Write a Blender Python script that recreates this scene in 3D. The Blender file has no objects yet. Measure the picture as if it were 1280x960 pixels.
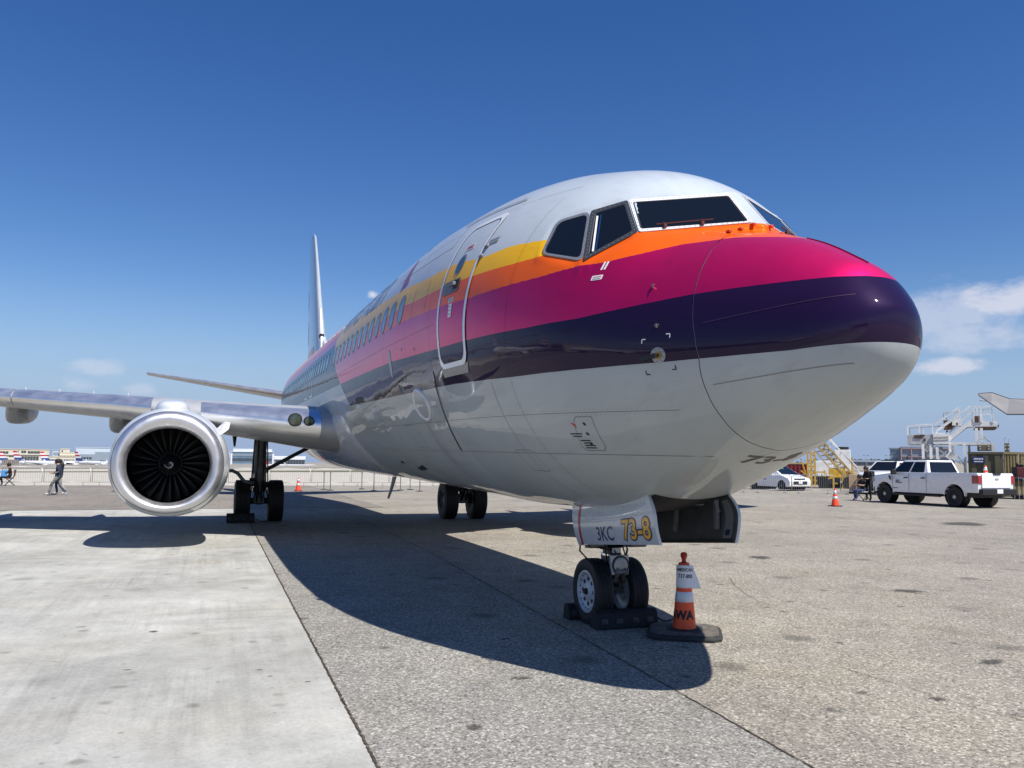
import bpy, bmesh, math, random
import numpy as np
from mathutils import Vector, Matrix
R = math.radians
PI = math.pi
random.seed(7)
scene = bpy.context.scene
COL = scene.collection

# ------------------------------------------------------------------ camera
CAM = np.array([-4.099, 4.0255, 1.6905]); YAW, PITCH, ROLL, FPX = -0.339163, 0.0918955, 0.0110753, 1045.318
fw = np.array([math.cos(YAW)*math.cos(PITCH), math.sin(YAW)*math.cos(PITCH), math.sin(PITCH)])
rt = np.cross(fw, [0, 0, 1]); rt /= np.linalg.norm(rt); up = np.cross(rt, fw)
rt, up = math.cos(ROLL)*rt + math.sin(ROLL)*up, -math.sin(ROLL)*rt + math.cos(ROLL)*up
cd = bpy.data.cameras.new('camera'); cam = bpy.data.objects.new('camera', cd); COL.objects.link(cam)
cd.sensor_width = 36; cd.lens = 36*FPX/1280; cd.clip_start = 0.05; cd.clip_end = 20000
M = Matrix(((rt[0], up[0], -fw[0], CAM[0]), (rt[1], up[1], -fw[1], CAM[1]), (rt[2], up[2], -fw[2], CAM[2]), (0, 0, 0, 1)))
cam.matrix_world = M
scene.camera = cam

# ------------------------------------------------------------------ sun, sky, exposure
SUN_AZ, SUN_EL = -155.5, 55.5        # degrees, azimuth counter-clockwise from +X
sd = Vector((math.cos(R(SUN_AZ))*math.cos(R(SUN_EL)), math.sin(R(SUN_AZ))*math.cos(R(SUN_EL)), math.sin(R(SUN_EL))))
sl = bpy.data.lights.new('sun', 'SUN'); sl.energy = 5.0; sl.angle = R(0.53); sl.color = (1.0, 0.955, 0.89)
sun = bpy.data.objects.new('sun', sl); COL.objects.link(sun)
sun.rotation_euler = (-sd).to_track_quat('-Z', 'Y').to_euler()
world = bpy.data.worlds.new('World'); scene.world = world; world.use_nodes = True
wt = world.node_tree; wn = wt.nodes; wl = wt.links
wn.clear()
SKY_STRENGTH = 0.088
def build_world():
    out = wn.new('ShaderNodeOutputWorld'); bg = wn.new('ShaderNodeBackground'); bg.inputs['Strength'].default_value = SKY_STRENGTH
    sky = wn.new('ShaderNodeTexSky'); sky.sky_type = 'NISHITA'; sky.sun_disc = False
    sky.sun_elevation = R(SUN_EL); sky.sun_rotation = R(90 - SUN_AZ); sky.altitude = 30
    sky.air_density = 1.0; sky.dust_density = 0.05; sky.ozone_density = 1.6
    tc = wn.new('ShaderNodeTexCoord')
    nrm = wn.new('ShaderNodeVectorMath'); nrm.operation = 'NORMALIZE'; wl.new(tc.outputs['Generated'], nrm.inputs[0])
    sep = wn.new('ShaderNodeSeparateXYZ'); wl.new(nrm.outputs[0], sep.inputs[0])
    # small fair-weather clouds, each a noise-broken patch at its own bearing and height
    n1 = wn.new('ShaderNodeTexNoise'); n1.inputs['Scale'].default_value = 21; n1.inputs['Detail'].default_value = 8; n1.inputs['Roughness'].default_value = 0.6
    mp = wn.new('ShaderNodeMapping'); mp.inputs['Scale'].default_value = (1, 1, 2.2); wl.new(nrm.outputs[0], mp.inputs[0]); wl.new(mp.outputs[0], n1.inputs['Vector'])
    total = None
    for az_, el_, wd_, ht_, st_ in CLOUDS:
        cdir = (math.cos(R(el_))*math.cos(R(az_)), math.cos(R(el_))*math.sin(R(az_)), math.sin(R(el_)))
        sb = wn.new('ShaderNodeVectorMath'); sb.operation = 'SUBTRACT'; wl.new(nrm.outputs[0], sb.inputs[0]); sb.inputs[1].default_value = cdir
        scl = wn.new('ShaderNodeVectorMath'); scl.operation = 'MULTIPLY'; wl.new(sb.outputs[0], scl.inputs[0]); scl.inputs[1].default_value = (1/R(wd_), 1/R(wd_), 1/R(ht_))
        ln = wn.new('ShaderNodeVectorMath'); ln.operation = 'LENGTH'; wl.new(scl.outputs[0], ln.inputs[0])
        fall = wn.new('ShaderNodeMapRange'); fall.inputs['From Min'].default_value = 0; fall.inputs['From Max'].default_value = 1; fall.inputs['To Min'].default_value = .62; fall.inputs['To Max'].default_value = 0; wl.new(ln.outputs['Value'], fall.inputs['Value'])
        ad = wn.new('ShaderNodeMath'); ad.operation = 'ADD'; wl.new(fall.outputs[0], ad.inputs[0]); wl.new(n1.outputs[0], ad.inputs[1])
        th_ = wn.new('ShaderNodeMapRange'); th_.interpolation_type = 'SMOOTHSTEP'; th_.inputs['From Min'].default_value = .66; th_.inputs['From Max'].default_value = 1.05; th_.inputs['To Max'].default_value = st_; wl.new(ad.outputs[0], th_.inputs['Value'])
        ins = wn.new('ShaderNodeMath'); ins.operation = 'LESS_THAN'; ins.inputs[1].default_value = 1.0; wl.new(ln.outputs['Value'], ins.inputs[0])
        ml = wn.new('ShaderNodeMath'); ml.operation = 'MULTIPLY'; wl.new(th_.outputs[0], ml.inputs[0]); wl.new(ins.outputs[0], ml.inputs[1])
        if total is None: total = ml
        else: mxx = wn.new('ShaderNodeMath'); mxx.operation = 'MAXIMUM'; wl.new(total.outputs[0], mxx.inputs[0]); wl.new(ml.outputs[0], mxx.inputs[1]); total = mxx
    m3 = total
    gm = wn.new('ShaderNodeHueSaturation'); gm.inputs['Saturation'].default_value = SKY_SAT; gm.inputs['Value'].default_value = 1.0; gm.inputs['Hue'].default_value = SKY_HUE
    wl.new(sky.outputs[0], gm.inputs['Color'])
    hz = wn.new('ShaderNodeMapRange'); hz.interpolation_type = 'SMOOTHERSTEP'; hz.inputs['From Min'].default_value = -0.02; hz.inputs['From Max'].default_value = 0.225; hz.inputs['To Min'].default_value = .96; hz.inputs['To Max'].default_value = 0
    wl.new(sep.outputs['Z'], hz.inputs['Value'])
    hm = wn.new('ShaderNodeMix'); hm.data_type = 'RGBA'; wl.new(hz.outputs[0], hm.inputs['Factor']); wl.new(gm.outputs[0], hm.inputs['A']); hm.inputs['B'].default_value = (*HAZE, 1)   # pale marine haze low in the sky
    mx = wn.new('ShaderNodeMix'); mx.data_type = 'RGBA'; wl.new(m3.outputs[0], mx.inputs['Factor'])
    wl.new(hm.outputs['Result'], mx.inputs['A']); mx.inputs['B'].default_value = (6.6, 6.7, 7.6, 1)
    wl.new(mx.outputs['Result'], bg.inputs['Color']); wl.new(bg.outputs[0], out.inputs[0])
CLOUDS = [(-46.92, 9.25, 7.0, 2.7, 0.5), (-50.5, 9.92, 5.5, 1.8, 0.78), (-48.46, 7.79, 6, 2.0, 0.5), (-47.12, 6.13, 3.2, 0.9, 0.7), (7.06, 5.37, 2.6, 0.8, 0.35), (4.61, 4.2, 1.6, 0.7, 0.3), (8.32, 4.37, 1.8, 0.7, 0.28), (-9.78, 11.12, 0.75, 0.55, 0.9), (150, 9, 9, 2.6, 0.6), (120, 8, 6, 2, 0.5), (-150, 10, 8, 2.5, 0.6), (175, 7, 7, 2, 0.6), (80, 8, 7, 2.2, 0.5), (-90, 9, 8, 2.4, 0.6)]   # bearing, height, width, depth (degrees), density
SKY_SAT = 1.36; SKY_HUE = 0.5145; HAZE = (2.6, 3.6, 5.75)
build_world()
vs = scene.view_settings
vs.view_transform = 'Standard'; vs.look = 'None'; vs.exposure = 0.35; vs.gamma = 1.0; vs.use_curve_mapping = False
scene.cycles.max_bounces = 8; scene.cycles.transparent_max_bounces = 8; scene.cycles.caustics_reflective = False

# ------------------------------------------------------------------ materials
MATS = {}
def lin(c):
    return tuple(((v/255)/12.92 if v/255 <= .04045 else ((v/255 + .055)/1.055)**2.4) for v in c)
def mat(name, color=(.5, .5, .5), rough=.5, metal=0., coat=0., spec=.5, var=0., vscale=6., bump=0., bscale=20., trans=0., ior=1.5, emit=None):
    """principled material with noise-driven variation of colour and fine relief"""
    if name in MATS: return MATS[name]
    m = bpy.data.materials.new(name); m.use_nodes = True; nt = m.node_tree; b = nt.nodes['Principled BSDF']
    b.inputs['Base Color'].default_value = (*color, 1); b.inputs['Roughness'].default_value = rough; b.inputs['Metallic'].default_value = metal
    b.inputs['Coat Weight'].default_value = coat; b.inputs['Coat Roughness'].default_value = .03; b.inputs['Specular IOR Level'].default_value = spec
    b.inputs['Transmission Weight'].default_value = trans; b.inputs['IOR'].default_value = ior
    tc = nt.nodes.new('ShaderNodeTexCoord')
    if var:
        n = nt.nodes.new('ShaderNodeTexNoise'); n.inputs['Scale'].default_value = vscale; n.inputs['Detail'].default_value = 6
        nt.links.new(tc.outputs['Object'], n.inputs['Vector'])
        mr = nt.nodes.new('ShaderNodeMapRange'); mr.inputs['From Min'].default_value = .3; mr.inputs['From Max'].default_value = .7
        mr.inputs['To Min'].default_value = 1 - var; mr.inputs['To Max'].default_value = 1 + var*.6
        nt.links.new(n.outputs[0], mr.inputs['Value'])
        vm = nt.nodes.new('ShaderNodeVectorMath'); vm.operation = 'SCALE'; vm.inputs[0].default_value = color
        nt.links.new(mr.outputs[0], vm.inputs['Scale']); nt.links.new(vm.outputs[0], b.inputs['Base Color'])
        rr = nt.nodes.new('ShaderNodeMapRange'); rr.inputs['To Min'].default_value = max(.02, rough - .08); rr.inputs['To Max'].default_value = min(1, rough + .12)
        nt.links.new(n.outputs[0], rr.inputs['Value']); nt.links.new(rr.outputs[0], b.inputs['Roughness'])
    if bump:
        n2 = nt.nodes.new('ShaderNodeTexNoise'); n2.inputs['Scale'].default_value = bscale; n2.inputs['Detail'].default_value = 4
        nt.links.new(tc.outputs['Object'], n2.inputs['Vector'])
        bp = nt.nodes.new('ShaderNodeBump'); bp.inputs['Strength'].default_value = 1; bp.inputs['Distance'].default_value = bump
        nt.links.new(n2.outputs[0], bp.inputs['Height']); nt.links.new(bp.outputs[0], b.inputs['Normal'])
    if emit:
        b.inputs['Emission Color'].default_value = (*emit[0], 1); b.inputs['Emission Strength'].default_value = emit[1]
    MATS[name] = m
    return m
M_rubber = mat('rubber', (.014, .014, .015), .72, var=.3, vscale=14, bump=.002, bscale=60)
M_tyre = mat('tyre_rubber', (.012, .012, .013), .62, var=.35, vscale=9, bump=.0015, bscale=90)
M_dark = mat('dark_steel', (.03, .031, .034), .45, .4, var=.3, vscale=12)
M_gear = mat('gear_grey_paint', (.17, .175, .18), .45, .1, var=.35, vscale=9)
M_chrome = mat('chromed_steel', (.75, .75, .76), .12, 1.)
M_alu = mat('polished_aluminium', (.86, .865, .87), .42, 1., var=.06, vscale=3, bump=.0006, bscale=9)
M_lip = mat('satin_aluminium_lip', (.74, .74, .76), .46, 1., var=.05, vscale=5)
M_cowl = mat('cowl_paint', (.60, .63, .66), .25, 0, .6, var=.03, vscale=2)
M_wing = mat('wing_grey_paint', (.37, .38, .385), .42, 0, .2, var=.1, vscale=2.2)
M_white = mat('white_paint', (.78, .79, .80), .3, 0, .5, var=.04, vscale=4)
M_rim = mat('wheel_paint', (.55, .57, .60), .35, .1, .2, var=.12, vscale=20)
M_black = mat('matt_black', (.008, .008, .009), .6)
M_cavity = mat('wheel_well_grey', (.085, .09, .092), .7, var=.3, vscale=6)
M_glass = mat('cockpit_glass', (.006, .008, .010), .04, 0, .25, spec=.35)
M_cabin = mat('cabin_window_glass', (.05, .07, .10), .08, 0, .6, spec=.7)
M_frame = mat('window_frame_metal', (.33, .34, .36), .38, .5, var=.12, vscale=30)
M_frame_w = mat('window_frame_white', (.74, .74, .74), .35, 0, .4, var=.05, vscale=20)
M_seal = mat('black_seal', (.012, .012, .014), .5)
M_ink = mat('navy_lettering', (.02, .035, .09), .35, 0, .5)
M_red = mat('red_marking', (.45, .015, .025), .35, 0, .4)
M_gold = mat('gold_lettering', (.80, .42, .03), .35, 0, .4)
M_placard = mat('placard_white', (.75, .75, .75), .4)
M_seam = mat('skin_seam', (.20, .21, .22), .5)
M_fan = mat('titanium_blade', (.008, .0083, .009), .5, .4, var=.1, vscale=20)
M_spin = mat('spinner_black', (.02, .02, .021), .35, 0, .3)
M_barrel = mat('inlet_liner', (.05, .052, .055), .5, .3, var=.15, vscale=30)
M_lens = mat('lamp_lens', (.42, .44, .42), .38, .1, .3, var=.5, vscale=90)
M_green = mat('landing_lamp', (.10, .12, .08), .15, .5, .8, var=.4, vscale=40)
M_orange = mat('cone_orange', (.95, .10, .022), .45, 0, .1, var=.08, vscale=9)
M_reflect = mat('cone_reflective_band', (.68, .70, .73), .35, .2, var=.1, vscale=60)
M_paper = mat('paper', (.80, .82, .86), .6, var=.03, vscale=12)
M_baser = mat('cone_base_rubber', (.035, .036, .034), .8, var=.5, vscale=18, bump=.003, bscale=40)

# ------------------------------------------------------------------ mesh helpers
def frame_of(d):
    d = np.asarray(d, float); d = d/np.linalg.norm(d)
    a = np.array([0, 0, 1.]) if abs(d[2]) < .9 else np.array([1., 0, 0])
    u = np.cross(a, d); u /= np.linalg.norm(u); return u, np.cross(d, u), d
class MB:
    """collects geometry for ONE mesh object"""
    def __init__(s): s.v = []; s.f = []; s.m = []
    def add(s, v, f, mi=0):
        o = len(s.v); s.v += [tuple(map(float, p)) for p in v]; s.f += [tuple(o + i for i in q) for q in f]; s.m += [mi]*len(f); return s
    def box(s, c, d, rz=0., mi=0, taper=(1, 1), R3=None):
        c = np.array(c, float); d = np.array(d, float)/2; V = []
        for z in (-1, 1):
            t = taper if z > 0 else (1, 1)
            for x, y in ((-1, -1), (1, -1), (1, 1), (-1, 1)): V.append([x*d[0]*t[0], y*d[1]*t[1], z*d[2]])
        V = np.array(V); cs, sn = math.cos(rz), math.sin(rz)
        if R3 is not None: V = V @ np.array(R3).T
        V = np.stack([V[:, 0]*cs - V[:, 1]*sn, V[:, 0]*sn + V[:, 1]*cs, V[:, 2]], 1) + c
        return s.add(V, [(3, 2, 1, 0), (4, 5, 6, 7), (0, 1, 5, 4), (1, 2, 6, 5), (2, 3, 7, 6), (3, 0, 4, 7)], mi)
    def bar(s, a, b, w, h=None, mi=0):
        """rectangular bar from a to b"""
        h = h or w; a = np.array(a, float); b = np.array(b, float); u, v, d = frame_of(b - a); V = []
        for p in (a, b):
            for x, y in ((-1, -1), (1, -1), (1, 1), (-1, 1)): V.append(p + u*x*w/2 + v*y*h/2)
        return s.add(V, [(3, 2, 1, 0), (4, 5, 6, 7), (0, 1, 5, 4), (1, 2, 6, 5), (2, 3, 7, 6), (3, 0, 4, 7)], mi)
    def cyl(s, a, b, r0, r1=None, n=16, mi=0, cap=True):
        r1 = r0 if r1 is None else r1; a = np.array(a, float); b = np.array(b, float); u, v, d = frame_of(b - a); V = []
        for p, r in ((a, r0), (b, r1)):
            for k in range(n): t = 2*PI*k/n; V.append(p + (u*math.cos(t) + v*math.sin(t))*r)
        F = [(k, (k+1) % n, n + (k+1) % n, n + k) for k in range(n)]
        if cap: F += [tuple(range(n-1, -1, -1)), tuple(range(n, 2*n))]
        return s.add(V, F, mi)
    def tube(s, pts, r, n=8, mi=0):
        pts = [np.array(p, float) for p in pts]; V = []; m = len(pts)
        for i, p in enumerate(pts):
            d = pts[min(i+1, m-1)] - pts[max(i-1, 0)]; u, v, _ = frame_of(d); rr = r[i] if hasattr(r, '__len__') else r
            for k in range(n): t = 2*PI*k/n; V.append(p + (u*math.cos(t) + v*math.sin(t))*rr)
        F = [(i*n + k, i*n + (k+1) % n, (i+1)*n + (k+1) % n, (i+1)*n + k) for i in range(m-1) for k in range(n)]
        F += [tuple(range(n-1, -1, -1)), tuple(range((m-1)*n, m*n))]
        return s.add(V, F, mi)
    def lathe(s, prof, c=(0, 0, 0), axis=(0, 0, 1), n=32, mi=0, close=False, warp=None):
        """prof: (distance along axis, radius)"""
        u, v, d = frame_of(axis); c = np.array(c, float); V = []; m = len(prof)
        for h, r in prof:
            for k in range(n):
                t = 2*PI*k/n; q = c + d*h + (u*math.cos(t) + v*math.sin(t))*r
                V.append(q if warp is None else warp(q))
        F = [(i*n + k, i*n + (k+1) % n, (i+1)*n + (k+1) % n, (i+1)*n + k) for i in range(m-1) for k in range(n)]
        if close: F += [((m-1)*n + k, (m-1)*n + (k+1) % n, (k+1) % n, k) for k in range(n)]
        return s.add(V, F, mi)
    def loft(s, rings, cap=True, mi=0, closed=True):
        n = len(rings[0]); V = [p for r in rings for p in r]; m = len(rings); kk = n if closed else n - 1
        F = [(i*n + k, i*n + (k+1) % n, (i+1)*n + (k+1) % n, (i+1)*n + k) for i in range(m-1) for k in range(kk)]
        if cap: F += [tuple(range(n-1, -1, -1)), tuple(range((m-1)*n, m*n))]
        return s.add(V, F, mi)
    def prism(s, poly, ext, mi=0):
        """polygon (3-D points) extruded by vector ext"""
        P = np.array(poly, float); n = len(P); V = list(P) + list(P + np.array(ext, float))
        return s.add(V, [tuple(range(n-1, -1, -1)), tuple(range(n, 2*n))] + [(k, (k+1) % n, n + (k+1) % n, n + k) for k in range(n)], mi)
    def ball(s, c, r, n=12, mi=0, sc=(1, 1, 1)):
        V = []; c = np.array(c, float); h = n//2
        for i in range(h + 1):
            for k in range(n):
                a = PI*i/h; t = 2*PI*k/n; V.append(c + np.array([math.sin(a)*math.cos(t)*sc[0], math.sin(a)*math.sin(t)*sc[1], math.cos(a)*sc[2]])*r)
        return s.add(V, [(i*n + k, (i+1)*n + k, (i+1)*n + (k+1) % n, i*n + (k+1) % n) for i in range(h) for k in range(n)], mi)
    def build(s, name, m, parent=None, smooth=None, bevel=0, weld=False):
        me = bpy.data.meshes.new(name); me.from_pydata(s.v, [], s.f)
        for x in (m if isinstance(m, (list, tuple)) else [m]): me.materials.append(x)
        if any(s.m): me.polygons.foreach_set('material_index', s.m)
        bm = bmesh.new(); bm.from_mesh(me)
        if weld: bmesh.ops.remove_doubles(bm, verts=bm.verts, dist=1e-4)
        if bevel:
            es = [e for e in bm.edges if len(e.link_faces) == 2 and e.calc_face_angle(0) > .6]
            if es: bmesh.ops.bevel(bm, geom=es, offset=bevel, segments=2, affect='EDGES', profile=.6, clamp_overlap=True)
        bmesh.ops.recalc_face_normals(bm, faces=bm.faces); bm.to_mesh(me); bm.free()
        if smooth is not None:
            me.polygons.foreach_set('use_smooth', [True]*len(me.polygons))
            if smooth > 0: sharp_by_angle(me, smooth)
        o = bpy.data.objects.new(name, me); COL.objects.link(o)
        if parent is not None: o.parent = parent
        return o
def sharp_by_angle(me, deg):
    bm = bmesh.new(); bm.from_mesh(me); lim = R(deg)
    for e in bm.edges: e.smooth = not (len(e.link_faces) == 2 and e.calc_face_angle(0) > lim)
    bm.to_mesh(me); bm.free()
def tag(o, label=None, cat=None, group=None, kind=None):
    for k, v in (('label', label), ('category', cat), ('group', group), ('kind', kind)):
        if v: o[k] = v
    return o
def thing(name, label, cat, loc=(0, 0, 0), rz=0., group=None):
    o = bpy.data.objects.new(name, None); o.empty_display_size = .3; COL.objects.link(o); o.location = loc; o.rotation_euler = (0, 0, rz)
    return tag(o, label, cat, group)
def copy_tree(o, parent=None):
    c = o.copy(); COL.objects.link(c)
    if parent is not None: c.parent = parent
    for ch in list(o.children): copy_tree(ch, c)
    return c
def grid_obj(name, V, m, parent=None, smooth=True, closed=False, attrs=None):
    """V: (rows, cols, 3) array -> one quad-grid mesh"""
    r, c = V.shape[:2]; me = bpy.data.meshes.new(name)
    i, k = np.meshgrid(np.arange(r-1), np.arange(c if closed else c-1), indexing='ij'); k2 = (k+1) % c
    F = np.stack([i*c + k, i*c + k2, (i+1)*c + k2, (i+1)*c + k], -1).reshape(-1, 4)
    me.from_pydata(V.reshape(-1, 3).tolist(), [], F.tolist()); me.materials.append(m)
    if smooth: me.polygons.foreach_set('use_smooth', [True]*len(me.polygons))
    o = bpy.data.objects.new(name, me); COL.objects.link(o)
    if parent is not None: o.parent = parent
    return o
def text_polys(txt, size=1., bold=0., font_shear=0., squeeze=1.):
    """flat glyph mesh (verts 2-D, faces) of a string, left-aligned on the baseline"""
    cu = bpy.data.curves.new('t', 'FONT'); cu.body = txt; cu.size = size; cu.offset = bold; cu.shear = font_shear; cu.resolution_u = 3
    o = bpy.data.objects.new('t', cu); COL.objects.link(o)
    dg = bpy.context.evaluated_depsgraph_get(); me = bpy.data.meshes.new_from_object(o.evaluated_get(dg))
    v = np.array([(p.co.x*squeeze, p.co.y) for p in me.vertices]); f = [tuple(p.vertices) for p in me.polygons]
    bpy.data.objects.remove(o); bpy.data.curves.remove(cu); bpy.data.meshes.remove(me)
    return v, f
def cut_grid(v, f, step):
    """slice a flat mesh along a square grid so that it can be bent"""
    bm = bmesh.new(); vs_ = [bm.verts.new((p[0], p[1], 0)) for p in v]
    for q in f:
        try: bm.faces.new([vs_[i] for i in q])
        except ValueError: pass
    lo, hi = np.array(v).min(0), np.array(v).max(0)
    for ax in (0, 1):
        n = (1, 0, 0) if ax == 0 else (0, 1, 0)
        for t in np.arange(lo[ax] + step, hi[ax], step):
            co = (t, 0, 0) if ax == 0 else (0, t, 0)
            bmesh.ops.bisect_plane(bm, geom=bm.verts[:] + bm.edges[:] + bm.faces[:], plane_co=co, plane_no=n)
    bm.verts.index_update()
    V = np.array([tuple(p.co)[:2] for p in bm.verts]); F = [tuple(p.index for p in q.verts) for q in bm.faces]; bm.free()
    return V, F
def rrect(x0, x1, y0, y1, r, n=6):
    """rounded rectangle outline, counter-clockwise"""
    P = []
    for cx, cy, a in ((x1-r, y1-r, 0), (x0+r, y1-r, 90), (x0+r, y0+r, 180), (x1-r, y0+r, 270)):
        for k in range(n + 1): t = R(a + 90*k/n); P.append((cx + r*math.cos(t), cy + r*math.sin(t)))
    return np.array(P)
def fan_fill(P, rings=4):
    """outline -> disc-like mesh of concentric rings (2-D)"""
    P = np.array(P); c = P.mean(0); n = len(P); V = [c]; F = []
    for j in range(1, rings + 1): V += list(c + (P - c)*j/rings)
    for k in range(n): F.append((0, 1 + k, 1 + (k+1) % n))
    for j in range(rings - 1):
        for k in range(n): F.append((1 + j*n + k, 1 + (j+1)*n + k, 1 + (j+1)*n + (k+1) % n, 1 + j*n + (k+1) % n))
    return np.array(V), F
# survey frame: distances (right, ahead) from the photographer's feet, ahead = the camera's bearing
AH = np.array([math.cos(YAW), math.sin(YAW)]); RG = np.array([math.sin(YAW), -math.cos(YAW)])
def LD(lat, dep, z=0.):
    q = CAM[:2] + RG*lat + AH*dep; return (float(q[0]), float(q[1]), z)
def ROT(head):
    """z-rotation of a thing whose +X should point along heading (lat, dep)"""
    q = RG*head[0] + AH*head[1]; return math.atan2(q[1], q[0])
# ------------------------------------------------------------------ ground
def nodes_of(m):
    m.use_nodes = True; nt = m.node_tree; return nt, nt.nodes, nt.links, nt.nodes['Principled BSDF']
def ground_mat(name, tone, grain=.45, chip=110, blotch=.2, spots=.6, streak=0., rough=.88, bump=.003, stain=(.07, .065, .06), bright=.75):
    """concrete: mean tone, exposed grains (bright and dark), mottling, streaks, drips and stains"""
    m = bpy.data.materials.new(name); nt, N, L, b = nodes_of(m); b.inputs['Roughness'].default_value = rough; b.inputs['Specular IOR Level'].default_value = .25
    tc = N.new('ShaderNodeTexCoord'); P = tc.outputs['Object']
    def noise(scale, detail=5, vec=P, rough_=.55):
        n = N.new('ShaderNodeTexNoise'); n.inputs['Scale'].default_value = scale; n.inputs['Detail'].default_value = detail; n.inputs['Roughness'].default_value = rough_; L.new(vec, n.inputs['Vector']); return n.outputs[0]
    def rng(sock, a, b_, c, d):
        r = N.new('ShaderNodeMapRange'); L.new(sock, r.inputs['Value'])
        for k, v in zip(('From Min', 'From Max', 'To Min', 'To Max'), (a, b_, c, d)): r.inputs[k].default_value = v
        return r.outputs[0]
    def op(kind, a, b_):
        x = N.new('ShaderNodeMath'); x.operation = kind; L.new(a, x.inputs[0])
        if hasattr(b_, 'links'): L.new(b_, x.inputs[1])
        else: x.inputs[1].default_value = b_
        return x.outputs[0]
    mul = lambda a, b_: op('MULTIPLY', a, b_)
    def cells(scale):
        v = N.new('ShaderNodeTexVoronoi'); v.voronoi_dimensions = '2D'; v.inputs['Scale'].default_value = scale; L.new(P, v.inputs['Vector']); s = N.new('ShaderNodeSeparateColor'); L.new(v.outputs['Color'], s.inputs[0]); return s.outputs[0], s.outputs[1], v.outputs['Distance']
    c1, c1b, d1 = cells(chip); c2, c2b, d2 = cells(chip*.47)
    g = rng(noise(chip*.3, 4), .3, .7, 1 - grain*.45, 1 + grain*.45)
    g = mul(g, rng(c1, 0, 1, 1 - grain*.6, 1 + grain*.6))
    g = op('ADD', g, mul(rng(c2, .77, .84, 0, bright), rng(d2, .15, .5, 1, .3)))          # pale pebbles
    g = mul(g, op('SUBTRACT', rng(c2b, 0, 1, 1, 1), mul(rng(c2b, .86, .9, 0, grain*1.1), rng(d2, .1, .5, 1, .2))))   # dark pebbles and pits
    f = rng(noise(.35, 7, rough_=.65), .3, .7, 1 - blotch, 1 + blotch*.6)
    f = mul(f, rng(noise(2.3, 6, rough_=.65), .3, .7, 1 - blotch*.7, 1 + blotch*.4))
    if streak:      # tyre and broom marks that come and go
        mask = rng(noise(.55, 3), .42, .68, .1, 1); mask2 = rng(noise(.4, 3, rough_=.4), .45, .7, .0, 1)
        for sc_, k, mk in (((.16, 3.2, 1), 1.0, mask), ((3.0, .13, 1), .8, mask2), ((.3, 14, 1), .5, mask)):
            mp = N.new('ShaderNodeMapping'); mp.inputs['Scale'].default_value = sc_; L.new(P, mp.inputs[0])
            f = mul(f, op('SUBTRACT', rng(c1, 0, 1, 1, 1), mul(rng(noise(1.3, 8, mp.outputs[0], .72), .48, .78, 0, streak*k*2), mk)))
    sc = N.new('ShaderNodeVectorMath'); sc.operation = 'SCALE'; sc.inputs[0].default_value = tone; L.new(mul(g, f), sc.inputs['Scale']); col = sc.outputs[0]
    warm = N.new('ShaderNodeMix'); warm.data_type = 'RGBA'; warm.blend_type = 'MULTIPLY'; L.new(rng(noise(.8, 5), .5, .75, 0, .55), warm.inputs['Factor']); L.new(col, warm.inputs['A']); warm.inputs['B'].default_value = (1.0, .95, .84, 1); col = warm.outputs['Result']
    if spots:     # oil drips and small stains
        wob = N.new('ShaderNodeTexNoise'); wob.inputs['Scale'].default_value = 6; wob.inputs['Detail'].default_value = 4; L.new(P, wob.inputs['Vector'])
        ad = N.new('ShaderNodeMix'); ad.data_type = 'RGBA'; ad.blend_type = 'ADD'; ad.inputs['Factor'].default_value = .13; L.new(P, ad.inputs['A']); L.new(wob.outputs['Color'], ad.inputs['B'])
        for sc_, r0, thr, strength in ((.75, .16, .55, spots*.75), (1.9, .13, .66, spots), (5.5, .12, .78, spots*1.1)):
            vo = N.new('ShaderNodeTexVoronoi'); vo.inputs['Scale'].default_value = sc_; vo.voronoi_dimensions = '2D'; L.new(ad.outputs['Result'], vo.inputs['Vector'])
            s2 = N.new('ShaderNodeSeparateColor'); L.new(vo.outputs['Color'], s2.inputs[0])
            k = mul(rng(vo.outputs['Distance'], r0*.35, r0, 1, 0), rng(s2.outputs[1], thr, thr + .25, 0, strength))
            mm = N.new('ShaderNodeMix'); mm.data_type = 'RGBA'; L.new(k, mm.inputs['Factor']); L.new(col, mm.inputs['A']); mm.inputs['B'].default_value = (*stain, 1); col = mm.outputs['Result']
    L.new(col, b.inputs['Base Color'])
    bp = N.new('ShaderNodeBump'); bp.inputs['Distance'].default_value = bump; bp.inputs['Strength'].default_value = .8; L.new(g, bp.inputs['Height']); L.new(bp.outputs[0], b.inputs['Normal'])
    return m
G_agg = ground_mat('exposed_aggregate_warm', (.292, .267, .222), .62, 100, .2, .75, bright=1.0)
G_lane = ground_mat('exposed_aggregate_grey', (.272, .260, .232), .62, 100, .2, .75, bright=1.0)
G_slab = ground_mat('broom_finished_concrete', (.440, .435, .398), .10, 70, .26, .55, streak=.26, bump=.0006, stain=(.13, .125, .10), bright=.0)
G_asph = ground_mat('worn_asphalt', (.235, .212, .182), .3, 70, .2, .3, streak=.2)
G_pale = ground_mat('pale_concrete', (.45, .42, .35), .1, 40, .12, .2, streak=.1)
G_grass = ground_mat('dry_grass', (.15, .14, .075), .6, 9, .5, 0, bump=.03)
G_joint = ground_mat('joint_filler', (.085, .07, .05), .6, 60, .5, 0)
def zground(x, y):
    d = np.array([x - CAM[0], y - CAM[1]]); lat = d @ RG; dep = d @ AH; r = np.hypot(lat, dep); t = np.clip((r - 55)/130, 0, 1); t = t*t*(3 - 2*t)
    return float(t*(.011*lat - .0016*dep))
rad = [0, 4, 8, 14, 22, 32, 45, 55, 70, 85, 100, 120, 140, 160, 185, 220, 300, 450, 700, 1100, 1800, 3000, 6000]
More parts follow.
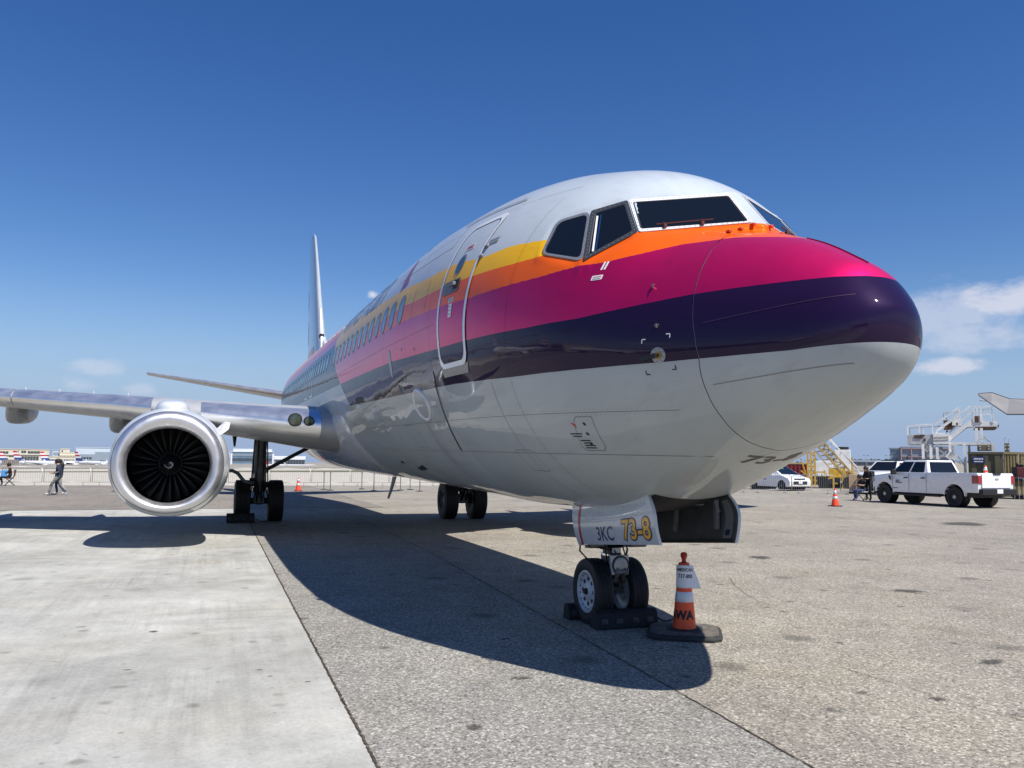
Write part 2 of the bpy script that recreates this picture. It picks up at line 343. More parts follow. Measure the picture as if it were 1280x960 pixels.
V = np.array([[(CAM[0] + r_*math.cos(a), CAM[1] + r_*math.sin(a), zground(CAM[0] + r_*math.cos(a), CAM[1] + r_*math.sin(a))) for a in np.linspace(0, 2*PI, 120, endpoint=False)] for r_ in rad])
tag(grid_obj('apron', V, G_agg, closed=True), kind='structure')
def sheet(name, m, x0, x1, y0, y1, z, nx=2, ny=2, edge=None):
    X = np.linspace(x0, x1, nx); Y = np.linspace(y0, y1, ny)
    V = np.array([[(x, y, zground(x, y) + z) for y in Y] for x in X])
    return tag(grid_obj(name, V, m, smooth=False), kind='structure')
sheet('concrete_pavement', G_slab, -30, 25.6, 3.12, 70, .004)
def strip(name, m, pts, w, z):
    """ragged ribbon on the ground"""
    rows = []; pts = [np.array(p, float) for p in pts]
    for i, p in enumerate(pts):
        d = pts[min(i+1, len(pts)-1)] - pts[max(0, i-1)]; d /= np.linalg.norm(d); n = np.array([-d[1], d[0]])
        a = w/2*random.uniform(.5, 1.4); b = w/2*random.uniform(.5, 1.4)
        rows.append([(*(p + n*a), z), (*(p - n*b), z)])
    return tag(grid_obj(name, np.array(rows), m, smooth=False), kind='structure')
jl = lambda x: .80 - .052*max(x, -6) if x < 11 else .228 - .02*(x - 11)
V = np.array([[(x, jl(x), .002), (x, 3.10, .002)] for x in np.linspace(-30, 25.6, 40)])
tag(grid_obj('apron_lane', V, G_lane, smooth=False), kind='structure')
strip('expansion_joint', G_joint, [(x, jl(x) + random.uniform(-.003, .003)) for x in np.arange(-12, 25.6, .06)], .015, .006)
strip('expansion_joint', G_joint, [(x, 3.11 + random.uniform(-.008, .008)) for x in np.arange(-12, 25.6, .035)], .017, .008)
strip('expansion_joint', G_joint, [(25.6, y) for y in np.arange(-1.7, 60, .3)], .06, .008)
# hairline cracks to the right of the cone
def crack(q, w):
    cr = []
    for a, b in zip(q[:-1], q[1:]):
        k = max(4, int(math.dist(a, b)/.025))
        for t in np.linspace(0, 1, k, endpoint=False): cr.append((a[0] + (b[0]-a[0])*t + random.uniform(-.012, .012), a[1] + (b[1]-a[1])*t + random.uniform(-.012, .012)))
    strip('pavement_crack', G_joint, cr, w, .006)
crack([(1.75, -.98), (1.46, -1.0), (1.2, -1.03), (.89, -1.04), (.63, -1.06), (.35, -1.11), (.18, -1.12), (-.6, -1.2)], .006)
crack([(6.74, -3.27), (6.02, -2.86), (5.19, -2.5), (4.62, -2.32)], .006)
# oil stains: thin films with ragged edges
def fading_film(name, color):
    m = bpy.data.materials.new(name); nt, N, L, bs = nodes_of(m); bs.inputs['Base Color'].default_value = (*color, 1); bs.inputs['Roughness'].default_value = .8
    at = N.new('ShaderNodeAttribute'); at.attribute_name = 'film'; tc = N.new('ShaderNodeTexCoord'); n = N.new('ShaderNodeTexNoise'); n.inputs['Scale'].default_value = 26; n.inputs['Detail'].default_value = 6; L.new(tc.outputs['Object'], n.inputs['Vector'])
    x = N.new('ShaderNodeMath'); x.operation = 'MULTIPLY'; L.new(at.outputs['Fac'], x.inputs[0]); L.new(n.outputs[0], x.inputs[1]); r = N.new('ShaderNodeMapRange'); r.inputs['From Min'].default_value = .08; r.inputs['From Max'].default_value = .5; r.inputs['To Max'].default_value = .8; L.new(x.outputs[0], r.inputs['Value']); L.new(r.outputs[0], bs.inputs['Alpha'])
    return m
M_oil = fading_film('oil_film', (.075, .07, .06))
def stain(x, y, rx, ry, z=.005):
    n = 28; V2 = [(0, 0)]; ph = random.uniform(0, 6); W_ = [1.]
    for q_, wq in ((.5, .85), (1., 0.)):
        for k in range(n): a = 2*PI*k/n; r_ = q_*(1.15 + .22*math.sin(2*a + ph) + .14*math.sin(5*a + ph*2)); V2.append((r_*math.cos(a)*rx, r_*math.sin(a)*ry)); W_.append(wq)
    mb = MB(); mb.add([(x + p_[0], y + p_[1], z) for p_ in V2], [(0, 1 + k, 1 + (k+1) % n) for k in range(n)] + [(1 + k, 1 + n + k, 1 + n + (k+1) % n, 1 + (k+1) % n) for k in range(n)])
    o = mb.build('oil_stain', M_oil); o.data.attributes.new('film', 'FLOAT', 'POINT').data.foreach_set('value', np.array(W_, np.float32)); tag(o, kind='structure')
sheet('service_road', G_asph, 25.6, 50.2, -1.7, 140, .004, 12, 40)
sheet('far_apron', G_pale, 50.2, 128, -26, 200, .006, 20, 40)
sheet('grass_strip', G_grass, 128, 172, -120, 400, .02, 8, 60)
sheet('taxiway', G_pale, 172, 240, -120, 500, .03, 8, 60)
sheet('grass_strip', G_grass, 240, 262, -120, 500, .04, 6, 60)

for q_ in ((4.95, -4.87, .16, .22), (1.52, -2.39, .09, .15), (8.88, -5.35, .30, .20), (.77, -1.0, .05, .06), (12.27, -5.62, .4, .22), (14.84, -16.75, .7, .9), (2.2, 1.7, .05, .09), (1.15, 2.4, .07, .05), (3.6, 1.35, .04, .06)): stain(*q_)
for q_ in ((4.88, 4.52, .04, .06, .007), (2.82, 3.55, .012, .03, .007), (2.57, 3.29, .012, .03, .007),  (3.05, 3.62, .01, .035, .007), (3.35, 4.61, .012, .04, .007)): stain(*q_)

# ------------------------------------------------------------------ airliner
jet = thing('airliner', 'large twin jet airliner with yellow, orange, magenta and purple striped nose parked on the apron', 'airliner')
TILT = .015
PX = np.array([0, .04, .12, .25, .45, .75, 1.1, 1.5, 1.9, 2.3, 2.7, 3.2, 3.8, 4.6, 5.6, 7.0, 10.0])
PT = np.array([2.952, 3.054, 3.163, 3.300, 3.423, 3.58, 3.72, 3.861, 4.184, 4.524, 4.711, 4.859, 5.006, 5.124, 5.212, 5.296, 5.332])
PB = np.array([2.952, 2.712, 2.586, 2.478, 2.377, 2.253, 2.119, 1.972, 1.829, 1.682, 1.556, 1.468, 1.425, 1.415, 1.390, 1.402, 1.407])
PW = np.array([0, .19, .31, .43, .56, .725, .915, 1.11, 1.292, 1.456, 1.571, 1.682, 1.762, 1.827, 1.86, 1.90, 1.92])
PC = np.array([2.952, 2.905, 2.867, 2.83, 2.812, 2.815, 2.827, 2.86, 2.94, 3.02, 3.09, 3.18, 3.28, 3.4, 3.48, 3.5, 3.5])
AX = np.array([10, 24, 26, 28, 30, 32, 34, 36, 37.3, 38.02]); AT = np.array([5.332, 5.36, 5.37, 5.375, 5.37, 5.34, 5.28, 5.18, 5.05, 4.75])
AB = np.array([1.407, 1.40, 1.47, 1.80, 2.25, 2.75, 3.25, 3.75, 4.08, 4.35]); AW = np.array([1.92, 1.90, 1.87, 1.78, 1.62, 1.38, 1.08, .72, .45, .22])
def pch(x, X, Y):
    h = np.diff(X); d = np.diff(Y)/h; m = np.zeros(len(X)); m[0] = d[0]; m[-1] = d[-1]
    for i in range(1, len(X)-1):
        if d[i-1]*d[i] > 0: w1 = 2*h[i] + h[i-1]; w2 = h[i] + 2*h[i-1]; m[i] = (w1 + w2)/(w1/d[i-1] + w2/d[i])
    i = np.clip(np.searchsorted(X, x, side='right') - 1, 0, len(X)-2); t = (x - X[i])/h[i]
    return (1 + 2*t)*(1-t)**2*Y[i] + t*(1-t)**2*h[i]*m[i] + t*t*(3-2*t)*Y[i+1] + t*t*(t-1)*h[i]*m[i+1]
def station(x):
    x = np.asarray(x, float); xn = np.sqrt(np.clip(x, 0, 10)); r = []
    for Y, A in ((PT, AT), (PB, AB), (PW, AW)):
        r.append(np.where(x > 10, pch(np.clip(x, 10, 38.02), AX, A), pch(xn, np.sqrt(PX), Y)))
    t, b, w = r
    c = np.where(x > 10, np.where(x < 24, 3.5, b + (t - b)*(3.5 - 1.40)/(5.36 - 1.40)), pch(xn, np.sqrt(PX), PC))
    return t, b, w, c
# cockpit panes: outer frame corners and glass corners on flat facets (metres, starboard side)
CW = [dict(f=[(2.171, .778, 3.926), (1.735, .060, 3.945), (1.395, .060, 3.595), (1.849, .85, 3.552)], g=[(2.114, .746, 3.889), (1.715, .095, 3.900), (1.445, .100, 3.610), (1.861, .811, 3.59)]),
      dict(f=[(2.381, 1.026, 3.863), (2.157, .785, 3.922), (1.857, .846, 3.555), (2.083, 1.235, 3.328)], g=[(2.317, 1.01, 3.819), (2.152, .825, 3.87), (1.916, .874, 3.581), (2.085, 1.177, 3.397)]),
      dict(f=[(2.688, 1.222, 3.84), (2.381, 1.026, 3.863), (2.093, 1.23, 3.331), (2.609, 1.404, 3.491)], g=[(2.64, 1.219, 3.806), (2.385, 1.060, 3.825), (2.150, 1.231, 3.378), (2.581, 1.378, 3.508)])]
PANES = []
for side in (1, -1):
    for wi, w in enumerate(CW):
        f = np.array(w['f'])*(1, side, 1); g = np.array(w['g'])*(1, side, 1); c = f.mean(0); n = np.linalg.svd(f - c)[2][2]
        if n[0] > 0: n = -n
        f = f - ((f - c) @ n)[:, None]*n; g = g - ((g - c) @ n)[:, None]*n
        PANES.append((wi, side, f, g, c, n))
def flatten(P):
    """press the skin flat around the cockpit panes"""
    sh = P.shape; P = P.reshape(-1, 3).copy(); m = np.where((P[:, 0] > 1.1) & (P[:, 0] < 3.1) & (P[:, 2] > 3.0))[0]
    if len(m) == 0: return P.reshape(sh)
    Q = P[m]; acc = np.zeros_like(Q); ws = np.zeros(len(Q))
    for wi, side, f, g, c, n in PANES:
        h = (Q - c) @ n; q = Q - h[:, None]*n; d = np.full(len(Q), -9.); o = np.sign(np.cross(f[1]-f[0], f[2]-f[1]) @ n)
        for i in range(4):
            e = f[(i+1) % 4] - f[i]; e = e/np.linalg.norm(e); out = np.cross(e, n)*o; d = np.maximum(d, (q - f[i]) @ out)
        t = np.clip(1 - (d - .012)/.075, 0, 1); t = t*t*(3 - 2*t)*(np.abs(h) < .3)*(Q[:, 1]*side > -.12)
        acc += t[:, None]*(-h[:, None]*n); ws += t
    P[m] = Q + acc/np.maximum(1, ws)[:, None]
    return P.reshape(sh)
def section_pts(x, th):
    x, th = np.broadcast_arrays(np.asarray(x, float), np.asarray(th, float)); t, b, w, c = station(x); cc = np.cos(th)
    return np.stack([x, w*np.sin(th), np.where(cc > 0, c + (t-c)*cc, c + (c-b)*cc) + TILT*(x - 20)], -1)
def skin(x, th, off=0.):
    """point on the fuselage skin, pushed out by off; th from the crown towards starboard"""
    x = np.asarray(x, float); th = np.asarray(th, float); P = flatten(section_pts(x, th))
    if np.any(np.asarray(off) != 0):
        e = 4e-3; A = flatten(section_pts(x + e, th)) - flatten(section_pts(x - e, th)); B = flatten(section_pts(x, th + e)) - flatten(section_pts(x, th - e))
        n = np.cross(A, B); n /= np.linalg.norm(n, axis=-1, keepdims=True) + 1e-12
        P = P + n*np.asarray(off)[..., None] if np.ndim(off) else P + n*off
    return P
def theta(x, zl, side=1):
    """section angle at which the skin has local height zl"""
    x = np.asarray(x, float); t, b, w, c = station(x); k = np.where(zl > c, (zl - c)/(t - c), (zl - c)/(c - b)); return side*np.arccos(np.clip(k, -1, 1))
# normal direction check (must point outward)
_p, _q = skin(8., 1.6), skin(8., 1.6, .1)
NS = 1 if _q[1] > _p[1] else -1
def skin_off(x, th, off): return skin(x, th, off*NS)
# ---- livery: stripe bounds (local height) along the fuselage
BX = [[0, .1, .4, 1.2, 2.9, 4.5, 7.7, 10.4, 40], [0, .2, .8, 1.08, 1.46, 2.0, 2.6, 4.5, 6.7, 10.8, 40], [0, .9, 1.2, 1.5, 1.7, 1.9, 2.1, 2.5, 3.7, 4.6, 6, 12, 40],
      [0, 1.5, 1.6, 1.85, 2.1, 2.3, 2.6, 3.0, 3.7, 4.6, 5.8, 6.2, 40], [0, 1.5, 1.6, 1.85, 2.1, 2.3, 2.68, 3.14, 3.68, 4.55, 5.34, 6.13, 7.9, 10.7, 13.4, 40]]
BZ = [[2.76, 2.75, 2.72, 2.70, 2.69, 2.72, 2.74, 2.77, 2.77], [3.22, 3.2, 3.19, 3.18, 3.15, 3.10, 3.09, 3.11, 3.17, 3.19, 3.19], [3.64, 3.64, 3.68, 3.67, 3.61, 3.57, 3.57, 3.54, 3.53, 3.57, 3.63, 3.69, 3.69],
      [3.87, 3.862, 3.855, 3.83, 3.78, 3.76, 3.74, 3.74, 3.76, 3.78, 3.81, 3.84, 3.86], [3.872, 3.864, 3.857, 3.832, 3.782, 3.765, 3.90, 3.94, 3.93, 4.01, 4.02, 4.08, 4.17, 4.33, 4.39, 4.40]]
def bands(P):
    x = P[:, 0]; z = P[:, 2] - TILT*(x - 20)
    def s_of(B):
        s = np.where(z < B[0], (z - B[0])/.5, 0.); s = np.where(z < B[0], 1 + np.maximum(s, -.99), s)
        for i in range(len(B) - 1): s = np.where((z >= B[i]) & (z < B[i+1]), i + 1 + (z - B[i])/np.maximum(B[i+1] - B[i], 1e-4), s)
        return np.where(z >= B[-1], len(B) + np.minimum((z - B[-1])/.5, .99), s)
    s1 = s_of([np.interp(x, a, b) for a, b in zip(BX, BZ)]); s2 = s_of([np.full_like(x, v) for v in (3.19, 4.12, 4.36, 4.62, 4.86)])
    return s1/6, s2/6, x - (10.81 + (z - 2.79)*1.63)
def paint(o):
    me = o.data; n = len(me.vertices); P = np.zeros(n*3); me.vertices.foreach_get('co', P); a = bands(P.reshape(-1, 3))
    for k, v in zip(('stripe', 'stripe_aft', 'past_break'), a): me.attributes.new(k, 'FLOAT', 'POINT').data.foreach_set('value', v.astype(np.float32))
    return o
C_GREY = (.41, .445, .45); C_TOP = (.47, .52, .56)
def livery_mat():
    m = bpy.data.materials.new('striped_airliner_paint'); nt, N, L, b = nodes_of(m)
    def ramp(attr, flake=False, ahead=False):
        a = N.new('ShaderNodeAttribute'); a.attribute_name = attr; r = N.new('ShaderNodeValToRGB'); r.color_ramp.interpolation = 'CONSTANT'; e = r.color_ramp.elements
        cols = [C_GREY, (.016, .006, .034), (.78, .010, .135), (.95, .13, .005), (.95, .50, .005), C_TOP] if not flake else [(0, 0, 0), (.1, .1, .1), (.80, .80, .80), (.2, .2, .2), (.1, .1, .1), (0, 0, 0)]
        if ahead: cols[4] = cols[3]
        e[0].position = 0; e[0].color = (*cols[0], 1); e[1].position = 1/6; e[1].color = (*cols[1], 1)
        for i in range(2, 6): x = e.new(i/6); x.color = (*cols[i], 1)
        L.new(a.outputs['Fac'], r.inputs[0]); return r.outputs[0]
    a = N.new('ShaderNodeAttribute'); a.attribute_name = 'past_break'; gt = N.new('ShaderNodeMath'); gt.operation = 'GREATER_THAN'; gt.inputs[1].default_value = 0; L.new(a.outputs['Fac'], gt.inputs[0])
    mx = N.new('ShaderNodeMix'); mx.data_type = 'RGBA'; L.new(gt.outputs[0], mx.inputs['Factor']); tcx = N.new('ShaderNodeTexCoord'); sx = N.new('ShaderNodeSeparateXYZ'); L.new(tcx.outputs['Object'], sx.inputs[0]); lt = N.new('ShaderNodeMath'); lt.operation = 'LESS_THAN'; lt.inputs[1].default_value = 2.45; L.new(sx.outputs['X'], lt.inputs[0])
    m0 = N.new('ShaderNodeMix'); m0.data_type = 'RGBA'; L.new(lt.outputs[0], m0.inputs['Factor']); L.new(ramp('stripe'), m0.inputs['A']); L.new(ramp('stripe', ahead=True), m0.inputs['B'])   # no yellow stripe ahead of the side windows
    L.new(m0.outputs['Result'], mx.inputs['A']); L.new(ramp('stripe_aft'), mx.inputs['B'])
    mf = N.new('ShaderNodeMix'); mf.data_type = 'RGBA'; L.new(gt.outputs[0], mf.inputs['Factor']); L.new(ramp('stripe', True), mf.inputs['A']); L.new(ramp('stripe_aft', True), mf.inputs['B']); L.new(mf.outputs['Result'], b.inputs['Metallic'])   # mica flake in the magenta and purple
    tc = N.new('ShaderNodeTexCoord')
    n = N.new('ShaderNodeTexNoise'); n.inputs['Scale'].default_value = 1.3; n.inputs['Detail'].default_value = 6; L.new(tc.outputs['Object'], n.inputs['Vector'])
    mr = N.new('ShaderNodeMapRange'); mr.inputs['From Min'].default_value = .3; mr.inputs['From Max'].default_value = .7; mr.inputs['To Min'].default_value = .93; mr.inputs['To Max'].default_value = 1.04; L.new(n.outputs[0], mr.inputs['Value'])
    sc = N.new('ShaderNodeVectorMath'); sc.operation = 'SCALE'; L.new(mx.outputs['Result'], sc.inputs[0]); L.new(mr.outputs[0], sc.inputs['Scale']); gm_ = N.new('ShaderNodeMapping'); gm_.inputs['Scale'].default_value = (.35, 3.5, 2.2); L.new(tc.outputs['Object'], gm_.inputs[0]); gn = N.new('ShaderNodeTexNoise'); gn.inputs['Scale'].default_value = 2.2; gn.inputs['Detail'].default_value = 9; gn.inputs['Roughness'].default_value = .7; L.new(gm_.outputs[0], gn.inputs['Vector'])
    gr_ = N.new('ShaderNodeMapRange'); gr_.inputs['From Min'].default_value = .52; gr_.inputs['From Max'].default_value = .80; gr_.inputs['To Max'].default_value = .30; L.new(gn.outputs[0], gr_.inputs['Value'])
    dm = N.new('ShaderNodeMix'); dm.data_type = 'RGBA'; dm.blend_type = 'MULTIPLY'; L.new(gr_.outputs[0], dm.inputs['Factor']); L.new(sc.outputs[0], dm.inputs['A']); dm.inputs['B'].default_value = (.55, .50, .43, 1); L.new(dm.outputs['Result'], b.inputs['Base Color'])   # run-off dirt, drawn out along the airflow
    cr2 = N.new('ShaderNodeMapRange'); cr2.inputs['From Min'].default_value = .35; cr2.inputs['From Max'].default_value = .75; cr2.inputs['To Min'].default_value = .01; cr2.inputs['To Max'].default_value = .07; L.new(gn.outputs[0], cr2.inputs['Value']); L.new(cr2.outputs[0], b.inputs['Coat Roughness'])
    b.inputs['Roughness'].default_value = .46; b.inputs['Coat Weight'].default_value = .62; b.inputs['Coat Roughness'].default_value = .015; b.inputs['Coat IOR'].default_value = 1.5; b.inputs['Specular IOR Level'].default_value = .02
    # slight oil-canning of the skin between frames and stringers
    mp = N.new('ShaderNodeMapping'); mp.inputs['Scale'].default_value = (1.9, 2.6, 3.6); L.new(tc.outputs['Object'], mp.inputs[0])
    n2 = N.new('ShaderNodeTexNoise'); n2.inputs['Scale'].default_value = 1.0; n2.inputs['Detail'].default_value = 1.5; L.new(mp.outputs[0], n2.inputs['Vector'])
    pos = N.new('ShaderNodeSeparateXYZ'); L.new(tc.outputs['Object'], pos.inputs[0])
    am = N.new('ShaderNodeMapRange'); am.inputs['From Min'].default_value = 1.2; am.inputs['From Max'].default_value = 4.0; am.inputs['To Min'].default_value = .0006; am.inputs['To Max'].default_value = .0055; L.new(pos.outputs['X'], am.inputs['Value'])
    bp = N.new('ShaderNodeBump'); bp.inputs['Strength'].default_value = 1; L.new(am.outputs[0], bp.inputs['Distance']); L.new(n2.outputs[0], bp.inputs['Height']); L.new(bp.outputs[0], b.inputs['Coat Normal']); L.new(bp.outputs[0], b.inputs['Normal'])
    return m
M_liv = livery_mat()
# radome and fuselage share one lofted surface, split along the slanted radome joint
def x_joint(th):          # station of the radome joint round the section
    return np.interp(np.abs(np.degrees(th)), [0, 24, 43, 59, 87, 100, 121, 138, 160, 180], [1.31, 1.29, 1.16, 1.09, 1.0, .98, 1.02, 1.07, 1.16, 1.22])
NT = 300
TH = np.linspace(-PI, PI, NT, endpoint=False)
u = np.concatenate([np.linspace(0, 1, 54)**1.8])
XR = u[:, None]*(x_joint(TH) - .004)[None, :]
rad_o = paint(grid_obj('radome', section_pts(XR, TH[None, :]), M_liv, jet, closed=True))
base = np.concatenate([np.linspace(0, 1, 130), 1 + np.linspace(0, 1, 41)[1:], 2 + np.linspace(0, 1, 90)[1:]])
def fus_x(k, j): return np.where(k <= 1, j + (3.2 - j)*k, np.where(k <= 2, 3.2 + (8 - 3.2)*(k-1), 8 + (38.0 - 8)*(k-2)))
XF = fus_x(base[:, None], (x_joint(TH) + .003)[None, :])
fus = paint(grid_obj('fuselage', flatten(section_pts(XF, TH[None, :])), M_liv, jet, closed=True))
mb = MB(); ring = section_pts(x_joint(TH) + .001, TH); r2 = ring + (np.array([.02, 0, 2.9]) - ring)*np.array([0, .012, .012])
gv = np.stack([section_pts(x_joint(TH) - .0026, TH)*1.0, section_pts(x_joint(TH) + .0026, TH)]); gv[:, :, 1] *= .996; gv[:, :, 2] = 2.6 + (gv[:, :, 2] - 2.6)*.996
grid_obj('radome_joint', gv, M_seam, rad_o, closed=True)
# tail cone cap
c = section_pts(np.full(40, 38.0), np.linspace(-PI, PI, 40, endpoint=False)); mb.loft([c, c*(1, .6, 1)*1.0 + np.array([.12, 0, (1 - 1)*1.])]); mb.build('exhaust_cone', M_dark, jet)
# ---- things laid on the skin
def lay(name, V2, F, m, parent, off, side=1, th_mode=False):
    """flat (x, local height) mesh -> on the skin"""
    V2 = np.asarray(V2, float); th = V2[:, 1] if th_mode else theta(V2[:, 0], V2[:, 1], side)
    P = skin_off(V2[:, 0], th, off); mb = MB(); mb.add(P, F); return mb.build(name, m, parent, smooth=0)
def ring_shape(Pout, Pin):
    n = len(Pout); return np.concatenate([Pout, Pin]), [(k, (k+1) % n, n + (k+1) % n, n + k) for k in range(n)]
def dense(P, step=.05):
    P = np.asarray(P, float); o = []
    for a, b in zip(P, np.roll(P, -1, 0)):
        k = max(1, int(np.linalg.norm(b - a)/step))
        for i in range(k): o.append(a + (b - a)*i/k)
    return np.array(o)
def ribbon(name, pts, w, m, parent, off, side=1):
    """strip along (x, local height) points"""
    pts = np.asarray(pts, float); d = np.gradient(pts, axis=0); d /= np.linalg.norm(d, axis=1)[:, None] + 1e-9; n = np.stack([-d[:, 1], d[:, 0]], 1)
    A = pts + n*w/2; B = pts - n*w/2; V2 = np.stack([A, B], 1).reshape(-1, 2)
    return lay(name, V2, [(2*i, 2*i+1, 2*i+3, 2*i+2) for i in range(len(pts)-1)], m, parent, off, side)
# passenger windows (starboard)
wx = [6.36 + .508*k for k in range(13)] + [13.55 + .508*k for k in range(39)]
pf = pg = None
for x in wx:
    if pf is None:
        fo, gl = rrect(-.14, .14, -.19, .19, .13, 4), rrect(-.112, .112, -.158, .158, .105, 4)
    V2, F = ring_shape(fo + (x, 3.81), gl + (x, 3.81)); w_o = lay('passenger_window', V2, F, M_frame, jet, .005)
    V2, F = fan_fill(gl + (x, 3.81), 2); lay('pane', V2, F, random.choice([M_cabin, M_cabin, mat('cabin_window_dim', (.03, .04, .055), .08, 0, .6, spec=.7), mat('cabin_window_shade', (.20, .21, .22), .3, 0, .6)]), w_o, .003)
# overwing exits: painted outlines
for x in (16.55, 17.75):
    V2, F = ring_shape(dense(rrect(x-.30, x+.30, 3.22, 4.24, .10, 4)), dense(rrect(x-.30, x+.30, 3.22, 4.24, .10, 4))*0 + 0)
    o_ = dense(rrect(x-.30, x+.30, 3.22, 4.24, .10, 4)); i_ = (o_ - (x, 3.73))*(.84, .93) + (x, 3.73)
    V2, F = ring_shape(o_, i_); lay('exit_outline', V2, F, M_white, jet, .004)
# forward service door
dx0, dx1, dz0, dz1 = 3.735, 4.575, 2.885, 4.475
o_ = dense(rrect(dx0, dx1, dz0, dz1, .13, 6), .04); i_ = (o_ - ((dx0+dx1)/2, (dz0+dz1)/2))*((dx1-dx0-.11)/(dx1-dx0), (dz1-dz0-.10)/(dz1-dz0)) + ((dx0+dx1)/2, (dz0+dz1)/2)
V2, F = fan_fill(i_, 14); door = paint(lay('service_door', V2, F, M_liv, jet, .006))
V2, F = ring_shape(o_, i_); lay('door_outline', V2, F, M_white, door, .009)
o2 = (o_ - (4.155, 3.68))*(.855, .925) + (4.155, 3.68); i2 = (o2 - (4.155, 3.68))*(.985, .992) + (4.155, 3.68)
V2, F = ring_shape(o2, i2); lay('door_gap', V2, F, M_seal, door, .0075)
V2, F = fan_fill(dense(rrect(4.03, 4.47, 3.655, 3.80, .03, 3), .05), 3); hd = lay('door_handle', V2, F, M_gear, door, .012)
V2, F = fan_fill(rrect(4.05, 4.17, 3.685, 3.785, .02, 2), 2); lay('handle_recess', V2, F, M_black, hd, .015)
h1 = skin_off(np.array([4.12, 4.24]), theta(np.array([4.12, 4.24]), 3.745), .03); mb = MB(); mb.bar(h1[0], h1[1], .035); mb.build('handle_grip', M_gear, hd, bevel=.006)
an = np.linspace(0, 2*PI, 24, endpoint=False); V2, F = fan_fill(np.stack([4.19 + .10*np.cos(an), 3.965 + .115*np.sin(an)], 1), 2); vw = lay('door_window', V2, F, M_frame, door, .010)
V2, F = fan_fill(np.stack([4.19 + .075*np.cos(an), 3.965 + .09*np.sin(an)], 1), 2); lay('pane', V2, F, M_cabin, vw, .012)
for (a, b, c_, d) in ((4.10, 4.24, 3.555, 3.605), (4.125, 4.215, 3.40, 3.54)):
    V2, F = fan_fill(rrect(a, b, c_, d, .004, 1), 2); lay('door_placard', V2, F, M_placard, door, .010)
    for k in range(3): z = c_ + (d-c_)*(k+.7)/3.4; ribbon('placard_print', [(a+.012, z), ((a+b)/2, z), (b-.012, z)], .007, M_seam, door, .012)
V2, F = fan_fill(rrect(4.04, 4.24, 4.115, 4.175, .01, 2), 2); lay('door_placard', V2, F, M_placard, door, .010)
for k in range(3): ribbon('placard_print', [(4.06, 4.13 + .016*k), (4.14, 4.13 + .016*k), (4.22, 4.13 + .016*k)], .008, M_red, door, .012)
V2, F = fan_fill(dense(np.array([(3.77, 2.80), (4.53, 2.80), (4.57, 2.90), (3.735, 2.90)]), .06), 3); lay('door_sill_plate', V2, F, mat('scuff_plate', (.30, .29, .27), .35, .5, var=.2, vscale=14), jet, .005)
for (x, z) in ((3.70, 4.06), (3.72, 3.96)): P_ = skin_off(np.array(x), theta(x, z), .004); mb = MB(); mb.box(P_, (.09, .03, .03)); mb.build('door_hinge', M_gear, jet, bevel=.008)
V2, F = fan_fill(rrect(3.50, 3.68, 4.085, 4.12, .01, 2), 2); lay('hinge_cover', V2, F, M_frame, jet, .012)
ribbon('rain_gutter', [(x, z) for x, z in zip(np.linspace(3.72, 5.2, 14), np.linspace(4.60, 4.66, 14))], .022, M_seam, jet, .012)
# cargo door edge, seams, hatches
def lap_mat():
    m = bpy.data.materials.new('lap_joint'); nt, N, L, bs = nodes_of(m); bs.inputs['Base Color'].default_value = (.02, .018, .02, 1); bs.inputs['Alpha'].default_value = .38; bs.inputs['Roughness'].default_value = .5; return m
M_lap = lap_mat()
for x in (2.92, 4.92, 6.05, 7.30, 8.55, 9.80, 11.05): ribbon('butt_joint', [(x, z) for z in np.linspace(1.62, 5.0 if x > 4 else 4.4, 60)], .0055, M_lap, jet, .0013)
for z0, xa, xb in ((2.36, 1.3, 12.4), (3.02, 1.2, 12.4), (4.50, 4.95, 13.0), (4.52, 2.9, 3.68)): ribbon('lap_joint', [(x, z0) for x in np.linspace(xa, xb, 90)], .0055, M_lap, jet, .0013)
rv = MB()
def rivet_row(xs, zs, side=1, s=.0038):
    P = skin_off(np.array(xs), theta(np.array(xs), np.array(zs), side), .0016); Q = skin_off(np.array(xs) + s, theta(np.array(xs) + s, np.array(zs), side), .0016); U = skin_off(np.array(xs), theta(np.array(xs), np.array(zs) + s, side), .0016)
    for p_, q_, u_ in zip(P, Q, U):
        a_, b_ = q_ - p_, u_ - p_; rv.add([p_ - a_, p_ - b_, p_ + a_, p_ + b_], [(0, 1, 2, 3)])
for x in (2.92, 4.92, 6.05):
    for dx in (-.022, .022): zz_ = np.arange(1.7, 4.9 if x > 4 else 4.3, .045); rivet_row(np.full(len(zz_), x + dx), zz_)
for z0, xa, xb in ((2.36, 1.35, 8), (3.02, 1.3, 8), (4.50, 4.95, 9)):
    for dz in (-.02, .02): xx_ = np.arange(xa, xb, .045); rivet_row(xx_, np.full(len(xx_), z0 + dz))
tag(rv.build('rivets', M_lap, jet), kind='stuff')
for x, z, w_, h_ in ((2.55, 2.95, .22, .16), (5.35, 2.42, .30, .22), (3.35, 1.95, .34, .20), (6.9, 2.2, .5, .3)):
    o_ = dense(rrect(x-w_/2, x+w_/2, z-h_/2, z+h_/2, .03, 3), .04); i_ = (o_ - (x, z))*(1 - .010/w_, 1 - .010/h_) + (x, z); V2, F = ring_shape(o_, i_); lay('service_panel', V2, F, M_lap, jet, .0014)
def seam_x(x, z0, z1, w=.010, m=M_seam, off=.0016, k=26): return ribbon('skin_seam', [(x, z) for z in np.linspace(z0, z1, k)], w, m, jet, off)
cz = np.linspace(2.80, 2.03, 22); ribbon('drain_mast_strip', [(4.95 + .30*((2.8 - z)/.77)**1.6, z) for z in cz], .035, M_seal, jet, .006)
ribbon('drain_strip_tip', [(4.945, 2.90), (4.945, 2.80)], .05, M_frame, jet, .008)
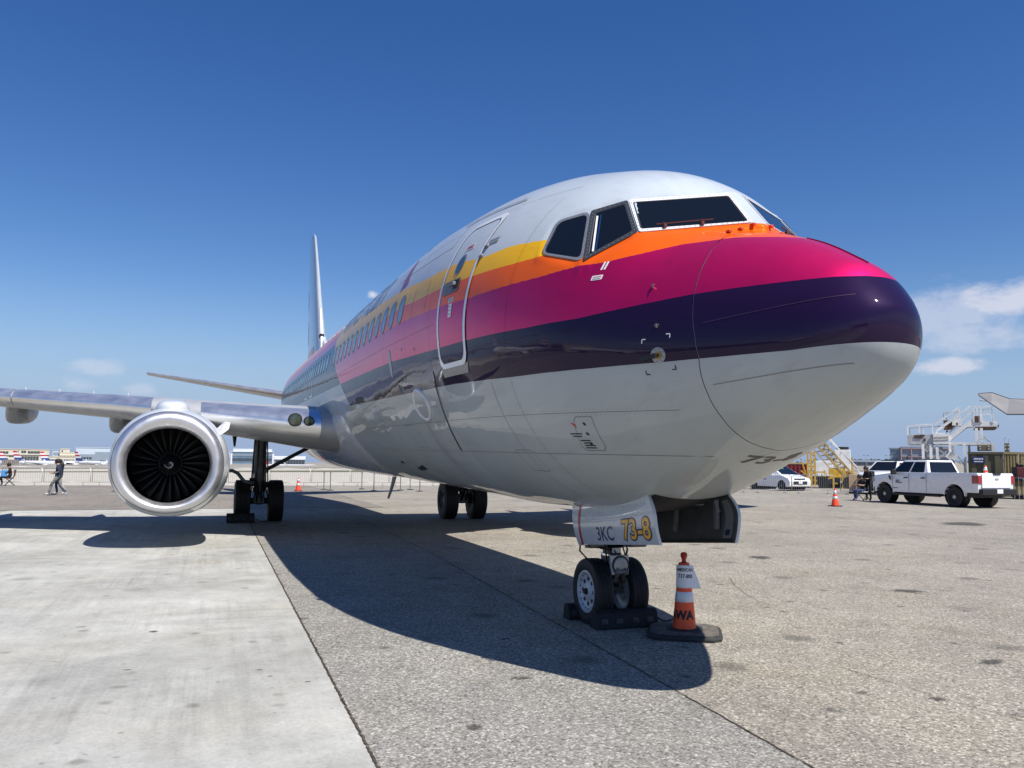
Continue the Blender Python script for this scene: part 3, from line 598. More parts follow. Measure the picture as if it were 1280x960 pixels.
ribbon('red_line', [(5.95 + .1*t, 2.52 - .85*t) for t in np.linspace(0, 1, 20)], .010, M_red, jet, .002)
for x in (3.3, 5.9, 8.6, 11.0): 
    for z0, z1 in ((1.6, 2.68),): seam_x(x, z0, z1, .006)
xs = np.linspace(1.25, 12, 80); ribbon('skin_seam', [(x, 2.02 + .0*x) for x in xs], .006, M_seam, jet, .0014)
ribbon('skin_seam', [(x, 3.40) for x in np.linspace(4.7, 12, 60)], .003, mat('seam_dark', (.05, .01, .03), .5), jet, .0014)
ribbon('skin_seam', [(x, 4.32) for x in np.linspace(4.9, 7.2, 20)], .008, M_seam, jet, .0014); ribbon('skin_seam', [(4.9, z) for z in np.linspace(4.32, 4.7, 8)], .008, M_seam, jet, .0014)
for x in (5.15, 5.75): ribbon('skin_seam', [(x, z) for z in np.linspace(3.60, 3.98, 8)], .008, mat('seam_orange', (.35, .10, .01), .5), jet, .0014)
q = np.array([(2.08, 2.33), (2.25, 2.33), (2.30, 2.29), (2.42, 2.08), (2.40, 2.05), (2.22, 2.05), (2.17, 2.09)])
o_ = dense(q, .03); V2, F = ring_shape(o_, (o_ - o_.mean(0))*.955 + o_.mean(0)); acc = lay('access_hatch', V2, F, M_seam, jet, .002)
for (x, z) in ((2.20, 2.27), (2.24, 2.19), (2.29, 2.11)):
    V2, F = fan_fill(rrect(x-.012, x+.012, z-.012, z+.012, .008, 2), 1); lay('latch', V2, F, M_seal, acc, .004)
V2, F = fan_fill(np.array([(2.345, 2.285), (2.315, 2.235), (2.30, 2.27)]), 2); lay('warning_triangle', V2, F, M_red, jet, .003)
for k, (x0, x1, z) in enumerate(((2.30, 2.43, 2.19), (2.32, 2.42, 2.17), (2.27, 2.37, 2.135), (2.27, 2.36, 2.115), (2.26, 2.37, 2.095), (2.27, 2.38, 2.075))): ribbon('stencil_print', [(x0, z), ((x0+x1)/2, z), (x1, z)], .009, M_seal, jet, .003)
# placards and registration marks below the cockpit
V2, F = fan_fill(rrect(1.865, 1.955, 3.415, 3.455, .004, 1), 2); pl = lay('skin_placard', V2, F, M_placard, jet, .003)
for k in range(2): ribbon('placard_print', [(1.875, 3.425 + .016*k), (1.91, 3.425 + .016*k), (1.945, 3.425 + .016*k)], .006, M_red if k else M_seam, pl, .0045)
for x in (1.880, 1.905): ribbon('skin_mark', [(x, 3.50), (x, 3.57)], .014, M_placard, jet, .003)
# air data probes
def probe(x, z, s=1., plate=None):
    o = None
    P0 = skin_off(np.array(x), theta(x, z), .0); P1 = skin_off(np.array(x), theta(x, z), .07*s); n = (P1 - P0)/np.linalg.norm(P1 - P0)
    mb = MB(); mb.prism([P0 + np.array([.05*s, 0, -.012]), P0 + np.array([-.03*s, 0, -.012]), P1 + np.array([-.06*s, 0, -.008]), P1 + np.array([-.01*s, 0, -.008])], (0, 0, .022)); mb.cyl(P1 + np.array([-.15*s, 0, 0]), P1, .010*s, .014*s, 10)
    return mb.build('pitot_probe', M_gear, jet, smooth=40)
probe(1.42, 3.29, .3); probe(1.29, 2.97, .36)
an = np.linspace(0, 2*PI, 28, endpoint=False); vx, vz = 1.275, 2.755
V2, F = fan_fill(np.stack([vx + .058*np.cos(an), vz + .058*np.sin(an)], 1), 3); vane = lay('angle_of_attack_vane', V2, F, M_frame, jet, .004)
V2, F = fan_fill(np.stack([vx + .030*np.cos(an), vz + .030*np.sin(an)], 1), 2); lay('vane_hub', V2, F, mat('brass', (.35, .24, .09), .35, .8), vane, .008)
P0 = skin_off(np.array(vx), theta(vx, vz), .03); mb = MB(); mb.bar(P0, P0 + np.array([.14, .05, -.02]), .016, .03); mb.build('vane_blade', M_dark, vane)
for k in range(8):
    a = 2*PI*k/8 + .3; V2, F = fan_fill(np.stack([vx + .047*math.cos(a) + .004*np.cos(an[::4]), vz + .047*math.sin(a) + .004*np.sin(an[::4])], 1), 1); lay('screw', V2, F, M_seal, vane, .0055)
for sx, sz, mm in ((1.40, 2.88, M_placard), (1.18, 2.905, M_placard), (1.40, 2.62, M_seal), (1.16, 2.645, M_seal)):
    dx = .03 if sx > 1.3 else -.03; dz = -.03 if sz > 2.8 else .03
    ribbon('corner_mark', [(sx, sz + dz), (sx, sz)], .008, mm, jet, .003); ribbon('corner_mark', [(sx, sz), (sx - dx, sz)], .008, mm, jet, .003)
V2, F = fan_fill(np.stack([6.88 + .07*np.cos(an), 3.16 + .19*np.sin(an)], 1), 2); lay('static_port_plate', V2, F, M_frame, jet, .003)
for x, z in ((5.6, 3.22), (6.2, 3.28)): V2, F = fan_fill(np.stack([x + .02*np.cos(an[::3]), z + .02*np.sin(an[::3])], 1), 1); lay('drain_hole', V2, F, M_seam, jet, .003)
# conditioned-air inlet: recessed-looking scoop with raised lip
oo = np.stack([5.82 + .33*np.cos(an), 2.57 + .20*np.sin(an)], 1); ii = (oo - (5.82, 2.57))*.78 + (5.82, 2.57); rows = []
for f_, off in ((1.0, .001), (.94, .022), (.86, .026), (.78, .012)):
    pp = (oo - (5.82, 2.57))*f_ + (5.82, 2.57); rows.append(skin_off(pp[:, 0], theta(pp[:, 0], pp[:, 1]), off))
sc_o = grid_obj('air_inlet_lip', np.array(rows), mat('bare_grey', (.52, .55, .57), .3, 0, .6), jet, closed=True)
V2, F = fan_fill(ii, 3); lay('inlet_panel', V2, F, mat('inlet_panel_paint', (.36, .38, .40), .3, 0, .6), sc_o, .012)
V2, F = fan_fill(np.array([(8.1, 1.80), (8.75, 1.74), (8.75, 1.70), (8.1, 1.73)]), 2); lay('belly_vent', V2, F, M_seal, jet, .003)
V2, F = fan_fill(np.array([(9.3, 1.84), (9.55, 1.82), (9.55, 1.79), (9.3, 1.80)]), 2); lay('belly_vent', V2, F, M_seal, jet, .003)
# ---- cockpit panes
for wi, side, f, g, c, n in PANES:
    if (n @ (np.array([c[0], c[1]*1.0, c[2]]) - np.array([4, 0, 3.]))) < 0: n = -n
    cc = g.mean(0)
    def inset(P, k): return P.mean(0) + (P - P.mean(0))*k
    def rnd(P, r, kk=5):
        out = []; m_ = len(P)
        for i in range(m_):
            a, b, d = P[i-1], P[i], P[(i+1) % m_]; e1 = (a - b)/np.linalg.norm(a - b); e2 = (d - b)/np.linalg.norm(d - b)
            for t in np.linspace(0, 1, kk): out.append(b + e1*r*(1-t)**2 + e2*r*t**2)
        return np.array(out)
    rr_ = (.025, .02, .07)[wi]
    fo = rnd(inset(f, .985), rr_*1.2); gi = rnd(g, rr_); gs = rnd(inset(g, 1.035), rr_)
    mb = MB(); k = len(fo); V_ = np.concatenate([fo - n*.01, fo + n*.010, gs + n*.010, gs - n*.01]); F = []
    for j in range(3): F += [(j*k + i, j*k + (i+1) % k, (j+1)*k + (i+1) % k, (j+1)*k + i) for i in range(k)]
    mb.add(V_, F); nm = ('windshield', 'side_window', 'side_window')[wi]
    wob = mb.build(nm, (M_frame_w, mat('dark_window_frame', (.06, .065, .075), .4, .3), M_frame)[wi], jet)
    mb = MB(); V_ = np.concatenate([gs + n*.009, gi + n*.006]); mb.add(V_, [(i, (i+1) % k, k + (i+1) % k, k + i) for i in range(k)]); mb.build('window_seal', M_seal, wob)
    mb = MB(); mb.add(np.concatenate([[gi.mean(0) + n*.005], gi + n*.005]), [(0, 1 + i, 1 + (i+1) % k) for i in range(k)]); mb.build('pane', M_glass, wob)
    if side > 0 or wi == 0:    # rivets / screws round the frame
        mb = MB(); mid = (rnd(inset(f, .985), rr_*1.2) + gs)/2; L_ = np.linalg.norm(np.diff(np.vstack([mid, mid[:1]]), axis=0), axis=1); cum = np.concatenate([[0], np.cumsum(L_)]); mm = np.vstack([mid, mid[:1]])
        for s_ in np.arange(0, cum[-1], .042):
            i = min(np.searchsorted(cum, s_, side='right') - 1, len(mid) - 1); p_ = mm[i] + (mm[i+1] - mm[i])*((s_ - cum[i])/max(L_[i], 1e-6)); mb.cyl(p_ + n*.009, p_ + n*.0125, .0055, .004, 6)
        tag(mb.build('frame_screws', M_seam, wob), kind='stuff')
    if wi == 1 and side > 0:   # pale edge of the open sliding pane and its rail
        a, b = g[0] + (g[3] - g[0])*.08, g[0] + (g[3] - g[0])*.97; e = (g[1] - g[0])/np.linalg.norm(g[1] - g[0]); mb = MB(); mb.bar(a + e*.02 + n*.008, b + e*.03 + n*.008, .016, .006); mb.build('sliding_window_rail', M_frame_w, wob)
        mb = MB(); mb.bar(a + e*.055 + n*.008, b + e*.055 + n*.008, .010, .006); mb.build('sliding_window_rail', M_chrome, wob)
    if wi == 0:                # wiper parked along the bottom edge
        o_i, o_o = g[2], g[3]; d_ = o_o - o_i; up_ = (g[1] - g[2])/np.linalg.norm(g[1] - g[2]); mr_ = mat('wiper_bracket', (.12, .03, .02), .5, .2)
        w_ = MB(); p0 = o_i + d_*.30 + up_*.02 + n*.035; p1 = o_i + d_*.85 + up_*.015 + n*.03; w_.bar(p0, p1, .009, .009); wo = w_.build('wiper', mr_, wob)
        for t in (.42, .78): b_ = MB(); b_.box(o_i + d_*t - up_*.008 + n*.02, (.032, .024, .03)); b_.cyl(o_i + d_*t + n*.012, o_i + d_*t + n*.045 + up_*.02, .008, .006, 8); b_.build('wiper_bracket', mr_, wo, bevel=.006)
# rain-repellent nozzles / vortex tabs ahead of the windshield
for (x, y) in ((1.41, .32), (1.44, .19), (1.46, .06), (1.46, -.06), (1.44, -.2), (1.41, -.34), (1.36, -.48), (1.30, -.62)):
    th_ = math.asin(max(-1, min(1, y/float(station(x)[2])))); P0 = skin_off(np.array(x - .04), np.array(th_), .0); P1 = skin_off(np.array(x - .04), np.array(th_), .022)
    mb = MB(); mb.box((P0 + P1)/2, (.05, .028, .022)); mb.build('drain_tab', mat('tab_orange', (.55, .05, .01), .5), jet, bevel=.006)
# lightning diverter strips on the radome
for zz, x0, x1, sd_ in ((3.07, .12, .95, 1), (2.635, .15, .95, 1), (3.07, .12, .95, -1)):
    ribbon('diverter_strip', [(x, zz - .13*(x - .12)) for x in np.linspace(x0, x1, 20)], .005, mat('diverter', (.06, .03, .07), .4, .3) if zz > 3 else M_seam, rad_o, .003, sd_)
V3 = skin_off(np.linspace(.30, .95, 20), np.full(20, -.10), .004); mb = MB(); mb.tube(V3, .005, 6); mb.build('diverter_strip', mat('diverter_pink', (.20, .005, .05), .4), rad_o)
# ---- lettering
def letter(txt, size, place, m, name, parent, bold=0., squeeze=1., shear=0., step=.12):
    v, f = text_polys(txt, size, bold, shear, squeeze); v, f = cut_grid(v, f, step); mb = MB(); mb.add(place(v), f); return mb.build(name, m, parent)
def on_side(x0, th0, off=.004): return lambda v: skin_off(x0 - v[:, 0], th0 + .0075*(v[:, 0]) - v[:, 1]/1.9, off)
letter('American', 1.28, on_side(13.1, 1.142), mat('title_blue', (.07, .12, .22), .35, 0, .5), 'title_lettering', jet, bold=-.004, squeeze=.98, step=.15)
def quad_lay(name, pts, m, off=.004, k=8):
    a, b, c_, d = [np.array(p, float) for p in pts]; V2 = []; F = []
    for i in range(k + 1):
        for j in range(k + 1): s_, t = i/k, j/k; V2.append((a*(1-s_) + b*s_)*(1-t) + (d*(1-s_) + c_*s_)*t)
    return lay(name, V2, [(i*(k+1)+j, (i+1)*(k+1)+j, (i+1)*(k+1)+j+1, i*(k+1)+j+1) for i in range(k) for j in range(k)], m, jet, off)
quad_lay('flight_symbol', [(6.80, 4.12), (6.46, 4.17), (6.88, 4.60), (6.98, 4.60)], mat('symbol_red', (.30, .012, .03), .35, 0, .5))
quad_lay('flight_symbol', [(6.78, 4.66), (6.70, 4.70), (6.72, 4.95), (6.80, 4.95)], mat('title_blue'))
# "73-8" under the nose, read from ahead
def under(v):
    y = .175 - v[:, 0]; x = 1.50 - v[:, 1]; w = station(x)[2]; th_ = PI - np.arcsin(np.clip(y/w, -1, 1)); return skin_off(x, th_, .003)
letter('73-8', .215, under, mat('stencil_dark', (.06, .06, .06), .5), 'nose_number', jet, bold=.004, squeeze=1.35, step=.04)
# ------------------------------------------------------------------ wings
def airfoil(le, chord, tc, twist, n=36):
    """closed section in the x-z plane at spanwise y; le = (x, y, z)"""
    t = np.concatenate([np.linspace(0, 1, n)**2, np.linspace(1, 0, n)[1:-1]**1.0*1.0])
    s = np.concatenate([np.ones(n), -np.ones(n-2)]); t[n:] = np.linspace(1, 0, n)[1:-1]**2
    yt = 5*tc*(.2969*np.sqrt(t) - .126*t - .3516*t**2 + .2843*t**3 - .1036*t**4); cam_ = .018*(1 - (2*t - 1)**2)
    x = t*chord; z = (cam_ + s*yt*np.where(s > 0, .95, 1.05))*chord; c_, s_ = math.cos(twist), math.sin(twist)
    return np.stack([le[0] + x*c_ + z*s_, np.full_like(x, le[1]), le[2] + z*c_ - x*s_], 1)
ST = [  # y, LE x, LE z, chord, t/c, twist
    (1.2, 13.05, 2.30, 7.9, .135, .030), (1.95, 13.50, 2.38, 7.25, .133, .030), (3.3, 14.28, 2.52, 6.30, .128, .026), (4.83, 15.12, 2.68, 5.35, .122, .022), (6.0, 15.72, 2.80, 4.75, .118, .018),
    (8.5, 17.02, 2.985, 4.05, .112, .010), (12.0, 18.85, 3.30, 3.05, .106, .0), (15.5, 20.67, 3.66, 2.10, .10, -.015), (17.1, 21.52, 3.83, 1.62, .10, -.02)]
def st_at(y):
    a = np.array(ST); return [float(np.interp(y, a[:, 0], a[:, k])) for k in range(1, 6)]
def wing_sec(y, side, n=36):
    x, z, c_, tc_, tw = st_at(y); P = airfoil((x, y, z), c_, tc_, tw, n); P[:, 1] *= side; return P
for side in (1, -1):
    ys = np.concatenate([np.linspace(1.2, 6, 16), np.linspace(6, 17.1, 18)[1:]])
    V = np.array([wing_sec(y, side) for y in ys]); wing = grid_obj('wing', V, M_wing, jet, closed=True); sharp_by_angle(wing.data, 50)
    def le_piece(name, y0, y1, frac, m, grow=.010, parent=wing):
        """bright leading-edge panel: the first part of the section, a little proud"""
        rows = []
        for y in np.linspace(y0, y1, 12):
            x, z, c_, tc_, tw = st_at(y); P = airfoil((x, y, z), c_, tc_, tw, 36); n = 36; fr = (P[:, 0] - x)/c_; iu = [i for i in range(n) if fr[i] <= frac]; il = [i for i in range(n, len(P)) if fr[i] <= frac*.55]
            idx = il[:] + iu; Q = P[idx].copy(); cen = np.array([x + c_*frac, y, z - .0]); d = Q - cen; d[:, 1] = 0; d /= np.linalg.norm(d, axis=1)[:, None]; Q += d*grow; Q[:, 1] *= side; rows.append(Q)
        m_ = min(len(r) for r in rows); rows = [r[:m_] for r in rows]
        return grid_obj(name, np.array(rows), m, parent)
    le_piece('leading_edge', 1.98, 4.35, .085, M_alu)
    for y0, y1 in ((5.36, 8.3), (8.325, 11.2), (11.225, 14.1), (14.125, 16.9)):
        sl_ = le_piece('slat', y0, y1, .13, M_alu, .014)
        for k, y in enumerate(np.arange(y0 + .4, y1, .72)):
            pass
    mb = MB()
    for y in np.arange(5.9, 16.8, .74):
        x, z, c_, tc_, tw = st_at(y); P = airfoil((x, y, z), c_, tc_, tw, 36); q_ = P[13]; mb.box((q_[0], y*side, q_[2] + .03), (.16, .012, .05))
    mb.build('vortex_generators', M_white, wing)['kind'] = 'stuff'
    # flap-track fairings
    for y, L_, h_, w_ in ((6.28, 3.3, .42, .50), (8.72, 3.1, .42, .50), (11.6, 2.6, .34, .40)):
        x, z, c_, tc_, tw = st_at(y); rings = []
        for t in np.linspace(0, 1, 16):
            xx = x + c_*.52 + (t)*L_ ; s_ = math.sin(PI*min(1, .06 + t*.94)**.62)**.75 if t < .999 else .02
            s_ = max(.03, min(1, (t*6 + .25)**.6) if t < .25 else (1 - ((t - .25)/.75)**2.2)); top = z - (x + c_*.5 - x)*tw*1.0 - .02 + t*.10
            ring = []
            for k in range(20):
                a = 2*PI*k/20; ca, sa = math.cos(a), math.sin(a); sq = lambda v: math.copysign(abs(v)**.62, v)
                ring.append((xx, (y + w_/2*s_*sq(ca))*side, top - h_*.45*s_ + h_*.75*s_*sq(sa)))
            rings.append(ring)
        mb = MB(); mb.loft(rings); ff = mb.build('flap_fairing', M_wing, wing, smooth=45)
    # winglet
    x, z, c_, tc_, tw = st_at(17.1); rings = []
    for t in np.linspace(0, 1, 12):
        a = min(1, t*3)*R(80); s_ = max(0, t - .33)/.67; yy = 17.1 + (.55*math.sin(min(1, t*3)*PI/2) + .25*s_); zz = z + .45*(1 - math.cos(min(1, t*3)*PI/2)) + 2.05*s_; xx = x + .35*min(1, t*3) + 1.45*s_; cc = c_*(1 - .12*min(1, t*3)) - .80*s_
        th_ = .055*cc; ring = []
        for k in range(16):
            b_ = 2*PI*k/16; px_ = cc*(.5 - .5*math.cos(b_)); pt = th_*math.sin(b_)*(1.1 - px_/cc*.9); ring.append((xx + px_, (yy - pt*math.sin(a))*side, zz + pt*math.cos(a)))
        rings.append(ring)
    mb = MB(); mb.loft(rings); mb.build('winglet', M_cowl, jet, smooth=60)
    # landing lamps in the wing root
    y = 2.42; x, z, c_, tc_, tw = st_at(y); lp = MB(); lens = []
    for yy, r_ in ((2.48, .118), (2.22, .085)):
        xx = st_at(yy)[0]; zz = st_at(yy)[1] + .06; lp.cyl((xx - .075, yy*side, zz), (xx + .2, yy*side, zz), r_*1.18, r_*1.25, 24)
    lo = lp.build('landing_light_housing', M_black, wing, smooth=40)
    for yy, r_ in ((2.48, .118), (2.22, .085)):
        xx = st_at(yy)[0]; zz = st_at(yy)[1] + .06; l2 = MB(); l2.lathe([(-.09, .001), (-.086, r_*.5), (-.080, r_*.85), (-.076, r_)], (xx, yy*side, zz), (1, 0, 0), 24); l2.build('landing_light', M_green, wing, smooth=0)
    # ---- engine nacelle
    EY, EZ, EX = 4.835*side, 1.567, 12.6
    def warp(q):
        dz = q[2] - EZ; dy = q[1] - EY
        if dz < 0: q = np.array([q[0], EY + dy*(1 + .035*min(1, -dz)), EZ + dz*.935])
        return q
    def throat(q, k):        # squash of the inlet opening
        dz = q[2] - EZ; dy = q[1] - EY; return np.array([q[0], EY + dy*(1 - .045*k), EZ + dz*(1 - (.125 if dz > 0 else -.02)*k)])
    eng = MB(); cowl = [(.155, .975), (.30, 1.028), (.55, 1.065), (.9, 1.09), (1.4, 1.10), (2.0, 1.075), (2.6, 1.01), (3.2, .91), (3.55, .845), (3.56, .80), (3.2, .80), (2.4, .78)]
    eng.lathe(cowl, (EX, EY, EZ), (1, 0, 0), 72, warp=warp); nac = eng.build('engine', M_cowl, jet, smooth=50)
    l_ = MB(); lip = [(.156, .972), (.11, .958), (.06, .935), (.02, .905), (0, .870), (.012, .838), (.045, .808), (.10, .783), (.18, .766), (.26, .760)]
    l_.lathe(lip, (EX, EY, EZ), (1, 0, 0), 72, warp=lambda q: throat(warp(q), min(1, max(0, (.885 - math.hypot(q[1] - EY, q[2] - EZ))/.11)))); l_.build('inlet_lip', M_lip, nac, smooth=0)
    b_ = MB(); b_.lathe([(.258, .760), (.36, .761), (.5, .765), (.62, .772), (.75, .775), (1.4, .78), (1.42, .3)], (EX, EY, EZ), (1, 0, 0), 64, warp=lambda q: throat(warp(q) if q[0] < EX + .5 else q, min(1, max(0, (EX + .74 - q[0])/.48)))); b_.build('inlet_barrel', M_barrel, nac, smooth=40)
    j_ = MB(); j_.lathe([(.150, .976), (.158, .981), (.166, .982)], (EX, EY, EZ), (1, 0, 0), 72, warp=warp); j_.build('cowl_seam', M_seam, nac, smooth=0)
    fx = EX + .86; bl = None
    for k in range(24):
        a = 2*PI*k/24 + .1; B_ = []
        for i, r_ in enumerate(np.linspace(.20, .765, 9)):
            t = (r_ - .2)/.565; pitch = R(28 + 34*t); ch = .17 + .11*math.sin(t*PI*.75); sweep = .05*math.sin(t*PI) ; row = []
            for s_ in np.linspace(-.5, .5, 5):
                ax = s_*ch*math.cos(pitch) - .03*math.cos(s_*PI)*.5; tg = s_*ch*math.sin(pitch) + sweep*.3; aa = a + side*tg/r_
                row.append((fx + .12 + ax - sweep*.3, EY + r_*math.cos(aa), EZ + r_*math.sin(aa)))
            B_.append(row)
        bb = grid_obj('fan_blade', np.array(B_), M_fan, nac)
        md = bb.modifiers.new('s', 'SOLIDIFY'); md.thickness = .008
    s_ = MB(); s_.lathe([(-.30, .002), (-.29, .02), (-.2, .075), (-.08, .135), (.06, .188), (.14, .205), (.30, .208)], (fx, EY, EZ), (1, 0, 0), 36); spn = s_.build('spinner', M_spin, nac, smooth=0)
    sp = []
    for t in np.linspace(0, 1, 40):
        a = t*4.9 + 1.2; r_ = .012 + .085*t; h = np.interp(r_, [.002, .02, .075, .135, .188], [-.30, -.29, -.2, -.08, .06]) - .006; sp.append(((fx + h, EY + r_*math.cos(a), EZ + r_*math.sin(a)), .010 + .012*math.sin(min(1, t*1.15)*PI)))
    mb = MB(); mb.tube([q[0] for q in sp], [q[1] for q in sp], 6); mb.build('spiral_mark', mat('spiral_white', (.42, .42, .40), .5), spn, smooth=0)
    rg = MB()
    for k in range(24): a = 2*PI*k/24; rg.box((fx + .075, EY + .205*math.cos(a), EZ + .205*math.sin(a)), (.05, .03, .03))
    rg.build('blade_roots', M_fan, spn)
    c2 = MB(); c2.lathe([(2.6, .78), (3.2, .66), (4.0, .52), (4.6, .40), (4.62, .34), (4.3, .32)], (EX, EY, EZ + .03), (1, 0, 0), 40); c2.lathe([(4.2, .30), (4.7, .22), (5.2, .06)], (EX, EY, EZ + .03), (1, 0, 0), 30); c2.build('core_nozzle', mat('exhaust_metal', (.22, .20, .18), .4, .9), nac, smooth=40)
    # pylon fairing
    rings = []
    for x_, w_, zt, zb in ((12.95, .04, 2.66, 2.5), (13.06, .20, 2.73, 2.45), (13.3, .30, 2.79, 2.4), (13.9, .31, 2.84, 2.3), (14.7, .28, 2.86, 2.2), (15.3, .24, 2.86, 2.2), (16.5, .20, 2.6, 2.1), (18.4, .08, 2.35, 2.25)):
        rings.append([(x_, EY + w_*math.copysign(abs(math.cos(a))**.7, math.cos(a)), (zt + zb)/2 + (zt - zb)/2*math.copysign(abs(math.sin(a))**.8, math.sin(a))) for a in np.linspace(0, 2*PI, 24, endpoint=False)])
    mb = MB(); mb.loft(rings); mb.build('pylon', M_cowl, nac, smooth=60)
    # nacelle strake, inboard side
    a = R(38); mb = MB(); p_ = [np.array([EX + dx, EY - side*rr__*math.cos(a + da), EZ + rr__*math.sin(a + da)]) for dx, rr__, da in ((.85, 1.06, -.09), (1.05, 1.26, -.07), (1.25, 1.36, .0), (1.42, 1.30, .06), (1.62, 1.06, .05))]; nn = np.array([0, side*math.sin(a), math.cos(a)]); mb.prism([q - nn*.008 for q in p_], nn*.016); mb.build('nacelle_strake', M_white, nac)
    # wing-to-body fillet: swells out of the skin below the stripes
    rings = []
    for x_ in np.linspace(11.9, 23.2, 40):
        t = (x_ - 11.9)/11.3; s_ = math.sin(PI*t)**.5 if 0 < t < 1 else 0; ring = []
        for u_ in np.linspace(0, 1, 20):
            a = R(-80 + 58*u_); q0 = section_pts(x_, PI/2 - a); bulge = (.24*s_*math.sin(PI*u_)**.7 if 0 < u_ < 1 else 0) - .012; ring.append((x_, side*(q0[1] + bulge*math.cos(a)), q0[2] + bulge*math.sin(a)*.5))
        rings.append(ring)
    grid_obj('wing_body_fairing', np.array(rings), M_cowl, jet)
# ------------------------------------------------------------------ tail
FIN_K = .963
def fin_sec(z, xl, xt, th_, n=20):
    t = np.linspace(0, 1, n); yt = th_*(2.969*np.sqrt(t) - 1.26*t - 3.516*t**2 + 2.843*t**3 - 1.036*t**4)*.9
    return np.concatenate([np.stack([xl + t*(xt-xl), yt, np.full(n, z)], 1), np.stack([xl + t[::-1]*(xt-xl), -yt[::-1], np.full(n, z)], 1)[1:-1]])
FZ = [(4.9, 29.4, 36.6, .34), (5.4, 29.9, 36.75, .32), (6.4, 30.75, 36.95, .29), (9, 32.65, 37.35, .20), (11.6, 34.55, 37.66, .12), (12.35, 35.15, 37.70, .095), (12.62, 35.75, 37.72, .06), (12.68, 36.4, 37.6, .02)]
FZ = [(5 + (z_ - 5)*FIN_K, a_, b_, t_) for z_, a_, b_, t_ in FZ]
M_fin = mat('fin_paint', (.40, .44, .48), .28, 0, .8, var=.04, vscale=1.5)
fin = grid_obj('vertical_fin', np.array([fin_sec(*q) for q in FZ]), M_fin, jet, closed=True)
mb = MB(); mb.loft([fin_sec(5 + 7.67*FIN_K, 36.3, 37.62, .022)[::1], fin_sec(5 + 7.69*FIN_K, 36.5, 37.5, .01)]); mb.build('fin_cap', M_fin, fin)
d_ = []
for x_, h_, w_ in ((25.6, .02, .06), (27, .22, .10), (28.6, .52, .15), (29.8, .80, .20), (30.8, 1.30, .22)):
    zb = float(station(x_)[0]) + TILT*(x_-20) - .05; d_.append([(x_, w_*math.cos(a), zb + (h_ + .05)*max(0, math.sin(a))**.8) for a in np.linspace(0, PI, 14)])
grid_obj('dorsal_fin', np.array(d_), M_cowl, jet)
def fin_pt(x_, z_, off):
    q = [np.interp(z_, [a[0] for a in FZ], [a[k] for a in FZ]) for k in (1, 2, 3)]; t = np.clip((x_ - q[0])/(q[1] - q[0]), 0, 1)
    yt = q[2]*(2.969*np.sqrt(t) - 1.26*t - 3.516*t**2 + 2.843*t**3 - 1.036*t**4)*.9; return np.stack([x_, yt + off, z_], -1)
# tail emblem strokes, rudder line, antenna rod
def fin_lay(name, V2, F, m, off=.01): P = fin_pt(np.array(V2)[:, 0], np.array(V2)[:, 1], off); k = MB(); k.add(P, F); return k.build(name, m, fin)
# the mark on the fin is too foreshortened to read: dark slanted strokes
for x_, z0, z1 in ((36.5, 7.0, 8.3), (35.9, 7.1, 8.0), (35.2, 6.9, 8.1), (36.7, 8.7, 9.8), (36.1, 8.8, 9.6)):
    V2 = [(x_ + .55*t - .14 + w_*.28, z0 + (z1 - z0)*t) for t in np.linspace(0, 1, 6) for w_ in (0, 1)]; fin_lay('tail_mark', V2, [(2*i, 2*i+1, 2*i+3, 2*i+2) for i in range(5)], M_ink)
for k, (cc, z0) in enumerate((((.44, .02, .12), 5.6), ((.8, .12, .02), 6.1))):
    V2 = [(x_, z0 + (x_ - 31.5)*.0 + dz) for x_ in np.linspace(32, 36.7, 12) for dz in (0, .35)]; fin_lay('tail_stripe', V2, [(2*i, 2*i+1, 2*i+3, 2*i+2) for i in range(11)], mat('tail_stripe_%s' % ('magenta', 'orange')[k], cc, .35, 0, .5), .008)
V2 = []; 
for z_ in np.linspace(5.6, 12.0, 20):
    a = np.interp(z_, [q[0] for q in FZ], [q[1] for q in FZ]); b_ = np.interp(z_, [q[0] for q in FZ], [q[2] for q in FZ]); V2 += [(a + (b_-a)*.70, z_), (a + (b_-a)*.705, z_)]
fin_lay('rudder_gap', V2, [(2*i, 2*i+1, 2*i+3, 2*i+2) for i in range(19)], M_seam, .004)
mb = MB(); mb.tube([(30.0, .12, 6.1), (30.3, .10, 6.35), (31.6, .06, 8.0)], [.09, .08, .05], 10); rod = mb.build('leading_edge_antenna', M_white, fin, smooth=40); mb = MB(); mb.cyl((30.55, .095, 6.65), (30.63, .092, 6.75), .11, .11, 12); mb.build('antenna_collar', M_black, rod, smooth=40)
for side in (1, -1):
    rows = []
    for t in np.linspace(0, 1, 14):
        y = .5 + t*6.6; x_ = 33.6 + (y - .9)*.62; c_ = 3.9*(1 - t) + 1.3*t; z_ = 4.40 + (y - .5)*.171; P = airfoil((x_, y, z_), c_, .09, 0, 20); P[:, 1] *= side; rows.append(P)
    stb = grid_obj('horizontal_stabilizer', np.array(rows), M_wing, jet, closed=True)
    mb = MB(); mb.loft([rows[-1], (rows[-1] - rows[-1].mean(0))*(.8, 1, .3) + rows[-1].mean(0) + np.array([.1, .06*side, 0])]); mb.build('stabilizer_tip', M_wing, stb)
    le = np.array([[r_[i] + np.array([-.01, 0, .0]) for i in ([-4, -3, -2, -1, 0, 1, 2, 3, 4, 5])] for r_ in rows]); grid_obj('leading_edge', le, M_alu, stb)
# antennas and lights along the body
for x_, s_ in ((7.5, 1), (11.0, 1)):
    zb = float(station(x_)[0]) + TILT*(x_-20); mb = MB(); mb.prism([(x_, -.012, zb - .02), (x_ + .45, -.012, zb - .02), (x_ + .42, -.012, zb + .30), (x_ + .25, -.012, zb + .30)], (0, .024, 0)); mb.build('blade_antenna', M_white, jet)
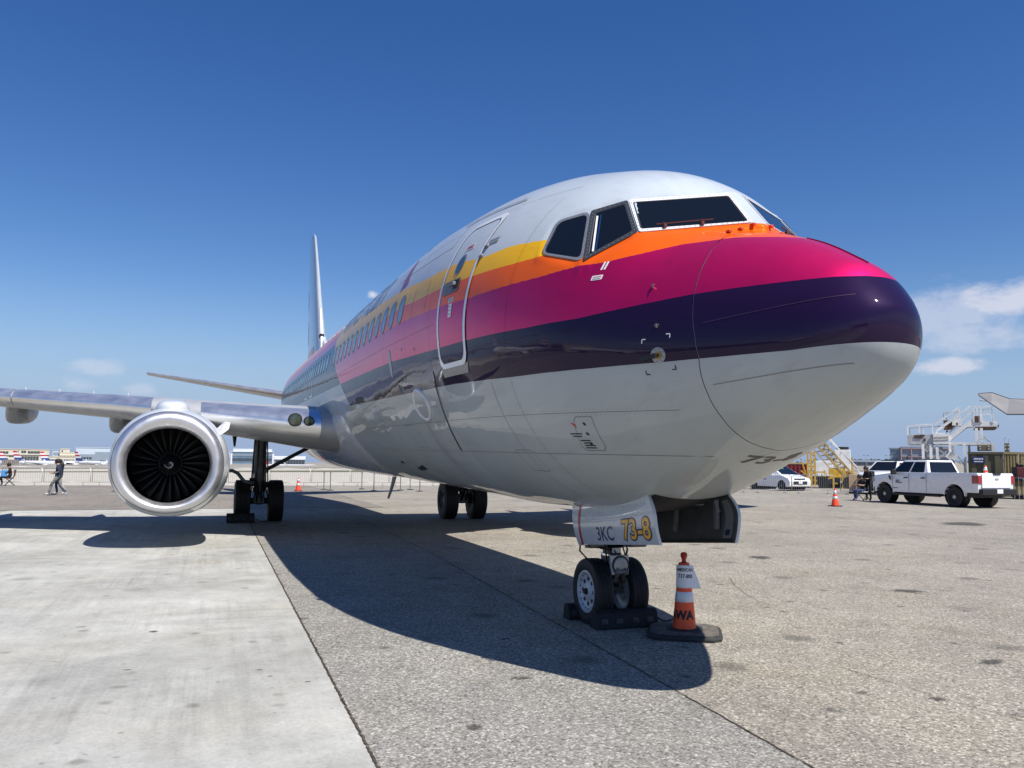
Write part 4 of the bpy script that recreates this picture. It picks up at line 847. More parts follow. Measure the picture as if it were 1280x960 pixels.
# curved drain mast / belly antenna ahead of the wing
zb = float(station(10.6)[1]) + TILT*(10.6 - 20); rings = []
bx_ = 12.9; zb = float(station(bx_)[1]) + TILT*(bx_ - 20)
for t in np.linspace(0, 1, 10):
    cx_ = bx_ + .16*t*t + .45*t; hz_ = zb + .05 - .47*t; w_ = .035*(1 - .5*t); cl = .16*(1 - .45*t); rings.append([(cx_ + cl*math.cos(a), .55 + w_*math.sin(a), hz_) for a in np.linspace(0, 2*PI, 12, endpoint=False)])
mb = MB(); mb.loft(rings); mb.build('drain_mast', M_frame, jet, smooth=50)
# ------------------------------------------------------------------ landing gear
def wheel(parent, c, r, w, rim_r, side, rim_m, name='tyre'):
    """tyre with grooves and a dished rim; axle along y"""
    prof = [(-w*.30, rim_r), (-w*.44, rim_r*1.02), (-w*.50, rim_r + (r-rim_r)*.35), (-w*.49, rim_r + (r-rim_r)*.62), (-w*.43, r*.965), (-w*.34, r*.993)]
    for g in (-.21, -.07, .07, .21): prof += [(w*(g - .018), r*(.999 if abs(g) < .2 else .996)), (w*(g - .012), r*.978), (w*(g + .012), r*.978), (w*(g + .018), r*(.999 if abs(g) < .2 else .996))]
    prof += [(w*.34, r*.993), (w*.43, r*.965), (w*.49, rim_r + (r-rim_r)*.62), (w*.50, rim_r + (r-rim_r)*.35), (w*.44, rim_r*1.02), (w*.30, rim_r)]
    fl = lambda q: np.array([q[0], q[1], max(q[2], .004)])
    t = MB(); t.lathe(prof, c, (0, 1, 0), 56, warp=fl); ty = t.build(name, M_tyre, parent, smooth=35)
    k = MB(); s_ = 1 if side > 0 else -1
    pr = [(.30*w, rim_r*1.0), (.43*w, rim_r*.99), (.435*w, rim_r*.90), (.36*w, rim_r*.86), (.26*w, rim_r*.72), (.26*w, rim_r*.45), (.34*w, rim_r*.38), (.37*w, rim_r*.26), (.37*w, .001)]
    k.lathe([(h*s_, q) for h, q in pr], c, (0, 1, 0), 40); k.lathe([(-h*s_*.9, q) for h, q in pr[:7]] + [(-.3*w*s_, .001)], c, (0, 1, 0), 40); rm = k.build('rim', rim_m, parent, smooth=35)
    h_ = MB()
    for i in range(8):
        a = 2*PI*i/8; p = np.array(c) + np.array([math.cos(a)*rim_r*.58, s_*.262*w, math.sin(a)*rim_r*.58]); h_.cyl(p, p + np.array([0, s_*.006, 0]), rim_r*.10, rim_r*.10, 12)
    p = np.array(c) + np.array([0, s_*.372*w, 0]); h_.cyl(p, p + np.array([0, s_*.03*w/.2, 0]), rim_r*.16, rim_r*.12, 14); tag(h_.build('rim_holes', M_black, rm, smooth=40), kind='stuff')
    b2 = MB()
    for i in range(16):
        a = 2*PI*(i + .5)/16; p = np.array(c) + np.array([math.cos(a)*rim_r*.80, s_*.30*w, math.sin(a)*rim_r*.80]); b2.cyl(p, p + np.array([0, s_*.016, 0]), rim_r*.03, rim_r*.03, 6)
    b2.build('rim_bolts', M_gear, rm)
    return ty
NX = 4.1; ng = thing('nose_gear', None, None); ng.parent = jet; del_keys = None
for s_ in (1, -1): wheel(ng, (NX, .20*s_, .333), .343, .200, .222, s_, M_rim)
m = MB(); m.cyl((NX, -.16, .333), (NX, .16, .333), .05, n=16); m.cyl((NX, 0, .30), (NX - .02, 0, .80), .055, n=20); m.build('axle', M_chrome, ng, smooth=40)
m = MB(); m.cyl((NX - .015, 0, .66), (NX - .06, 0, 1.5), .085, .095, 24); m.cyl((NX - .013, 0, .62), (NX - .017, 0, .70), .105, n=24); m.cyl((NX - .03, 0, .90), (NX - .034, 0, .98), .12, n=24); m.box((NX - .03, 0, .82), (.19, .19, .06)); m.build('strut', M_gear, ng, smooth=40)
m = MB()
for s_ in (1, -1): m.bar((NX - .10, .05*s_, .74), (NX - .27, .04*s_, .56), .025, .05); m.bar((NX - .27, .04*s_, .56), (NX - .06, .05*s_, .38), .025, .05)
m.cyl((NX - .27, -.07, .56), (NX - .27, .07, .56), .022, n=10); m.build('torque_link', M_gear, ng, smooth=40)
m = MB(); m.bar((NX + .05, .09, .78), (NX + .55, .13, 1.35), .06, .05); m.bar((NX + .05, -.09, .78), (NX + .55, -.13, 1.35), .06, .05); m.build('drag_brace', M_dark, ng, bevel=.008)
m = MB(); m.cyl((NX - .12, -.16, .865), (NX - .12, .16, .865), .045, n=16); m.cyl((NX - .14, -.34, .855), (NX - .14, -.16, .855), .062, n=18); m.cyl((NX - .14, .16, .855), (NX - .14, .30, .855), .062, n=18); m.bar((NX - .1, -.33, .81), (NX - .1, .33, .81), .05, .03); m.build('steering_actuator', M_gear, ng, smooth=40)
m = MB(); m.box((NX - .215, 0, .625), (.05, .20, .20)); lb = m.build('taxi_light_bracket', M_rim, ng, bevel=.008)
m = MB(); m.lathe([(-.05, .001), (-.048, .044), (-.040, .077), (-.03, .084), (.02, .086)], (NX - .22, 0, .625), (1, 0, 0), 28); m.build('taxi_light', M_lens, ng, smooth=40)
m = MB(); m.lathe([(-.034, .086), (-.040, .094), (-.028, .096), (0, .096)], (NX - .22, 0, .625), (1, 0, 0), 28); m.build('taxi_light_ring', M_dark, lb, smooth=40)
m = MB(); m.box((NX - .16, 0, .47), (.06, .10, .07)); m.box((NX - .16, 0, .37), (.05, .14, .05)); m.box((NX - .1, 0, .76), (.06, .13, .09)); m.build('gear_brackets', M_dark, ng, bevel=.006)
m = MB(); m.tube([(NX + .05, .25, .93), (NX + .10, .30, .86), (NX + .14, .29, .74), (NX + .12, .22, .66), (NX + .06, .12, .62)], .010, 8); m.tube([(NX - .12, .05, .92), (NX - .16, .08, .78), (NX - .17, .07, .62), (NX - .1, .06, .45)], .008, 8); m.tube([(NX - .12, -.05, .92), (NX - .19, -.09, .7), (NX - .19, -.09, .5), (NX - .08, -.08, .36)], .008, 8); m.build('hydraulic_hoses', M_black, ng, smooth=0)
for k, pts in enumerate((((NX - .10, .10, .90), (NX - .15, .13, .80), (NX - .13, .10, .66), (NX - .08, .09, .50)), ((NX - .11, -.10, .90), (NX - .17, -.12, .78), (NX - .14, -.10, .62), (NX - .10, -.09, .44)), ((NX - .12, .02, .80), (NX - .20, .03, .74), (NX - .19, .02, .70)), ((NX - .12, .26, .84), (NX - .20, .20, .80), (NX - .19, .08, .78), (NX - .12, .05, .84)))):
    m = MB(); m.tube(pts, .009 + .003*(k % 2), 8); m.build('hose', (M_black, M_gear, M_chrome, M_black)[k], ng, smooth=0)
for z_ in (.71, .79, .88): m = MB(); m.cyl((NX - .025, 0, z_), (NX - .026, 0, z_ + .018), .108, n=24); m.build('strut_clamp', M_chrome if z_ < .75 else M_dark, ng, smooth=40)
m = MB(); m.cyl((NX - .23, -.05, .47), (NX - .10, -.05, .47), .028, n=14); m.cyl((NX - .23, .05, .47), (NX - .10, .05, .47), .028, n=14); m.build('tow_fitting', M_dark, ng, smooth=40)
m = MB(); m.box((NX - .15, 0, .765), (.012, .10, .05)); m.build('data_plate', M_placard, ng)
# gear well, its dark painted on the belly, and doors
xs_, th_w = np.meshgrid(np.linspace(2.44, 4.2, 20), np.linspace(-1, 1, 12), indexing='ij'); grid_obj('well_shade_patch', skin_off(xs_, PI - np.arcsin(np.clip(th_w*.385/station(xs_)[2], -1, 1)), .006), M_black, jet)  # black sheet on the belly skin paints the dark of the open well
for k, (x0, x1, y0, y1, z0, z1, r_) in enumerate(((2.6, 4.0, -.28, -.30, 1.36, 1.30, .022), (2.7, 3.9, -.20, -.18, 1.34, 1.27, .014), (2.55, 3.6, .20, .24, 1.36, 1.26, .016), (3.3, 3.32, -.30, .30, 1.33, 1.33, .030), (2.9, 3.75, .05, .0, 1.38, 1.12, .04))):
    m = MB(); m.tube([(x0, y0, z0), ((x0+x1)/2, (y0+y1)/2, (z0+z1)/2 - .02), (x1, y1, z1)], r_, 8); m.build('bay_pipe', (M_gear, M_dark)[k % 2], jet, smooth=40)
for k, (x_, y_, z_) in enumerate(((2.75, -.22, 1.36), (3.05, -.26, 1.33), (3.55, .24, 1.27), (2.68, .12, 1.40))): m = MB(); m.box((x_, y_, z_), (.14, .10, .12)); m.build('bay_box', (M_gear, M_frame)[k % 2], jet, bevel=.012)
def gear_door(s_, lettered):
    """curved door hanging from its hinge at the edge of the well"""
    rows = []; x0, x1 = 2.36, 4.13
    for t in np.linspace(0, 1, 16):          # down the door
        row = []
        for k in np.linspace(0, 1, 22):
            zt = (1.225 + .20*(1 - k)**1.4); zb_ = .985 - .165*k; x_ = x0 + (x1 - x0)*k
            if k > .0: x_ = x0 + (x1 - x0)*k + t*(.0 if k < .5 else 0)
            z_ = zt + (zb_ - zt)*t; lead = .10*(1 - k)**6*(0 if t > .5 else (1 - t/.5))**2; x_ += lead*1.6 - (.02 if k < .02 else 0)*(t)
            x_ += -.10*t*(k) if k > .95 else 0
            y_ = .40 + .055*math.sin(PI*min(1, .15 + t*.7)) - .03*t; row.append((x_, s_*y_, z_))
        rows.append(row)
    O_ = np.array(rows); I_ = O_ - np.array([0, s_*.03, 0]); r_, k_ = O_.shape[:2]; mb = MB(); q4 = lambda: [(i*k_ + j, i*k_ + j+1, (i+1)*k_ + j+1, (i+1)*k_ + j) for i in range(r_-1) for j in range(k_-1)]
    mb.add(O_.reshape(-1, 3), q4(), 0); mb.add(I_.reshape(-1, 3), q4(), 1)
    rim_ = [(i, 0) for i in range(r_)] + [(r_-1, j) for j in range(1, k_)] + [(i, k_-1) for i in range(r_-2, -1, -1)] + [(0, j) for j in range(k_-2, 0, -1)]
    mb.add([O_[q] for q in rim_] + [I_[q] for q in rim_], [(n_, (n_+1) % len(rim_), len(rim_) + (n_+1) % len(rim_), len(rim_) + n_) for n_ in range(len(rim_))], 0)
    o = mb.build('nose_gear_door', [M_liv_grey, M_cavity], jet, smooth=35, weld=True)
    return o, np.array(rows)
M_liv_grey = mat('gear_door_paint', (.50, .54, .57), .25, 0, .8, var=.05, vscale=4)
dr, RW = gear_door(1, True); dl, LW = gear_door(-1, False)
def on_door(RW, off):
    def f(v):         # v: (0..1 along from the front edge, 0..1 down)
        a = np.clip(v[:, 0], 0, .9999)*(RW.shape[1]-1); b_ = np.clip(v[:, 1], 0, .9999)*(RW.shape[0]-1); i, j = b_.astype(int), a.astype(int); fb, fa = (b_ - i)[:, None], (a - j)[:, None]
        P = RW[i, j]*(1-fa)*(1-fb) + RW[i, j+1]*fa*(1-fb) + RW[i+1, j]*(1-fa)*fb + RW[i+1, j+1]*fa*fb; P = P.copy(); P[:, 1] += off; return P
    return f
Lk = 1.77
def door_text(txt, size, k_left, t_base, m, name, off, bold=0., sq=1., sh=0.): # reads from aft (left) to nose (right)
    hgt = .46
    pl_ = on_door(RW, off); v, f = text_polys(txt, size, bold, sh, sq); v, f = cut_grid(v, f, .05); mb = MB(); mb.add(pl_(np.stack([k_left - v[:, 0]/Lk, t_base - v[:, 1]/hgt], 1)), f); return mb.build(name, m, dr)
door_text('3KC', .225, .665, .90, M_ink, 'fleet_code', .0022, .002, .90)
door_text('73-8', .285, .345, .875, M_ink, 'type_number_outline', .0022, .020, 1.04)
door_text('73-8', .285, .345, .875, M_gold, 'type_number', .0036, .004, 1.04)
pl_ = on_door(RW, .0025); V2 = np.array([(k, t) for t in np.linspace(0.0, 1, 14) for k in (.868, .895)]); V2[:, 0] += .0; mb = MB(); mb.add(pl_(V2), [(2*i, 2*i+1, 2*i+3, 2*i+2) for i in range(13)]); mb.build('red_stripe', M_red, dr)
# inner skin, ribs and hinge arms of the port door (its inside faces the camera)
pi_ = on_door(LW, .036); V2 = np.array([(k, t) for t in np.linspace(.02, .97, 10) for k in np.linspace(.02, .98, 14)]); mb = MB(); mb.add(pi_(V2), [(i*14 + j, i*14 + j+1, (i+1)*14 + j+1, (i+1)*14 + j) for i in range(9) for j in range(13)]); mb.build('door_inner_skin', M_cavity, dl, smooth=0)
mb = MB()
for k in (.10, .52, .88):
    a, b_ = pi_(np.array([[k, .05]]))[0], pi_(np.array([[k + .05, .70]]))[0]; mb.bar(a + (0, .05, .06), b_ + (0, .025, 0), .035, .05); mb.bar(a + (0, .12, .10), pi_(np.array([[k + .03, .35]]))[0] + (0, .03, 0), .025, .025)
tag(mb.build('hinge_arms', M_gear, dl, bevel=.005), kind='stuff')
mb = MB(); a = pi_(np.array([[.02, .95]]))[0]; b_ = pi_(np.array([[.98, .95]]))[0]; mb.bar(a + (0, .01, 0), b_ + (0, .01, 0), .02, .025); mb.build('edge_seal', M_black, dl)
mb = MB(); V2 = np.array([(k, t) for t in (.72, .84) for k in (.045, .085)]); mb.add(pi_(V2) + (0, .006, 0), [(0, 1, 3, 2)]); mb.build('door_placard', M_ink, dl)
mb = MB(); V2 = np.array([(k, t) for t in np.linspace(.12, .9, 8) for k in (.03, .10)]); mb.add(pi_(V2) + (0, .004, 0), [(2*i, 2*i+1, 2*i+3, 2*i+2) for i in range(7)]); mb.build('edge_panel', M_frame, dl)
# main gear
for side in (1, -1):
    mg = thing('main_gear', None, None); mg.parent = jet
    GX, GY = 19.7, 2.86*side
    for dy in (.43, -.43): wheel(mg, (GX, GY + dy, .545), .565, .415, .27, 1 if dy*side > 0 else -1, M_gear)
    m = MB(); m.cyl((GX, GY - .35, .545), (GX, GY + .35, .545), .085, n=18); m.cyl((GX, GY, .45), (GX - .02, GY, 1.15), .095, n=20); m.build('axle', M_dark, mg, smooth=40)
    m = MB(); m.cyl((GX - .01, GY, .85), (GX - .10, GY, 2.45), .145, .16, 24); m.cyl((GX, GY, .80), (GX - .01, GY, .90), .17, n=24); m.cyl((GX - .05, GY, 1.30), (GX - .055, GY, 1.42), .19, n=24); m.box((GX, GY, .60), (.30, .26, .22)); m.build('strut', M_gear, mg, smooth=40)
    m = MB()
    for q in (.07, -.07): m.bar((GX - .16, GY + q, 1.05), (GX - .42, GY + q*.6, .80), .04, .07); m.bar((GX - .42, GY + q*.6, .80), (GX - .10, GY + q, .52), .04, .07)
    m.build('torque_link', M_dark, mg)
    m = MB(); m.bar((GX - .06, GY - .1*side, 1.35), (GX - .1, GY - 1.35*side, 2.05), .10, .10); m.build('side_brace', M_dark, mg)
    m = MB(); m.bar((GX + .1, GY, 1.2), (GX + .9, GY, 2.3), .09, .09); m.build('drag_brace', M_dark, mg)
    m = MB()
    for k in range(7):
        a = 2*PI*k/7; m.tube([(GX + .17*math.cos(a) - .08, GY + .17*math.sin(a), 2.2), (GX + .20*math.cos(a) - .05, GY + .20*math.sin(a), 1.5), (GX + .20*math.cos(a), GY + .22*math.sin(a), .95), (GX + .16*math.cos(a), GY + .30*math.sin(a), .62)], .016, 6)
    m.box((GX - .02, GY + .20, 1.05), (.2, .12, .22)); m.box((GX - .02, GY - .20, .98), (.18, .12, .16)); m.build('hydraulic_hoses', M_black, mg, smooth=40)
    rows = []   # strut door: a curved plate seen edge on, outboard of the leg
    for t in np.linspace(0, 1, 14):
        a = R(8 + 150*t); rows.append([(GX + dx, GY + side*(.40 + .27 - .42*math.cos(a) - .32 + .35*0), 1.02 + .42*math.sin(a)*.8) for dx in (-.35, .55)])
    pts = [(1.05, 1.08), (.98, 1.22), (.86, 1.30), (.72, 1.31), (.60, 1.25), (.50, 1.12), (.40, 1.02), (.26, .98), (.14, 1.0)]
    rows = [[(GX + dx, GY + side*a, z_) for dx in np.linspace(-.30, .60, 5)] for a, z_ in pts]; dd = grid_obj('gear_door', np.array(rows), mat('gear_door_dark', (.10, .13, .17), .3, .1, .5), mg); md = dd.modifiers.new('s', 'SOLIDIFY'); md.thickness = .09; md.offset = -1
    m = MB(); m.prism([(GX - .3, GY + side*.62, 2.42), (GX - .3, GY + side*.76, 2.42), (GX - .3, GY + side*.70, 2.0), (GX - .3, GY + side*.66, 2.0)], (.6, 0, 0)); m.build('gear_door', M_dark, mg)
# ------------------------------------------------------------------ things standing by the nose wheel
def chock(label, x0, x1, y0, y1, h, group='rubber wheel chocks'):
    t = thing('wheel_chock', label, 'wheel chock', ((x0+x1)/2, (y0+y1)/2, 0), 0, group); L_ = y1 - y0; w = x1 - x0
    mb = MB(); mb.prism([(-w/2, -L_/2, .004), (w/2, -L_/2, .004), (w*.34, -L_/2, h*.88), (w*.16, -L_/2, h), (-w*.16, -L_/2, h), (-w*.38, -L_/2, h*.85)], (0, L_, 0)); mb.build('body', M_rubber, t, bevel=.014)
    for k in (-.36, -.12, .14, .38):
        mb = MB(); mb.box((-w*.445, L_*k, h*.45), (.014, .075, .05), R3=[[1, 0, .12], [0, 1, 0], [-.12, 0, 1]]); mb.build('worn_recess', mat('worn_rubber', (.07, .072, .07), .8, var=.6, vscale=30, bump=.004, bscale=30), t, bevel=.004)
    mb = MB(); mb.tube([(0, -L_/2 - .0, h*.5), (.03, -L_/2 - .10, h*.25), (.12, -L_/2 - .20, .012), (.20, -L_/2 - .34, .012)], .009, 6); mb.build('pull_rope', M_rubber, t, smooth=0)
    return t
chock('long black rubber chock in front of the nose wheels, facing the camera', 3.715, 3.90, -.37, .325, .185)
chock('black rubber chock behind the nose wheels, mostly hidden by the left tyre', 4.30, 4.48, -.30, .385, .165)
chock('black rubber chock in front of the outer main wheel below the near wing', 19.02, 19.30, 2.98, 3.68, .25)

# tall orange cone with a paper sign
CX, CY, _ = LD(1.735, 8.47)
cone = thing('traffic_cone', 'tall orange cone with a paper sign and wide black base before the nose gear', 'traffic cone', (CX, CY, 0), math.atan2(CAM[1] - CY, CAM[0] - CX), 'orange traffic cones')
# local +X looks at the camera, +Y is to the right of the view reversed (left in the picture is -Y)
mb = MB(); rings = []
for z, s in ((.004, 1), (.025, 1.01), (.040, .99), (.050, .94), (.056, .55), (.064, .42)):
    rings.append([(.36*s*math.copysign(min(1, abs(math.cos(a))*1.22), math.cos(a)), .36*s*math.copysign(min(1, abs(math.sin(a))*1.22), math.sin(a)), z) for a in [2*PI*(k + .5)/24 for k in range(24)]])
mb.loft(rings); cb = mb.build('base', M_baser, cone, smooth=30)
mb = MB(); r6 = rings[3]; mb.add([(0, 0, .0605)] + [(p_[0]*.97, p_[1]*.97, .0525) for p_ in r6] + [(p_[0]*.45, p_[1]*.45, .0605) for p_ in r6], [(1 + k, 1 + (k+1) % 24, 25 + (k+1) % 24, 25 + k) for k in range(24)] + [(0, 25 + k, 25 + (k+1) % 24) for k in range(24)]); mb.build('dusty_base_top', mat('dusty_rubber', (.13, .115, .095), .9, var=.5, vscale=14, bump=.003, bscale=40), cb)
mb = MB(); mb.lathe([(.058, .135), (.064, .15), (.068, .148), (.070, .11)], n=32); mb.build('base_collar', M_baser, cb, smooth=0)
prof_c = [(.062, .114), (.12, .110), (.30, .094), (.335, .091), (.42, .080), (.50, .073), (.69, .056), (.70, .050)]
mb = MB(); mb.lathe(prof_c, n=40); body = mb.build('body', M_orange, cone, smooth=40)
cr_ = lambda z: float(np.interp(z, [p_[0] for p_ in prof_c], [p_[1] for p_ in prof_c]))
mb = MB(); mb.lathe([(.325, cr_(.325) + .0005), (.328, cr_(.328) + .002), (.420, cr_(.42) + .002), (.423, cr_(.423) + .0005)], n=40); mb.build('reflective_band', M_reflect, body, smooth=0)
mb = MB(); mb.lathe([(.695, .052), (.70, .030), (.715, .022), (.735, .020), (.745, .026), (.765, .034), (.785, .034), (.80, .024), (.806, .001)], n=24); mb.build('grab_knob', mat('cone_red', (.45, .02, .012), .5), body, smooth=0)
def on_cone(z0, th0, off=.0015):
    def f(v):
        z = z0 + v[:, 1]; r = np.array([cr_(q) for q in z]); th = th0 + v[:, 0]/.10; return np.stack([(r + off)*np.cos(th), (r + off)*np.sin(th), z], 1)
    return f
letter('LAWA', .115, on_cone(.165, -2.12), M_black, 'stencil_lettering', body, bold=.006, squeeze=.92, step=.02)
# paper: follows the cone on the left, then flares away at the right
def paper_pt(s_, t):         # s_ 0..1 left to right, t 0..1 bottom to top
    z = .462 + .222*t; r0 = .088 - .004*t; wd = .26 - .09*t; a = -1.10; r0 = max(r0, cr_(z) + .006)
    L_ = s_*wd*1.1; arc = L_/r0; lim = 1.65
    if arc <= lim: th = a + arc; return (r0*math.cos(th), r0*math.sin(th), z)
    th = a + lim; e = L_ - lim*r0; return (r0*math.cos(th) - e*math.sin(th), r0*math.sin(th) + e*math.cos(th), z - e*.06)
PP = np.array([[paper_pt(s_, t) for s_ in np.linspace(0, 1, 26)] for t in np.linspace(0, 1, 10)])
pap = grid_obj('paper_sign', PP, M_paper, cone); md = pap.modifiers.new('s', 'SOLIDIFY'); md.thickness = .0015; md.offset = -1
def on_paper(x0, z0):
    def f(v):
        out = []
        for p_ in v:
            z = (z0 + p_[1]); t = (z - .462)/.222; wd = (.26 - .09*t)*1.1; q = np.array(paper_pt((x0 + p_[0])/wd, t)); q2 = np.array(paper_pt((x0 + p_[0] + .002)/wd, t)); d = q2 - q; n = np.array([d[1], -d[0], 0]); n /= np.linalg.norm(n) + 1e-9; out.append(q + n*.0022)
        return np.array(out)
    return f
letter('AMERICAN', .045, on_paper(.012, .625), M_black, 'printed_line', pap, bold=.0008, squeeze=.78, step=.01)
letter('737-800', .052, on_paper(.035, .560), M_black, 'printed_line', pap, bold=.0008, squeeze=.85, step=.01)

# ------------------------------------------------------------------ small road cones
def road_cone():
    t = thing('traffic_cone', None, 'traffic cone', group='orange traffic cones')
    mb = MB(); mb.box((0, 0, .02), (.40, .40, .04)); mb.build('base', M_rubber, t, bevel=.01)
    mb = MB(); mb.lathe([(.04, .155), (.06, .15), (.70, .035), (.715, .028), (.715, .001)], n=24); b_ = mb.build('body', mat('road_cone_orange', (.85, .07, .02), .45, var=.1, vscale=8), t, smooth=40)
    for z0, z1 in ((.30, .40), (.50, .64)):
        r = lambda z: .15 - (z - .06)/.64*.115; mb = MB(); mb.lathe([(z0, r(z0) + .001), (z0 + .002, r(z0) + .004), (z1 - .002, r(z1) + .004), (z1, r(z1) + .001)], n=24); mb.build('reflective_band', M_reflect, b_, smooth=0)
    return t
rc = road_cone(); rc.location = LD(-11.1, 44.0); rc['label'] = 'small orange cone on the asphalt beyond the near main gear wheels'
c2 = copy_tree(rc); c2.location = LD(13.2, 34.3); c2['label'] = 'small orange cone alone on the ground to the left of the white pickup'
c3 = copy_tree(rc); c3.location = LD(20.05, 35.5, 1.02); c3['label'] = 'orange cone standing in the bed of the white pickup'

# ------------------------------------------------------------------ vehicles
M_car = mat('car_white_paint', (.86, .87, .88), .25, 0, 1., var=.02)
M_cglass = mat('car_glass', (.008, .010, .012), .04, 0, .25, spec=.4)
M_trim = mat('black_trim', (.015, .015, .016), .55)
M_tail = mat('tail_lamp_red', (.32, .008, .012), .15, 0, 1.)
M_steel = mat('wheel_steel', (.012, .012, .013), .5, .3)
M_hub = mat('wheel_hub_cap', (.45, .45, .46), .35, .6)
M_plate = mat('licence_plate', (.72, .73, .74), .5)
def arch(cx, r, z0, n=9): return [(cx + r*math.cos(a), z0 + r*math.sin(a)) for a in np.linspace(PI, 0, n)]
def side_body(name, poly, w, m, parent, bevel=.05, tuck=0.):
    mb = MB(); mb.prism([(x, -w/2, z) for x, z in poly], (0, w, 0)); return mb.build(name, m, parent, bevel=bevel, smooth=35)
def car_wheel(parent, x, y, r, w, rim_m, hub_m, spokes=0):
    s = 1 if y > 0 else -1; mb = MB(); mb.lathe([(-w/2*.8, r*.6), (-w/2, r*.78), (-w/2*.9, r*.96), (-w*.25, r), (w*.25, r), (w/2*.9, r*.96), (w/2, r*.78), (w/2*.8, r*.6)], (x, y, r), (0, 1, 0), 36, warp=lambda q: np.array([q[0], q[1], max(q[2], .004)])); wh = mb.build('wheel', M_tyre, parent, smooth=40)
    mb = MB(); mb.lathe([(s*w*.42, r*.62), (s*w*.40, r*.55), (s*w*.30, r*.5), (s*w*.34, r*.2), (s*w*.34, .001)], (x, y, r), (0, 1, 0), 28); mb.build('rim', rim_m, wh, smooth=40)
    mb = MB(); mb.lathe([(s*w*.34, r*.2), (s*w*.46, r*.17), (s*w*.47, .001)], (x, y, r), (0, 1, 0), 20); mb.build('hub_cap', hub_m, wh, smooth=40)
    if spokes:
        mb = MB()
        for k in range(spokes): a = 2*PI*k/spokes; mb.bar((x + r*.15*math.cos(a), y + s*w*.42, r + r*.15*math.sin(a)), (x + r*.58*math.cos(a), y + s*w*.42, r + r*.58*math.sin(a)), .05, .03)
        mb.build('spokes', hub_m, wh)
def panel(name, pts, off, m, parent, th_=.012):
    """flat polygon with thickness, pushed along its normal"""
    P = np.array(pts, float); n = np.cross(P[1] - P[0], P[2] - P[0]); n /= np.linalg.norm(n); mb = MB(); mb.prism(P + n*off, n*th_); return mb.build(name, m, parent)
def greenhouse(parent, base, top, m, name='cabin', bevel=.05):
    mb = MB(); n = 4; mb.loft([base, top]); return mb.build(name, m, parent, bevel=bevel, smooth=35)
